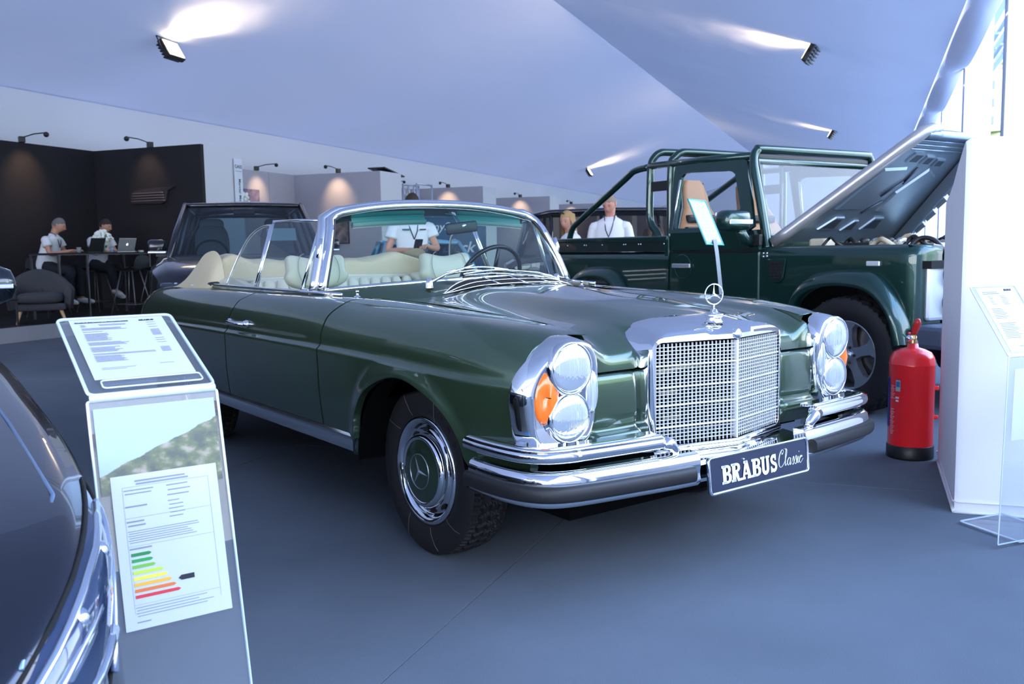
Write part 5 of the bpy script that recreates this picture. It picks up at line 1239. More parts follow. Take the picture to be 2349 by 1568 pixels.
# --- black car whose nose fills the lower left corner
F1B = mat('midnight_blue_metallic', (.010, .013, .024), .22, .55, coat=1., coatr=.015)
fr_ = [(-3.4, .40, .80, .92, .88, .90, .70), (-2.6, .30, .86, .96, .92, .94, .78), (-1.6, .28, .87, .96, .93, .945, .80), (-.7, .28, .86, .95, .93, .945, .78), (.0, .28, .83, .935, .935, .95, .76), (.5, .28, .79, .900, .935, .945, .72), (1.0, .27, .745, .860, .925, .93, .68), (1.4, .26, .70, .805, .89, .885, .62), (1.66, .24, .63, .745, .82, .80, .54), (1.82, .22, .52, .66, .70, .67, .44), (1.88, .25, .42, .50, .52, .50, .34)]
F1 = thing('sports_car', 'midnight blue sports car, only its nose and headlamp in the near left corner', 'car', (-.10, -3.075, 0))
B = cr(fr_, 8); G = []
def f1row(b_):
    x, zb, zs, zt, wb, wsd, wt = b_
    half = [(wb, zb), (wb*1.01, zb+(zs-zb)*.35), (wsd*1.0, zb+(zs-zb)*.75), (wsd*.985, zs), (wsd*.955, zs+.28*(zt-zs)), (wsd*.90, zs+.46*(zt-zs)), (wt, zs+.60*(zt-zs)), (wt*.85, zs+.80*(zt-zs)), (wt*.5, zt-.008), (0, zt)]
    H_ = [tuple(q) for q in cr(half, 4)]; return [(x, -y, z) for y, z in H_], [(x, y, z) for y, z in H_]
for b_ in B:
    a, c = f1row(b_); G.append(a+c[-2::-1])
n = len(G[0]); MB().grid(G).add(G[0], [tuple(range(n))]).add(G[-1], [tuple(range(n))[::-1]]).build('body_shell', F1B, F1)
LEFT = [r[:n//2:-1] if False else r[n//2:][::-1] for r in G]     # left half rows from sill (0) to bonnet centre
def f1p(i, j, off=0.):
    """point on the left skin at fractional station i and row j, offset outwards"""
    i = max(0, min(len(LEFT)-1.001, i)); j = max(0, min(len(LEFT[0])-1.001, j)); i0, j0 = int(i), int(j); a, c = i-i0, j-j0
    P = lambda u, v: Vector(LEFT[min(u, len(LEFT)-1)][min(v, len(LEFT[0])-1)])
    p = (P(i0, j0)*(1-a)+P(i0+1, j0)*a)*(1-c)+(P(i0, j0+1)*(1-a)+P(i0+1, j0+1)*a)*c
    t1 = P(i0+1, j0)-P(i0, j0); t2 = P(i0, j0+1)-P(i0, j0); nn = t2.cross(t1); nn = nn.normalized() if nn.length > 0 else Vector((0, 1, 0))
    if nn.y < 0 and nn.z < 0: nn = -nn
    if nn.dot(p-Vector((p.x-.3, 0, .3))) < 0: nn = -nn
    return p+nn*off
def fx(x): return float(np.interp(x, [r[0][0] for r in LEFT], range(len(LEFT))))
def f1patch(nm, outline, off, m, par=F1, n1=10, n2=8, puff=0.):
    """outline = 4 corner (x, row) of a patch on the skin"""
    a, b2, c, d = outline; G_ = []
    for i in range(n1+1):
        t = i/n1; row = []
        for j in range(n2+1):
            q = j/n2; x = (a[0]*(1-t)+b2[0]*t)*(1-q)+(d[0]*(1-t)+c[0]*t)*q; rr_ = (a[1]*(1-t)+b2[1]*t)*(1-q)+(d[1]*(1-t)+c[1]*t)*q
            e = min(t, 1-t, q, 1-q); row.append(f1p(fx(x), rr_, off*min(1, e*6)+puff*math.sin(PI*t)*math.sin(PI*q)))
        G_.append(row)
    return MB().grid(G_).build(nm, m, par)
hl = f1patch('headlamp', [(1.24, 14.2), (1.84, 17.5), (1.84, 6.0), (1.50, 8.0)], .006, mat('lamp_dark_blue', (.03, .05, .11), .05, .2, coat=1.), puff=.012)
LCH = mat('lamp_chrome_blue', (.66, .74, .88), .10, .9)
for pts_, rad in (([(1.36, 13.6), (1.52, 13.9), (1.68, 14.6), (1.80, 15.6)], .007), ([(1.46, 11.6), (1.58, 11.4), (1.70, 12.2), (1.80, 13.2)], .008), ([(1.56, 8.6), (1.66, 8.8), (1.76, 9.8), (1.83, 11.0)], .010), ([(1.34, 13.4), (1.42, 11.4), (1.52, 9.2), (1.60, 7.4)], .006)):
    MB().tube([f1p(fx(x), r_, .010) for x, r_ in cr(pts_, 3)], rad, 8).build('light_strip', LCH, hl)
f1patch('lower_lens_reflection', [(1.60, 8.6), (1.80, 10.4), (1.82, 6.6), (1.62, 7.2)], .010, LCH, hl, puff=.010)  # bright patch standing in for the white-blue reflection low on the lens
f1patch('inner_reflector', [(1.56, 11.8), (1.76, 13.2), (1.76, 11.4), (1.60, 10.2)], .010, LCH, hl, puff=.008)
for (x, r_, rad) in ((1.50, 12.6, .022), (1.66, 13.2, .020)):
    MB().ball(f1p(fx(x), r_, -.002), rad, 18, 12).build('projector_lens', LCH, hl)
MB().tube([f1p(fx(x), r_, .002) for x, r_ in cr(((1.22, 14.2), (1.4, 15.2), (1.6, 16.2), (1.84, 17.6), (1.86, 12), (1.85, 6), (1.68, 6.8), (1.50, 8.0), (1.34, 11.0), (1.22, 14.2)), 3)], .004, 6).build('lamp_gap', DARK, F1)
MB().tube([f1p(fx(x), r_, .002) for x, r_ in ((-.7, 22.0), (0, 21.6), (.5, 21.2), (.9, 20.8), (1.35, 19.6), (1.75, 18.2))], .0035, 6).build('bonnet_gap', mat('gap_light', (.20, .30, .45), .3, .6), F1)
MB().tube([f1p(fx(x), r_, .001) for x, r_ in ((-.7, 20.0), (-.7, 12), (-.66, 5), (-.7, 1))], .003, 6).build('door_gap', DARK, F1)
f1patch('front_intake', [(1.66, 1.5), (1.85, 3.0), (1.85, 5.0), (1.66, 4.8)], .004, BLACK)
for k in range(3): MB().tube([f1p(fx(1.68), 2.0+k, .010), f1p(fx(1.82), 2.2+k, .012)], .006, 6).build('intake_blade', mat('blade_gloss', (.02, .02, .025), .1, coat=1), F1)
MB().box((1.86, 0, .40), (.06, .8, .22), bev=.03).build('front_grille', BLACK, F1)
for s in (-1, 1):
    for x in (.35, -2.35):
        MB().lathe([(.23, -.12), (.33, -.125), (.345, -.09), (.345, .09), (.33, .125), (.23, .12)], (x, s*.83, .345), 'Y', 44).build('tyre', TYRE, F1); alloy((x, s*.83, .345), .235, s, SILVER, F1, 10, .022, .04, .115)
        MB().lathe([(0, s*.9465), (.385, s*.9475), (.39, s*.93)], (x, 0, .345), 'Y', 36).build('arch_opening', DARK, F1)
    mb = MB(); mb.box((-.90, s*1.01, 1.055), (.15, .20, .145), bev=.06); mm = mb.build('door_mirror', F1B, F1)
    for p in mm.data.polygons: p.use_smooth = True
    MB().box((-.826, s*1.03, 1.05), (.01, .12, .02), bev=.004).build('mirror_indicator', LCH, mm); MB().box((-.90, s*.93, .975), (.06, .14, .03)).build('mirror_arm', BLACK, mm)
    MB().tube([(-.62, s*.78, .95), (-1.0, s*.72, 1.14), (-1.35, s*.64, 1.27), (-1.9, s*.60, 1.30), (-2.6, s*.66, 1.12), (-3.0, s*.74, .96)], .03, 8).build('roof_arch', F1B, F1)
G = [[Vector((x, w*t, z+.03*(1-t*t))) for t in [-1+j/5 for j in range(11)]] for x, w, z in ((-1.33, .64, 1.27), (-1.7, .60, 1.30), (-2.1, .60, 1.29))]; MB().grid(G).build('roof', F1B, F1)
G = [[Vector((x+.05*(1-t*t), w*t, z+.02*(1-t*t))) for t in [-1+j/5 for j in range(11)]] for x, w, z in ((-.66, .78, .95), (-1.0, .72, 1.13), (-1.33, .64, 1.27))]; MB().grid(G).build('windscreen', RRG, F1, fixn=False)
G = [[Vector((x, w*t, z+.02*(1-t*t))) for t in [-1+j/5 for j in range(11)]] for x, w, z in ((-2.1, .60, 1.29), (-2.6, .64, 1.12), (-3.0, .72, .95))]; MB().grid(G).build('rear_window', RRG, F1, fixn=False)
# ================================================================== WHITE BLOCK, EXTINGUISHER, ACRYLIC STANDS
CLOTH = mat('white_stretch_cloth', (.80, .80, .86), .75, bump=(6, .15, .01))
blk = thing('display_block', 'tall white cloth-covered block with a sloping left side at the right edge', 'display block', tw(4.27, -.37), TA)
prof = [(0, .0), (0, .03), (0, 1.55), (.02, 1.59), (.06, 1.59), (.35, 1.52), (.60, 1.45), (.80, 1.41), (1.0, 1.385), (1.03, 1.36), (1.03, .03), (1.03, 0)]
mb = MB(); n = len(prof); ysl = [0, -.02, -.5, -1.01, -1.03]; G = []
for y in ysl:
    ins = .012 if y in (0, -1.03) else 0; G.append([(x+(ins if x < .5 else -ins), y, max(0, z-(ins if z > 1 else 0))) for x, z in prof])
mb.grid(G, smooth=False, cv=False); mb.add(G[0], [tuple(range(n))[::-1]]); mb.add(G[-1], [tuple(range(n))])
mb.build('cloth_cover', CLOTH, blk, auto=50)
MB().tube([(-.004, -1.0, .055), (-.006, -.5, .058), (-.005, -.01, .05), (.02, .006, .05), (.5, .004, .04), (1.03, .004, .05)], .004, 6).build('hem_seam', CLOTH, blk)
mb = MB(); rr = random.Random(3)
mb.tube([(x, .002, .006) for x in [i*.1 for i in range(11)]], .008, 6); mb.tube([(-.002, -y, .006) for y in [i*.1 for i in range(11)]], .007, 6); mb.build('gathered_hem', CLOTH, blk)
RED = mat('extinguisher_red', (.92, .012, .018), .30, coat=.6); 
ex = thing('fire_extinguisher', 'red fire extinguisher with black foot standing beside the white block', 'fire extinguisher', tw(5.36, -.235), TA+PI)
pf_ = [(.0, .03), (.112, .03), (.116, .05), (.116, .50), (.118, .505), (.118, .512), (.115, .518), (.112, .545), (.095, .575), (.06, .592), (.03, .600), (.026, .622), (0, .622)]
MB().lathe(pf_, n=44).build('cylinder', RED, ex)
MB().lathe([(.0, .0), (.119, 0), (.121, .01), (.121, .068), (.117, .072)], n=44).build('foot_ring', BLACK, ex)
MB().lathe([(.022, .615), (.026, .63), (.018, .645), (.020, .66), (0, .662)], n=18).box((0, 0, .655), (.045, .03, .03), bev=.006).build('valve', mat('brass', (.55, .42, .20), .3, .9), ex)
MB().tube([(0, 0, .665), (.01, .01, .70), (.03, .02, .735), (.035, .02, .755)], [.016, .018, .018, .012], 8).build('handle', mat('red_handle', (.6, .03, .03), .3), ex)
MB().tube([(0, -.01, .665), (-.04, -.02, .672), (-.06, -.02, .665)], .008, 6).build('lever', RED, ex)
MB().lathe([(.0, .0), (.018, 0), (.018, .01), (0, .012)], (.03, -.02, .65), 'X', 14).build('gauge', CHROME, ex)
MB().tube([(.0, -.02, .65), (-.05, -.05, .665), (-.07, -.03, .64)], .003, 5).build('safety_pin', mat('green_tag', (.05, .5, .25), .4), ex)
for z in (.22, .38): MB().box((-.0, .0, 0), (.022, .03, .022), bev=.005).build('clip', RED, ex, loc=(0, -.124, z) if False else (-.02, .122, z))
def onc(a, z, w, h, m, nm, R=.1175, par=ex):
    G = [[(R*math.cos(a+w*(i/6-.5)/R), R*math.sin(a+w*(i/6-.5)/R), z+h*(j-.5)) for j in (0, 1)] for i in range(7)]; return MB().grid(G).build(nm, m, par)
la = math.atan2(CAM[1], CAM[0]); A0 = -.95
onc(A0+.30, .40, .028, .06, mat('label_grey_green', (.35, .45, .42), .4), 'badge_label'); onc(A0+.30, .408, .022, .03, mat('label_blue', (.05, .15, .35), .4), 'badge_label', .1179)
onc(A0-.42, .30, .05, .26, mat('label_blue2', (.02, .03, .22), .4), 'side_label'); onc(A0-.42, .42, .05, .035, mat('label_blue3', (.03, .10, .45), .4), 'side_label')
for k in range(26):
    onc(A0-.02+.006*(k % 3), .135+.0085*k+.05*(k > 16), .018+.008*((k*7) % 3), .0022, mat('label_white', (.75, .72, .75), .5), 'label_print')
onc(A0+.27, .335, .022, .010, mat('label_white', (.75, .72, .75), .5), 'ce_mark'); onc(A0+.27, .318, .018, .010, mat('label_white', (.75, .72, .75), .5), 'ce_mark')
ACR = glassmat('acrylic', (.90, .93, .96), 1.5, haze=.05); ACE = mat('acrylic_edge', (.62, .72, .82), .12, .0, coat=1., spec=1.)
def sheet(p0, ex_, ey_, w, h, th, name, m, parent, rad=.012):
    """flat sheet: origin top-left p0, ex along width, ey down"""
    ex_, ey_ = Vector(ex_).normalized(), Vector(ey_).normalized(); ez_ = ex_.cross(ey_).normalized(); c = Vector(p0)+ex_*w/2+ey_*h/2; mb = MB(); P = rrect(w, h, rad)
    v = [c+ex_*a+ey_*b_+ez_*t for t in (-th/2, th/2) for a, b_ in P]; n = len(P); mb.add(v, [tuple(range(n)), tuple(range(n, 2*n))[::-1]]+[(i, (i+1) % n, n+(i+1) % n, n+i) for i in range(n)])
    o = mb.build(name, m, parent); return o, ex_, ey_, ez_
def edge(p0, ex_, ey_, w, h, r, parent, rad=.012):
    c = Vector(p0)+ex_*w/2+ey_*h/2; return MB().tube([c+ex_*a+ey_*b_ for a, b_ in rrect(w, h, rad)], r, 6, closed=True).build('sheet_edge', ACE, parent)
def lines(par, p0, ex_, ey_, ez_, rows, m, nm='printed_line'):
    mb = MB()
    for (x, y, w, h) in rows:
        a = p0+ex_*x+ey_*y+ez_; mb.add([a, a+ex_*w, a+ex_*w+ey_*h, a+ey_*h], [(0, 1, 2, 3)])
    o = mb.build(nm, m, par, fixn=False); o['kind'] = 'stuff'; return o
# near stand, lower left
s1 = thing('acrylic_stand', 'clear acrylic information stand with price sheet and energy label in the left foreground', 'information stand', (.62, -1.96, 0))
def l1(p): return Vector(p)-Vector((.62, -1.96, 0))
TL, TR, BL = Vector((.644, -2.129, 1.013)), Vector((.652, -1.879, 1.013)), Vector((.979, -2.140, .879))
exv = (TR-TL).normalized(); eyv = (BL-TL); w1 = .25; h1 = eyv.length
eyv = (eyv-exv*eyv.dot(exv)); h1 = eyv.length; eyv.normalize()
plate, a_, b2_, c2_ = sheet(l1(TL), exv, eyv, w1, h1, .006, 'top_plate', ACR, s1, .014); edge(l1(TL), exv, eyv, w1, h1, .0042, s1, .014)
up = -c2_ if c2_.z < 0 else c2_
pp, *_ = sheet(l1(TL)+exv*.022+eyv*.014+up*.004, exv, eyv, .205, .290, .0006, 'price_sheet', PAPER, s1, .001)
o0 = l1(TL)+exv*.024+eyv*.016+up*.0045
rr = random.Random(12); rows = [(.016, .014, .104, .0045)]
def para(x, y, w, n_, dy=.0042, h=.0022, right=True):
    for k in range(n_): rows.append((x+.002*(k % 2), y+k*dy, w*(.75+.25*rr.random()), h))
para(.016, .028, .012, 3); para(.055, .028, .075, 2); para(.016, .045, .10, 3); para(.016, .063, .045, 1); para(.016, .074, .055, 9); para(.016, .118, .09, 4); para(.016, .142, .065, 6); para(.016, .173, .13, 2); para(.016, .184, .07, 7)
for y, n_ in ((.028, 1), (.040, 1), (.052, 1), (.066, 8), (.112, 1), (.122, 1), (.134, 1), (.158, 6)):
    for k in range(n_): rows.append((.160, y+k*.0042, .020, .002))
rows += [(.140, .235, .03, .002), (.02, .240, .07, .0015), (.02, .246, .05, .0015)]
lines(s1, o0, exv, eyv, up*.0004, rows, INKG)
mtx = basis(o0+exv*.065+eyv*.0165+up*.0006, exv, -eyv); text('title_line', 'BRABUS 800 based on Mercedes-AMG', .0072, INK, s1, mtx, .0001, bold=.0002)
mtx = basis(o0+exv*.163+eyv*.0165+up*.0006, exv, -eyv); text('title_line', 'BRABUS', .0085, INK, s1, mtx, .0001, bold=.0005, sx=1.1)
sheet(l1(TL)+exv*.030+eyv*(h1-.045)+up*.006, exv, eyv, .20, .032, .004, 'paper_ledge', ACR, s1, .008); edge(l1(TL)+exv*.030+eyv*(h1-.045)+up*.008, exv, eyv, .20, .032, .002, s1, .008)
# front pane
PB = Vector((1.175, -2.125, .03)); q0 = TL+eyv*h1+Vector((0, 0, -.012)); dn_ = (PB-q0); dn_ = (dn_-exv*dn_.dot(exv)); ph = dn_.length; dn_.normalize()
MB().tube([l1(q0)+exv*(w1*t)+Vector((0, 0, .006)) for t in (0, .5, 1)], .009, 8).build('bend', ACE, s1)
pn, *_ = sheet(l1(q0)+exv*-.004, exv, dn_, w1+.008, ph, .008, 'front_pane', ACR, s1, .004); edge(l1(q0)+exv*-.004, exv, dn_, w1+.008, ph, .0032, s1, .004)
fn = exv.cross(dn_); fn = fn if fn.dot(Vector(CAM)-PB) > 0 else -fn
# landscape picture sheet behind the label (printed hillside under a pale sky)
pm_ = bpy.data.materials.new('printed_hillside'); pm_.use_nodes = True; nt = pm_.node_tree; bs = nt.nodes['Principled BSDF']; bs.inputs['Roughness'].default_value = .25
tcx = nt.nodes.new('ShaderNodeTexCoord'); sp = nt.nodes.new('ShaderNodeSeparateXYZ'); nz = nt.nodes.new('ShaderNodeTexNoise'); nz.inputs['Scale'].default_value = 5; nz.inputs['Detail'].default_value = 8
cmb = nt.nodes.new('ShaderNodeMath'); cmb.operation = 'MULTIPLY_ADD'; cmb.inputs[1].default_value = .55
nt.links.new(tcx.outputs['UV'], sp.inputs[0]); nt.links.new(tcx.outputs['UV'], nz.inputs['Vector'])
ridge = nt.nodes.new('ShaderNodeMath'); ridge.operation = 'SUBTRACT'; nt.links.new(sp.outputs['X'], cmb.inputs[0]); cmb.inputs[2].default_value = .22
nt.links.new(sp.outputs['Y'], ridge.inputs[0]); nt.links.new(cmb.outputs[0], ridge.inputs[1])
gt = nt.nodes.new('ShaderNodeMath'); gt.operation = 'MULTIPLY_ADD'; gt.inputs[1].default_value = .12; nt.links.new(nz.outputs[0], gt.inputs[0]); nt.links.new(ridge.outputs[0], gt.inputs[2])
sky = nt.nodes.new('ShaderNodeMapRange'); sky.inputs[1].default_value = .055; sky.inputs[2].default_value = .065; nt.links.new(gt.outputs[0], sky.inputs[0])
n2 = nt.nodes.new('ShaderNodeTexNoise'); n2.inputs['Scale'].default_value = 6.5; n2.inputs['Detail'].default_value = 6; nt.links.new(tcx.outputs['UV'], n2.inputs['Vector'])
rmp = nt.nodes.new('ShaderNodeValToRGB'); rmp.color_ramp.elements[0].position = .38; rmp.color_ramp.elements[0].color = (.035, .055, .05, 1); rmp.color_ramp.elements[1].position = .66; rmp.color_ramp.elements[1].color = (.30, .25, .21, 1)
e_ = rmp.color_ramp.elements.new(.52); e_.color = (.08, .11, .05, 1); nt.links.new(n2.outputs[0], rmp.inputs[0])
mxx = nt.nodes.new('ShaderNodeMix'); mxx.data_type = 'RGBA'; mxx.inputs[7].default_value = (.30, .40, .52, 1); nt.links.new(sky.outputs[0], mxx.inputs[0]); nt.links.new(rmp.outputs[0], mxx.inputs[6]); nt.links.new(mxx.outputs[2], bs.inputs['Base Color'])
def uvquad(p0, ex_, ey_, w, h, m, nm, par):
    me = bpy.data.meshes.new(nm); me.from_pydata([p0, p0+ex_*w, p0+ex_*w+ey_*h, p0+ey_*h], [], [(0, 1, 2, 3)]); uvl = me.uv_layers.new()
    for i, c in enumerate(((0, 1), (1, 1), (1, 0), (0, 0))): uvl.data[i].uv = c
    return link(nm, me, m, par)
uvquad(l1(q0)+exv*.004+dn_*.016+fn*.005, exv, dn_, w1-.010, .175, pm_, 'landscape_print', s1)
pq = l1(q0)+exv*.022+dn_*.155+fn*.0062
sheet(pq, exv, dn_, .210, .305, .0008, 'energy_label_sheet', PAPER, s1, .001)
lq = pq+fn*.0008; rows = []
para(.045, .012, .13, 2, .006, .0032); para(.022, .030, .06, 2, .007, .002); para(.105, .030, .05, 3, .010, .0022); para(.022, .062, .05, 1, .006, .003); para(.105, .062, .03, 5, .008, .0018); para(.022, .092, .04, 2, .008, .003); para(.022, .112, .15, 6, .0045, .0014); para(.022, .146, .045, 1, .01, .003)
para(.022, .262, .16, 4, .0055, .0014); para(.022, .290, .03, 1)
rows += [(.02, .024, .17, .0005), (.02, .086, .17, .0005), (.02, .142, .17, .0005), (.02, .257, .17, .0005), (.19, .024, .0005, .25), (.02, .024, .0005, .25)]
lines(s1, lq, exv, dn_, fn*.0004, rows, INKG)
EC = [('0a7a3a', .034), ('1d9140', .036), ('6fae3a', .040), ('b9cf3c', .054), ('e9df3a', .061), ('e8a92f', .068), ('dc6a2c', .075), ('cf2a34', .083)]
for k, (hx, wd) in enumerate(EC):
    a = lq+exv*.024+dn_*(.156+.0118*k)+fn*.0006
    MB().add([a, a+exv*wd, a+exv*(wd+.005)+dn_*.0032, a+exv*wd+dn_*.0064, a+dn_*.0064], [(0, 1, 2, 3, 4)]).build('efficiency_bar', mat('bar_'+hx, hx, .6), s1, fixn=False)
a = lq+exv*.115+dn_*.216+fn*.0006; MB().add([a+exv*-.006+dn_*.005, a, a+exv*.026, a+exv*.026+dn_*.010, a+dn_*.010], [(0, 1, 2, 3, 4)]).build('class_arrow', INK, s1, fixn=False)
# tall stand foot
fa_ = l1(q0+dn_*ph); MB().tube([fa_+exv*(w1*t) for t in (0, 1)], .008, 8).build('foot_bend', ACE, s1)
sheet(Vector((fa_.x, fa_.y, .006)), exv, Vector((-1, 0, 0)), w1, .32, .008, 'foot_plate', mat('foot_blue_reflection', (.05, .28, .62), .25, coat=1), s1, .01)  # white foot; the blue reflected in it is put into its colour
# right stand before the white block
s2 = thing('acrylic_stand', 'clear acrylic stand with a white sheet before the white block at the right edge', 'information stand', (1.2, 1.25, 0))
def l2(p): return Vector(p)-Vector((1.2, 1.25, 0))
T2, E2 = Vector((1.176, .969, .987)), Vector((.243, .97, 0)).normalized(); B2 = Vector((1.351, .923, .736)); D2 = (B2-T2); D2 = (D2-E2*D2.dot(E2)); h2 = D2.length; D2.normalize()
N2 = E2.cross(D2); N2 = N2 if N2.x > 0 else -N2
sheet(l2(T2), E2, D2, .24, h2, .006, 'top_plate', ACR, s2, .01); edge(l2(T2), E2, D2, .24, h2, .003, s2, .01)
sheet(l2(T2)+E2*.020+D2*.008+N2*.004, E2, D2, .20, .285, .0006, 'price_sheet', PAPER, s2, .001)
o2 = l2(T2)+E2*.020+D2*.008+N2*.005; rows = []; para(.02, .020, .10, 2, .007, .003); para(.04, .040, .02, 6, .007, .002); para(.10, .040, .04, 6, .007, .002); para(.02, .095, .07, 7, .007, .002); para(.02, .160, .09, 10, .007, .002); para(.06, .26, .06, 1)
lines(s2, o2, E2, D2, N2*.0004, rows, INKG); text('title_line', 'BRABUS', .011, INK, s2, basis(o2+E2*.16+D2*.014+N2*.0006, E2, -D2), .0001, bold=.0005)
q2 = T2+D2*h2; f2 = Vector((1.37, 1.06, .02)); 
e2 = (f2-q2); e2 = e2-E2*e2.dot(E2); sheet(l2(q2), E2, e2, .24, e2.length, .006, 'front_pane', ACR, s2, .003); edge(l2(q2), E2, e2.normalized(), .24, e2.length, .003, s2, .003)
sheet(l2(q2)+E2*.03+e2.normalized()*.05+N2*.006, E2, e2, .19, .27, .0006, 'info_sheet', PAPER, s2, .001)
ft, *_ = sheet(l2(Vector((1.085, 1.14, .012))), E2, Vector((.95, -.30, 0)), .24, .29, .010, 'foot_plate', ACR, s2, .006); edge(l2(Vector((1.085, 1.14, .012))), E2, Vector((.953, -.30, 0)).normalized(), .24, .29, .0045, s2, .006)
# sign stand in front of the pickup
s3 = thing('sign_stand', 'sign stand on a curved metal strip with framed sheet in front of the pickup door', 'information stand', (-.72, 1.74, 0))
def l3(p): return Vector(p)-Vector((-.72, 1.74, 0))
P3 = [Vector((-.86, 1.62, 1.443)), Vector((-.911, 1.833, 1.437)), Vector((-.783, 1.856, 1.164)), Vector((-.732, 1.643, 1.171))]
P3 = [l3(p) for p in P3]; nn3 = (P3[1]-P3[0]).cross(P3[3]-P3[0]).normalized(); nn3 = nn3 if nn3.dot(Vector(CAM)-Vector((-.5, 1.5, 1.2))) > 0 else -nn3
def quadslab(c, a, b_, nm, m, par):
    v = [p+nn3*a for p in c]+[p+nn3*b_ for p in c]; return MB().add(v, [(0, 1, 2, 3), (7, 6, 5, 4)]+[(i, (i+1) % 4, 4+(i+1) % 4, 4+i) for i in range(4)]).build(nm, m, par)
quadslab(P3, -.004, .0, 'backing_plate', mat('teal_edge', (.10, .42, .40), .3), s3)
MB().tube(P3, .005, 6, closed=True).build('frame_rim', mat('teal_edge', (.10, .42, .40), .3), s3)
cc = sum(P3, Vector())/4; PI3 = [p.lerp(cc, .10) for p in P3]; quadslab(PI3, .001, .002, 'info_sheet', PAPER, s3)
mb = MB()
for k in range(9):
    t = .12+.085*k; a = PI3[0].lerp(PI3[3], t).lerp(PI3[1].lerp(PI3[2], t), .2); b_ = PI3[0].lerp(PI3[3], t).lerp(PI3[1].lerp(PI3[2], t), .8-.1*(k % 3)); dn3 = (PI3[3]-PI3[0]).normalized()*.006
    mb.add([a+nn3*.003, b_+nn3*.003, b_+dn3+nn3*.003, a+dn3+nn3*.003], [(0, 1, 2, 3)])
ps = mb.build('printed_line', mat('pale_print', (.50, .55, .60), .8), s3, fixn=False); ps['kind'] = 'stuff'
GM = mat('grey_metal_strip', (.20, .23, .28), .4, .6); st_ = cr([Vector((-.755, 1.745, 1.20)), Vector((-.735, 1.745, 1.10)), Vector((-.70, 1.745, .85)), Vector((-.655, 1.74, .5)), Vector((-.64, 1.74, .15)), Vector((-.64, 1.74, .02))], 5)
sd_ = Vector((-.23, .97, 0)); MB().grid([[l3(Vector(p))-sd_*.024, l3(Vector(p))+sd_*.024, l3(Vector(p))+sd_*.024+Vector((-.006, .004, 0)), l3(Vector(p))-sd_*.024+Vector((-.006, .004, 0))] for p in st_], cv=True, smooth=False).build('curved_strip', GM, s3)
MB().box(l3((-.68, 1.74, .008)), (.28, .28, .016), .2, bev=.004).build('foot_plate', GM, s3)
# ================================================================== BOOTH FURNITURE
PF = .19
def tbx(mb, u, v, z, du, dv, dz, org, m=0, bev=0): return mb.box(tw(u, v, z)-org, (du, dv, dz), TA, bev=bev)
bt = thing('bar_table', 'black bar-height table with thin square metal legs in the black booth', 'table', tw(11.4, 11.65, PF)); og = tw(11.4, 11.65, PF)
tbx(MB(), 11.4, 11.70, 1.195, 1.92, .60, .022, og, bev=.004).build('tabletop', BLK, bt)
LEGM = mat('dark_steel', (.09, .085, .10), .45, .6)
tbx(MB(), 11.4, 11.70, 1.178, 1.92, .60, .012, og).build('top_frame', LEGM, bt)
for u in (10.46, 12.34):
    for v in (11.42, 11.98): tbx(MB(), u, v, (PF+1.17)/2, .028, .028, 1.17-PF, og).build('leg', LEGM, bt)
tbx(MB(), 11.0, 11.42, (PF+1.17)/2, .028, .028, 1.17-PF, og).build('leg', LEGM, bt)
SHELL = mat('charcoal_shell', (.035, .033, .04), .6)
def stool(u, v, a, lbl):
    r = thing('bar_stool', lbl, 'bar stool', tw(u, v, PF), TA+a, 'charcoal bar stools')
    G = []
    for i in range(13):
        t = -1+i/6; row = []
        for (y, z, w) in ((.20, .735, .20), (.10, .72, .215), (-.05, .715, .22), (-.16, .74, .22), (-.205, .80, .215), (-.225, .90, .20), (-.235, .97, .16)):
            row.append((t*w, y, z+.045*t*t*(1 if z < .8 else .4)+(0 if z < .8 else -.05*t*t)))
        G.append(row)
    mb = MB().grid(G); mb.grid([[(p[0]*.97, p[1]*.96-(.0), p[2]-.018) for p in g] for g in G], flip=True); mb.build('seat_shell', SHELL, r)
    for sx_, sy_ in ((1, 1), (1, -1), (-1, 1), (-1, -1)): MB().tube([(sx_*.10, sy_*.10, .72), (sx_*.23, sy_*.23, 0)], [.011, .008], 8).build('leg', mat('stool_leg', (.16, .15, .17), .4, .6), r)
    MB().tube([(sx_*.197, sy_*.197, .18) for sx_, sy_ in ((1, 1), (-1, 1), (-1, -1), (1, -1))], .006, 6, closed=True).build('footrest', mat('stool_leg', (.16, .15, .17), .4, .6), r)
stool(11.58, 11.12, 0.15, 'left of the two empty charcoal bar stools in front of the bar table'); stool(12.20, 11.14, -.1, 'right of the two empty charcoal bar stools, next to the black off-roader')
stool(11.0, 12.28, PI, 'charcoal bar stool under the grey-haired seated man'); stool(12.13, 12.42, PI+.1, 'charcoal bar stool under the dark-haired seated man')
def laptop(u, v, z, a, m, lbl, lid=1.25):
    r = thing('laptop', lbl, 'laptop', tw(u, v, z), TA+a); MB().box((0, 0, .007), (.33, .23, .014), bev=.004).build('base', m, r)
    R_ = Matrix.Rotation(-(lid-PI/2) if False else (PI/2-lid), 3, 'X'); hinge = Vector((0, -.112, .014))
    MB().box(hinge+R_ @ Vector((0, 0, .112)), (.33, .007, .224), R_, bev=.003).build('lid', m, r)
    MB().box(hinge+R_ @ Vector((0, .0045, .112)), (.31, .001, .20), R_).build('screen', BLACK, r)
    MB().box((0, .01, .0145), (.29, .11, .001)).build('keyboard', BLACK, r); return r, hinge, R_
r_, hg_, Rh = laptop(11.16, 11.52, 1.206, .10, mat('laptop_black', (.015, .015, .017), .4), 'black laptop in front of the grey-haired man')
r_, hg_, Rh = laptop(11.80, 11.50, 1.206, -.12, mat('laptop_silver', (.55, .54, .56), .35, .6), 'silver laptop with a glowing white fruit emblem on its lid')
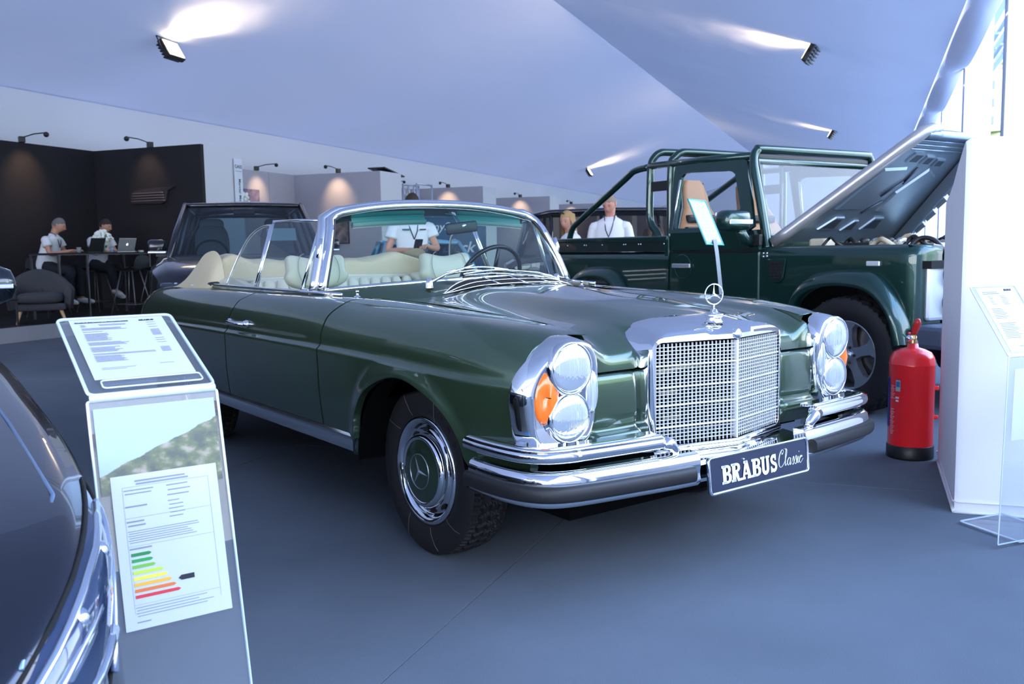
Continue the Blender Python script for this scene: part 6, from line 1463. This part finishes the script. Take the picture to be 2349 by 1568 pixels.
emb = mat('laptop_emblem', (.9, .9, .92), .4, emit=(1, 1, 1), es=1.2); mb = MB(); mb.ball((0, 0, 0), (.018, .001, .017), 14, 6); mb.ball((.006, 0, .021), (.004, .001, .007), 8, 4, rot=Matrix.Rotation(.5, 3, 'Y')); o = mb.build('lid_emblem', emb, r_, loc=hg_+Rh @ Vector((0, -.0045, .118))); o.rotation_euler = Rh.to_euler()
vz = thing('flower_vase', 'glass vase holding a white hydrangea bunch on the bar table', 'vase', tw(11.42, 11.50, 1.206))
MB().lathe([(.0, 0), (.045, 0), (.048, .02), (.042, .13), (.040, .13), (.044, .02), (.0, .006)], n=20).build('glass', glassmat('vase_glass', (.85, .92, .90), 1.45), vz)
fl_ = MB(); rr = random.Random(7)
for k in range(150):
    a, q, z = rr.random()*2*PI, rr.random()**.4, rr.random(); R0 = .15*math.sin(PI*(.12+.8*z)); fl_.ball((R0*q*math.cos(a), R0*q*math.sin(a), .13+.22*z), .026, 6, 4)
fl_.build('blossom', mat('white_petals', (.90, .92, .84), .8), vz)
sm = MB(); [sm.tube([(.02*math.cos(k), .02*math.sin(k), .01), (.01*math.cos(k), .01*math.sin(k), .16)], .004, 5) for k in range(6)]; sm.build('stem', mat('stem_green', (.10, .25, .06), .7), vz)
for (u, v, m, l) in ((10.93, 11.50, (.10, .45, .30), 'green-tinted tumbler beside the black laptop'), (11.44, 11.34, (.30, .5, .8), 'blue-tinted tumbler left of the flower vase'), (11.40, 11.68, (.30, .5, .8), 'blue-tinted tumbler behind the flower vase')):
    g = thing('tumbler', l, 'glass', tw(u, v, 1.206), 0, 'tumblers on the bar table'); MB().lathe([(0, 0), (.03, 0), (.036, .085), (.033, .085), (.028, .006), (0, .006)], n=16).build('tumbler_body', glassmat('tumbler_%d' % int(m[0]*100), m, 1.45, haze=.3), g)
for k, (u, v, w, h, m, l) in enumerate(((12.03, 11.50, .10, .03, PAPER, 'small white box right of the silver laptop'), (12.10, 11.62, .22, .02, mat('pink_paper', (.6, .25, .3), .7), 'pink folder behind the small white box'), (12.22, 11.48, .08, .03, mat('sunglasses_pale', (.6, .65, .6), .4), 'pale case near the right end of the bar table'))):
    tag(MB().box((0, 0, h/2), (w, w*.6, h), bev=.004).build('desk_item', m, None, tw(u, v, 1.206), (0, 0, TA)), l, 'desk item')
# armchair
AF = mat('charcoal_wool', (.055, .055, .065), .95, bump=(300, .5, .003)); OAK = mat('pale_oak', (.62, .40, .20), .5)
ac = thing('armchair', 'charcoal fabric armchair with pale tapered wooden legs at the left edge', 'armchair', tw(9.98, 11.30, PF), math.atan2(-.75*NV.y-.66*TV.y, -.75*NV.x-.66*TV.x)-PI/2)
cushion('seat_cushion', (0, .0, .36), (.62, .60, .17), AF, ac)
G = []
for i in range(33):
    a = -.15*PI+1.30*PI*i/32; c_, s_ = math.cos(a), -math.sin(a); w = .40; back = max(0, math.sin(a)); zt = .52+.26*back**1.5; x, y = w*c_*1.0, -.02+(.36*s_*-1 if False else -.34*math.sin(a)) 
    row = []
    for (o, z) in ((-.05, .22), (-.055, .40), (-.05-.02*back, zt-.04), (-.02, zt), (.03, zt-.005), (.065+.02*back, zt-.05), (.055, .40), (.03, .20)):
        row.append((x*(1+o/w), y*1.0-math.sin(a)*o*1.0, z))
    G.append(row)
mb = MB().grid(G, cv=True); mb.add(G[0], [tuple(range(8))]); mb.add(G[-1], [tuple(range(8))]); mb.build('tub_back', AF, ac)
MB().box((0, 0, .235), (.66, .58, .10), bev=.04).build('base_rail', AF, ac)
for k in range(6): MB().tube([(-.20+.08*k, -.300, .42), (-.20+.08*k, -.315, .72)], .006, 5).build('channel_seam', AF, ac)
for sx_, sy_ in ((1, 1), (1, -1), (-1, 1), (-1, -1)): MB().tube([(sx_*.25, sy_*.20, .22), (sx_*.32, sy_*.27, 0)], [.028, .015], 10).build('leg', OAK, ac)
sdt = thing('side_table', 'small dark side table with thin legs at the left edge beside the armchair', 'side table', tw(9.05, 11.1, PF), TA)
MB().box((0, 0, .38), (.45, .40, .02), bev=.005).build('tabletop', BLK, sdt)
for sx_, sy_ in ((1, 1), (1, -1), (-1, 1), (-1, -1)): MB().box((sx_*.20, sy_*.18, .185), (.02, .02, .37)).build('leg', LEGM, sdt)
# car grille hung on the black side wall
gr = thing('wall_grille', 'black car grille hung as an ornament on the black booth wall', 'wall ornament', tw(13.02, 11.90, 2.17), TA)
mb = MB().prism([(-.44, -.10), (-.46, .06), (-.30, .14), (.10, .16), (.55, .17), (.38, .10), (.34, -.08), (.25, -.12)], -.0, -.07, 'X', bev=.01, rot=Matrix(((1, 0, 0), (0, -1, 0), (0, 0, 1)))); mb.build('grille_frame', mat('grille_gloss_black', (.07, .055, .065), .25, .3, coat=1), gr)
for k in range(4): MB().box((-.085, .03, -.06+.045*k), (.03, .74-.02*k, .014), bev=.004).build('grille_slat', mat('slat_brown_highlight', (.55, .42, .40), .3, .8), gr)  # brown highlights on the black grille, put into the slat colour
# signs and pictures along the booths
bn_ = thing('booth_banner', 'narrow white vertical banner with dark lettering on the booth end wall', 'banner', tw(13.98, 10.77, 2.45), TA)
MB().box((0, 0, 0), (.22, .012, .85)).build('banner_sheet', mat('banner_white', (.72, .76, .85), .7), bn_)
text('banner_lettering', 'GA02', .085, INK, bn_, basis((0, -.008, .28), (1, 0, 0), (0, 0, 1)), .0005, bold=.001); MB().box((0, -.008, .20), (.18, .002, .006)).build('banner_rule', INK, bn_)
text('banner_lettering', 'Mercier Mo', .085, INK, bn_, basis((.02, -.008, -.14), (0, 0, -1), (1, 0, 0)), .0005, bold=.001)
pb = thing('picture', 'purple-grey landscape picture on the first grey booth back wall', 'picture', tw(17.52, 13.17, 2.40), TA); MB().box((0, 0, 0), (.60, .02, .42)).build('canvas', mat('purple_canvas', (.22, .18, .28), .8, noise=(8, .4)), pb)
fv = thing('flower_bunch', 'white flowers standing high before the first grey booth', 'flowers', tw(14.32, 10.95, 1.95)); mb = MB(); rr = random.Random(2)
for k in range(60): mb.ball((rr.gauss(0, .045), rr.gauss(0, .045), .05+rr.random()*.28), .035, 6, 4)
mb.build('blossom', mat('white_petals', (.8, .82, .76), .7), fv); MB().tube([(0, 0, 0), (0, 0, -1.76)], .03, 8).build('tall_vase', mat('vase_white', (.6, .6, .6), .4), fv)
fp = thing('framed_picture', 'dark framed picture on the side wall seen beside the left windscreen pillar', 'picture', tw(19.27, 11.92, 1.66), TA); MB().box((0, 0, 0), (.03, .48, .62), bev=.004).build('frame', BLACK, fp); MB().box((-.017, 0, 0), (.004, .42, .56)).build('print', mat('sunset_print', (.20, .15, .14), .6, noise=(5, .9)), fp)
mt = thing('monitor', 'thin black screen lying tilted on top of the grey booth wall', 'screen', tw(21.6, 11.9, 3.22), TA); MB().box((0, 0, 0), (1.1, .5, .03), Matrix.Rotation(.15, 3, 'Y')).build('panel', BLACK, mt); MB().box((0, 0, -.09), (.5, .3, .16)).build('stand', BLACK, mt)
# truss cube
tr = thing('truss_frame', 'silver lattice truss frame rising behind the man with the phone', 'truss', tw(22.2, 11.3, PF), TA)
for x in (-.45, .45):
    for y in (-.2, .2): MB().tube([(x, y, 0), (x, y, 2.72)], .025, 8).build('truss_post', SILVER, tr)
for z in (2.72, 2.25):
    for y in (-.2, .2): MB().tube([(-.45, y, z), (.45, y, z)], .025, 8).build('truss_rail', SILVER, tr)
mb = MB(); [mb.tube([(-.45+.15*k, .2, 2.25 if k % 2 else 2.72), (-.30+.15*k, .2, 2.72 if k % 2 else 2.25)], .012, 6) for k in range(6)]; mb.build('truss_brace', SILVER, tr)
# blue banner behind the windscreen
BB = Vector((-10.55, 6.00, 0)); bbn = thing('roll_banner', 'dark blue banner with white brush lettering behind the light blue coupe', 'banner', BB, math.radians(56))
MB().box((0, 0, .90), (1.60, .03, 1.66)).build('banner_sheet', mat('petrol_blue', (.02, .10, .20), .6), bbn); MB().box((0, 0, .06), (1.2, .3, .12)).build('banner_foot', BLACK, bbn)
text('banner_lettering', 'myS', .20, WT, bbn, basis((.0, -.02, 1.56), (1, 0, 0), (0, 0, 1)), .001, shear=.2); text('banner_lettering', 'Deck', .26, WT, bbn, basis((.30, -.02, 1.20), (1, 0, 0), (.25, 0, 1)), .001, bold=.004, shear=.3)
# ================================================================== PEOPLE
def skinmesh(name, J, Ed, Rd, m, parent, sub=2):
    me = bpy.data.meshes.new('sk'); K = list(J); me.from_pydata([J[k] for k in K], [(K.index(a), K.index(b_)) for a, b_ in Ed], [])
    o = bpy.data.objects.new('sk', me); COL.link(o); o.modifiers.new('s', 'SKIN'); 
    if not me.skin_vertices: me.skin_vertices.new() if hasattr(me.skin_vertices, 'new') else None
    for i, k in enumerate(K): me.skin_vertices[0].data[i].radius = Rd[k] if isinstance(Rd[k], tuple) else (Rd[k], Rd[k]); me.skin_vertices[0].data[i].use_root = (i == 0)
    s_ = o.modifiers.new('b', 'SUBSURF'); s_.levels = sub; s_.render_levels = sub
    bpy.context.view_layer.update(); dg = bpy.context.evaluated_depsgraph_get(); nm = bpy.data.meshes.new_from_object(o.evaluated_get(dg)); bpy.data.objects.remove(o)
    for p in nm.polygons: p.use_smooth = True
    return nm
def ensure_skin(me):
    pass
def person(label, loc, rz, J, hair=(.08, .05, .035), shirt=(.75, .76, .80), trousers=(.012, .014, .025), h=1.76, sleeve=.5, grip=None, look=(0, 0), hairlen=0, shoes=(.7, .7, .72), lanyard=True, standing=True, skin=SKIN, belly=0.):
    """J: joint positions; person faces +x"""
    V = lambda *a: Vector(a)
    D = dict(pel=V(0, 0, .94), spi=V(0, 0, 1.12), che=V(.0, 0, 1.34), nek=V(-.01, 0, 1.50), hd=V(.03, 0, 1.66),
             sL=V(0, .185, 1.44), eL=V(-.02, .25, 1.16), wL=V(.10, .24, .93), sR=V(0, -.185, 1.44), eR=V(-.02, -.25, 1.16), wR=V(.10, -.24, .93),
             hL=V(0, .095, .91), kL=V(.03, .11, .50), aL=V(-.03, .12, .09), tL=V(.14, .14, .03), hR=V(0, -.095, .91), kR=V(.03, -.11, .50), aR=V(-.03, -.12, .09), tR=V(.14, -.14, .03))
    D.update({k: Vector(v) for k, v in J.items()})
    r = thing('person', label, 'person', loc, rz)
    Jn = dict(D); Jn['sL'] = D['sL']+V(0, -.01, -.035); Jn['sR'] = D['sR']+V(0, .01, -.035); Rd = dict(pel=.12, spi=.115, che=.13, nek=.052, hd=.085, sL=.042, sR=.042, eL=.045, eR=.045, wL=.028, wR=.028, hL=.066, hR=.066, kL=.052, kR=.052, aL=.042, aR=.042, tL=.03, tR=.03)
    Ed = [('pel', 'spi'), ('spi', 'che'), ('che', 'nek'), ('nek', 'hd'), ('che', 'sL'), ('sL', 'eL'), ('eL', 'wL'), ('che', 'sR'), ('sR', 'eR'), ('eR', 'wR'), ('pel', 'hL'), ('hL', 'kL'), ('kL', 'aL'), ('aL', 'tL'), ('pel', 'hR'), ('hR', 'kR'), ('kR', 'aR'), ('aR', 'tR')]
    for s in 'LR':
        w, e = D['w'+s], D['e'+s]; d = (w-e).normalized(); side = d.cross(V(0, 0, 1)); side = side.normalized() if side.length > .1 else V(0, 1, 0); nrm = side.cross(d); sg = 1 if s == 'L' else -1
        pc = w+d*.05; Jn['p'+s] = pc; Rd['p'+s] = (.034, .020); Ed.append(('w'+s, 'p'+s))
        for f in range(4):
            o = side*(.030-.020*f)*1; L1 = (.036, .042, .040, .032)[f]; a = pc+d*.035+o; b_ = a+d*L1*.9-nrm*.014; c = b_+d*L1*.45-nrm*.028
            for n_, p in (('a', a), ('b', b_), ('c', c)): Jn['f%d%s%s' % (f, n_, s)] = p; Rd['f%d%s%s' % (f, n_, s)] = .0095
            Ed += [('p'+s, 'f%da%s' % (f, s)), ('f%da%s' % (f, s), 'f%db%s' % (f, s)), ('f%db%s' % (f, s), 'f%dc%s' % (f, s))]
        inn = side*(1 if (side.y*sg) < 0 else -1); t1 = w+d*.03+inn*.032-nrm*.008; t2 = t1+d*.035+inn*.012-nrm*.02
        Jn['th1'+s] = t1; Jn['th2'+s] = t2; Rd['th1'+s] = .013; Rd['th2'+s] = .010; Ed += [('w'+s, 'th1'+s), ('th1'+s, 'th2'+s)]
    me = bpy.data.meshes.new('sk'); K = list(Jn); me.from_pydata([Jn[k] for k in K], [(K.index(a), K.index(b_)) for a, b_ in Ed], [])
    o = bpy.data.objects.new('sk', me); COL.link(o); bpy.context.view_layer.objects.active = o; o.modifiers.new('s', 'SKIN')
    if not len(me.skin_vertices):
        me.attributes.new  # skin layer is created with the modifier in normal use
        with bpy.context.temp_override(object=o, active_object=o): bpy.ops.mesh.customdata_skin_add()
    for i, k in enumerate(K):
        sv = me.skin_vertices[0].data[i]; q = Rd[k]; sv.radius = q if isinstance(q, tuple) else (q, q); sv.use_root = (k == 'pel')
    sm_ = o.modifiers.new('b', 'SUBSURF'); sm_.levels = 1; sm_.render_levels = 1
    bpy.context.view_layer.update(); nm = bpy.data.meshes.new_from_object(o.evaluated_get(bpy.context.evaluated_depsgraph_get())); bpy.data.objects.remove(o)
    # head: sculpted ellipsoid with brow, nose, chin, ears, merged into the same mesh
    yaw, pit = look; Rh = Matrix.Rotation(yaw, 3, 'Z') @ Matrix.Rotation(pit, 3, 'Y'); hb = MB(); G = []; N1, N2 = 32, 24
    for i in range(N2+1):
        a = -PI/2+PI*i/N2; row = []
        for j in range(N1):
            b_ = 2*PI*j/N1; x, y, z = math.cos(a)*math.cos(b_), math.cos(a)*math.sin(b_), math.sin(a)
            X, Y, Z = .098*x, .076*y, .118*z
            if z < 0: X *= 1-.20*z*z*(1 if x > 0 else 1.6); Y *= 1-.42*z*z
            if x > .3:
                f = ss(.3, .9, x)
                X += f*(.020*math.exp(-(y/.16)**2-((z+.10)/.22)**2)+.017*math.exp(-(y/.14)**2-((z+.20)/.12)**2))   # nose
                X += f*.006*math.exp(-((z-.22)/.10)**2)-f*.008*math.exp(-((abs(y)-.36)/.16)**2-((z-.06)/.10)**2)      # brow, eye sockets
                X += f*.007*math.exp(-(y/.30)**2-((z+.50)/.07)**2)+f*.010*math.exp(-(y/.35)**2-((z+.85)/.16)**2)-f*.004*math.exp(-(y/.3)**2-((z+.42)/.04)**2)  # lips, chin
            row.append(Rh @ V(X, Y, Z)+D['hd']+V(.012, 0, .005))
        G.append(row)
    hb.grid(G, 0, True, False, False, True)
    for sg in (-1, 1): hb.ball(Rh @ V(-.004, sg*.078, -.005)+D['hd']+V(.012, 0, .005), (.020, .010, .032), 10, 6)
    bm = bmesh.new(); bm.from_mesh(nm); t_ = bpy.data.meshes.new('h'); t_.from_pydata(hb.v, [], hb.f); bm.from_mesh(t_); bmesh.ops.recalc_face_normals(bm, faces=bm.faces[:]); bm.to_mesh(nm); bm.free()
    for p in nm.polygons: p.use_smooth = True
    body = link('body', nm, skin, r)
    def hp(x, y, z): return Rh @ V(x, y, z)+D['hd']+V(.012, 0, .005)
    for sg in (-1, 1):
        MB().ball(hp(.0835, sg*.029, .006), .0078, 10, 6).build('eye', mat('eye_dark', (.10, .08, .07), .3), body)
        MB().tube([hp(.094, sg*.014, .026), hp(.093, sg*.032, .031), hp(.082, sg*.050, .024)], .0038, 5).build('eyebrow', mat('brow_%d' % int(hair[0]*99), tuple(c*.8 for c in hair), .8), body)
    MB().tube([hp(.099, -.022, -.058), hp(.106, 0, -.057), hp(.099, .022, -.058)], [.002, .0032, .002], 6).build('lips', mat('lips', (.42, .14, .12), .5), body)
    HM = mat('hair_%d_%d' % (int(hair[0]*99), int(hair[2]*99)), hair, .75, bump=(250, .6, .003)); G = []
    for i in range(15):
        a = -.25+(PI/2+.25)*i/14; row = []
        for j in range(32):
            b_ = 2*PI*j/32; front = max(0, math.cos(b_)); lim = max(a, (.50+.05*math.sin(b_*9))*front**.5+.0 if front > .12 else -.25); k = 1.025+.012*math.sin(j*7+i*3)
            row.append(hp(.099*k*math.cos(lim)*math.cos(b_)-.003, .079*k*math.cos(lim)*math.sin(b_), .121*k*math.sin(lim)))
        G.append(row)
    MB().grid(G, 0, True, False, False, True).build('hair', HM, r)
    if hairlen:
        for sg in (-1, 1):
            G = [[hp(.035-.02*q+.01*math.sin(t*9), sg*(.066+.020*ss(0, .3, t)), .075-t*hairlen) for q in (0,)]+[hp(-.03, sg*(.070+.024*ss(0, .3, t)), .085-t*hairlen), hp(-.09, sg*.055, .06-t*hairlen), hp(-.105, 0, .06-t*hairlen)] for t in [i/10 for i in range(11)]]
            MB().grid(G).build('long_hair', HM, r)
    # shirt: lofted torso and sleeves
    SM = mat('shirt_%d_%d' % (int(shirt[0]*99), int(shirt[2]*99)), shirt, .8, bump=(14, .35, .012))
    cen = [D['pel']+V(0, 0, -.10 if standing else -.03), D['pel']+V(0, 0, .04), D['spi'], D['spi'].lerp(D['che'], .55), D['che']+V(0, 0, .02), D['che'].lerp(D['nek'], .62), D['nek']+V(0, 0, -.022), D['nek']+V(.0, 0, .004)]
    rx = [.135+belly*.5, .135+belly, .128+belly, .130+belly*.4, .128, .108, .076, .056]; ry = [.182, .175+belly*.4, .165+belly*.4, .178, .192, .172, .112, .064]
    rows = [list(c)+[a, b_] for c, a, b_ in zip(cen, rx, ry)]; G = []
    for q in cr(rows, 4):
        c = V(*q[:3]); G.append([c+V(q[3]*math.cos(a)*(1+.02*math.sin(3*a+c.z*20)), q[4]*math.sin(a), 0) for a in [2*PI*j/28 for j in range(28)]])
    MB().grid(G, 0, True, False, False, True).build('shirt', SM, r)
    for s in 'LR':
        a, b_, w = D['s'+s], D['e'+s], D['w'+s]; root = a.lerp(D['che'], .30)+V(0, 0, .0)
        if sleeve <= 1: pts = [root+V(0, 0, -.03), a+V(0, 0, -.035), a.lerp(b_, sleeve*.5), a.lerp(b_, sleeve)]; rd = [.070, .068, .068, .072]
        else: pts = [root+V(0, 0, -.03), a+V(0, 0, -.035), a.lerp(b_, .5), b_, b_.lerp(w, .5), b_.lerp(w, .92)]; rd = [.070, .066, .061, .056, .047, .040]
        MB().tube(cr(pts, 4), [float(np.interp(i/(len(cr(pts, 4))-1)*(len(rd)-1), range(len(rd)), rd)) for i in range(len(cr(pts, 4)))], 14).build('sleeve', SM, r)
    MB().tube([D['nek']+V(.058*math.cos(a), .062*math.sin(a), .006-.030*max(0, math.cos(a))) for a in [.35+(2*PI-.7)*j/20 for j in range(21)]], [.006]+[.012]*19+[.006], 8).build('collar', SM, r)
    for sg in (-1, 1): MB().add([D['nek']+V(.050, sg*.024, -.020), D['nek']+V(.030, sg*.062, .012), D['nek']+V(.086, sg*.062, -.045)], [(0, 1, 2)]).build('collar_flap', SM, r, fixn=False)
    TM = mat('trousers_dark', trousers, .85)
    for s in 'LR':
        pts = [D['h'+s]+V(0, 0, .05), D['h'+s].lerp(D['k'+s], .4), D['k'+s], D['k'+s].lerp(D['a'+s], .5), D['a'+s]+V(0, 0, .02)]; c_ = cr(pts, 4); rd = [.105, .095, .078, .070, .062]
        MB().tube(c_, [float(np.interp(i/(len(c_)-1)*4, range(5), rd)) for i in range(len(c_))], 14).build('trouser_leg', TM, r)
        a, t_ = D['a'+s], D['t'+s]; d = (t_-a); d2 = V(d.x, d.y, 0).normalized() if V(d.x, d.y, 0).length > .01 else V(1, 0, 0); c_ = a.lerp(t_, .55)+V(0, 0, -.012)
        ang = math.atan2(d2.y, d2.x); cushion('shoe', c_, (.29, .105, .085), mat('shoe_%d' % int(shoes[0]*99), shoes, .6), r, (Matrix.Rotation(ang, 3, 'Z') @ Matrix.Rotation(math.atan2(-(d.z+.05), V(d.x, d.y, 0).length)*.8, 3, 'Y')), 2.6, 18, 10)
    MB().box(D['pel']+V(0, 0, -.02), (.20, .28, .16), bev=.06).build('trouser_seat', TM, r)
    if lanyard:
        n_ = D['nek']; c_ = D['che']+V(.135, 0, -.06)
        MB().tube([n_+V(-.03, .06, .04), n_+V(.06, .062, .0), D['che']+V(.138, .035, .03), c_], .006, 5).tube([n_+V(-.03, -.06, .04), n_+V(.06, -.062, .0), D['che']+V(.138, -.035, .03), c_], .006, 5).build('lanyard', mat('lanyard_navy', (.02, .04, .07), .6), r)
    return r, D
PHN = mat('phone_black', (.01, .012, .015), .2)
# man with the phone behind the convertible
yawc = math.atan2(CAM[1]-2.55, CAM[0]+5.75)
pr_, D = person('man in white polo shirt and lanyard looking at his phone behind the convertible', (-5.75, 2.60, 0), yawc+.18, dict(eL=(.06, .27, 1.17), wL=(.26, .12, 1.20), eR=(.03, -.28, 1.15), wR=(.25, -.10, 1.17), hd=(.05, 0, 1.655)), hair=(.035, .022, .016), look=(0, .30))
MB().tube([(-.0, .26, .0), (0, .26, .001)], .001, 3) 
ph_ = thing('phone', 'dark phone in a case held by the man behind the convertible', 'phone', Vector((-5.75, 2.60, 0))+Matrix.Rotation(yawc+.18, 3, 'Z') @ Vector((.345, .0, 1.225)), yawc+.18)
MB().box((0, 0, 0), (.02, .085, .16), Matrix.Rotation(.9, 3, 'Y'), bev=.008).build('case', PHN, ph_)
tj = MB().box((.16, .10, 1.03), (.05, .12, .24), Matrix.Rotation(.15, 3, 'Y'), bev=.02).build('hanging_cloth', mat('navy_cloth', (.015, .03, .05), .9), pr_)
for z, y0 in ((1.12, .03), (1.03, .03)): MB().box((.152, y0, z), (.004, .11, .012)).build('shirt_print', mat('print_teal', (.02, .16, .25), .7), pr_)
MB().box((.140, -.09, 1.385), (.004, .08, .018)).build('chest_logo', mat('logo_green', (.02, .14, .12), .7), pr_); MB().box((.136, .095, 1.385), (.004, .07, .014)).build('chest_logo', INK, pr_); MB().tube([Vector((.235, .125+.03*math.cos(a), 1.197+.03*math.sin(a))) for a in [2*PI*k/14 for k in range(14)]], .005, 5, closed=True).build('wrist_watch', CHROME, pr_)
# older man and woman beyond the pickup bed
person('grey-haired man in white long-sleeved shirt with lanyard looking down beyond the pickup bed', (-5.084, 4.920, 0), math.radians(-52), dict(hd=(.045, 0, 1.665), nek=(-.01, 0, 1.52)), hair=(.28, .20, .16), sleeve=2, look=(-.25, .48), belly=.03, skin=mat('skin_ruddy', (.60, .27, .20), .5))
wr_, D = person('woman with long blonde hair and sunglasses pushed up on her head beyond the pickup', (-5.284, 4.468, 0), math.radians(-118), dict(pel=(0, 0, .86), spi=(0, 0, 1.02), che=(0, 0, 1.20), nek=(-.01, 0, 1.345), hd=(.02, 0, 1.475), sL=(0, .165, 1.29), sR=(0, -.165, 1.29), eL=(-.02, .21, 1.04), eR=(-.02, -.21, 1.04), wL=(.08, .2, .82), wR=(.08, -.2, .82), hL=(0, .09, .83), hR=(0, -.09, .83), kL=(.02, .1, .46), kR=(.02, -.1, .46)), hair=(.45, .28, .12), look=(.75, .22), hairlen=.34, lanyard=False)
hd0 = D['hd']; MB().tube([hd0+Vector((.07, -.07, .085)), hd0+Vector((.10, -.03, .10)), hd0+Vector((.10, .03, .10)), hd0+Vector((.07, .07, .085))], .012, 8, flat=.6).build('sunglasses', BLACK, wr_)
# two seated men
sit = dict(pel=(0, 0, .80), spi=(.02, 0, .96), che=(.08, 0, 1.16), nek=(.12, 0, 1.31), hd=(.20, 0, 1.45), sL=(.09, .19, 1.255), sR=(.09, -.19, 1.255), eL=(.16, .27, .99), eR=(.18, -.26, .99), wL=(.38, .17, 1.045), wR=(.40, -.12, 1.045), hL=(.02, .10, .78), hR=(.02, -.10, .78), kL=(.42, .13, .72), kR=(.42, -.12, .74), aL=(.42, .15, .30), aR=(.30, -.12, .34), tL=(.57, .16, .22), tR=(.45, -.12, .22))
person('grey-haired seated man in white polo shirt working on the black laptop', tw(10.98, 12.22, PF), math.atan2(-NV.y+.35*TV.y, -NV.x+.35*TV.x), sit, hair=(.16, .15, .15), look=(.25, .42), standing=False, belly=.035)
s2_ = dict(sit); s2_.update(kL=(.36, .12, .74), aL=(.34, .06, .36), tL=(.47, .04, .26), aR=(.36, .0, .40), tR=(.50, -.03, .30), hd=(.21, 0, 1.46))
person('dark-haired seated man in white polo shirt behind the white flowers', tw(12.12, 12.34, PF), math.atan2(-NV.y-.05*TV.y, -NV.x-.05*TV.x), s2_, hair=(.03, .02, .018), look=(.35, .35), standing=False)
S.frame_set(1)
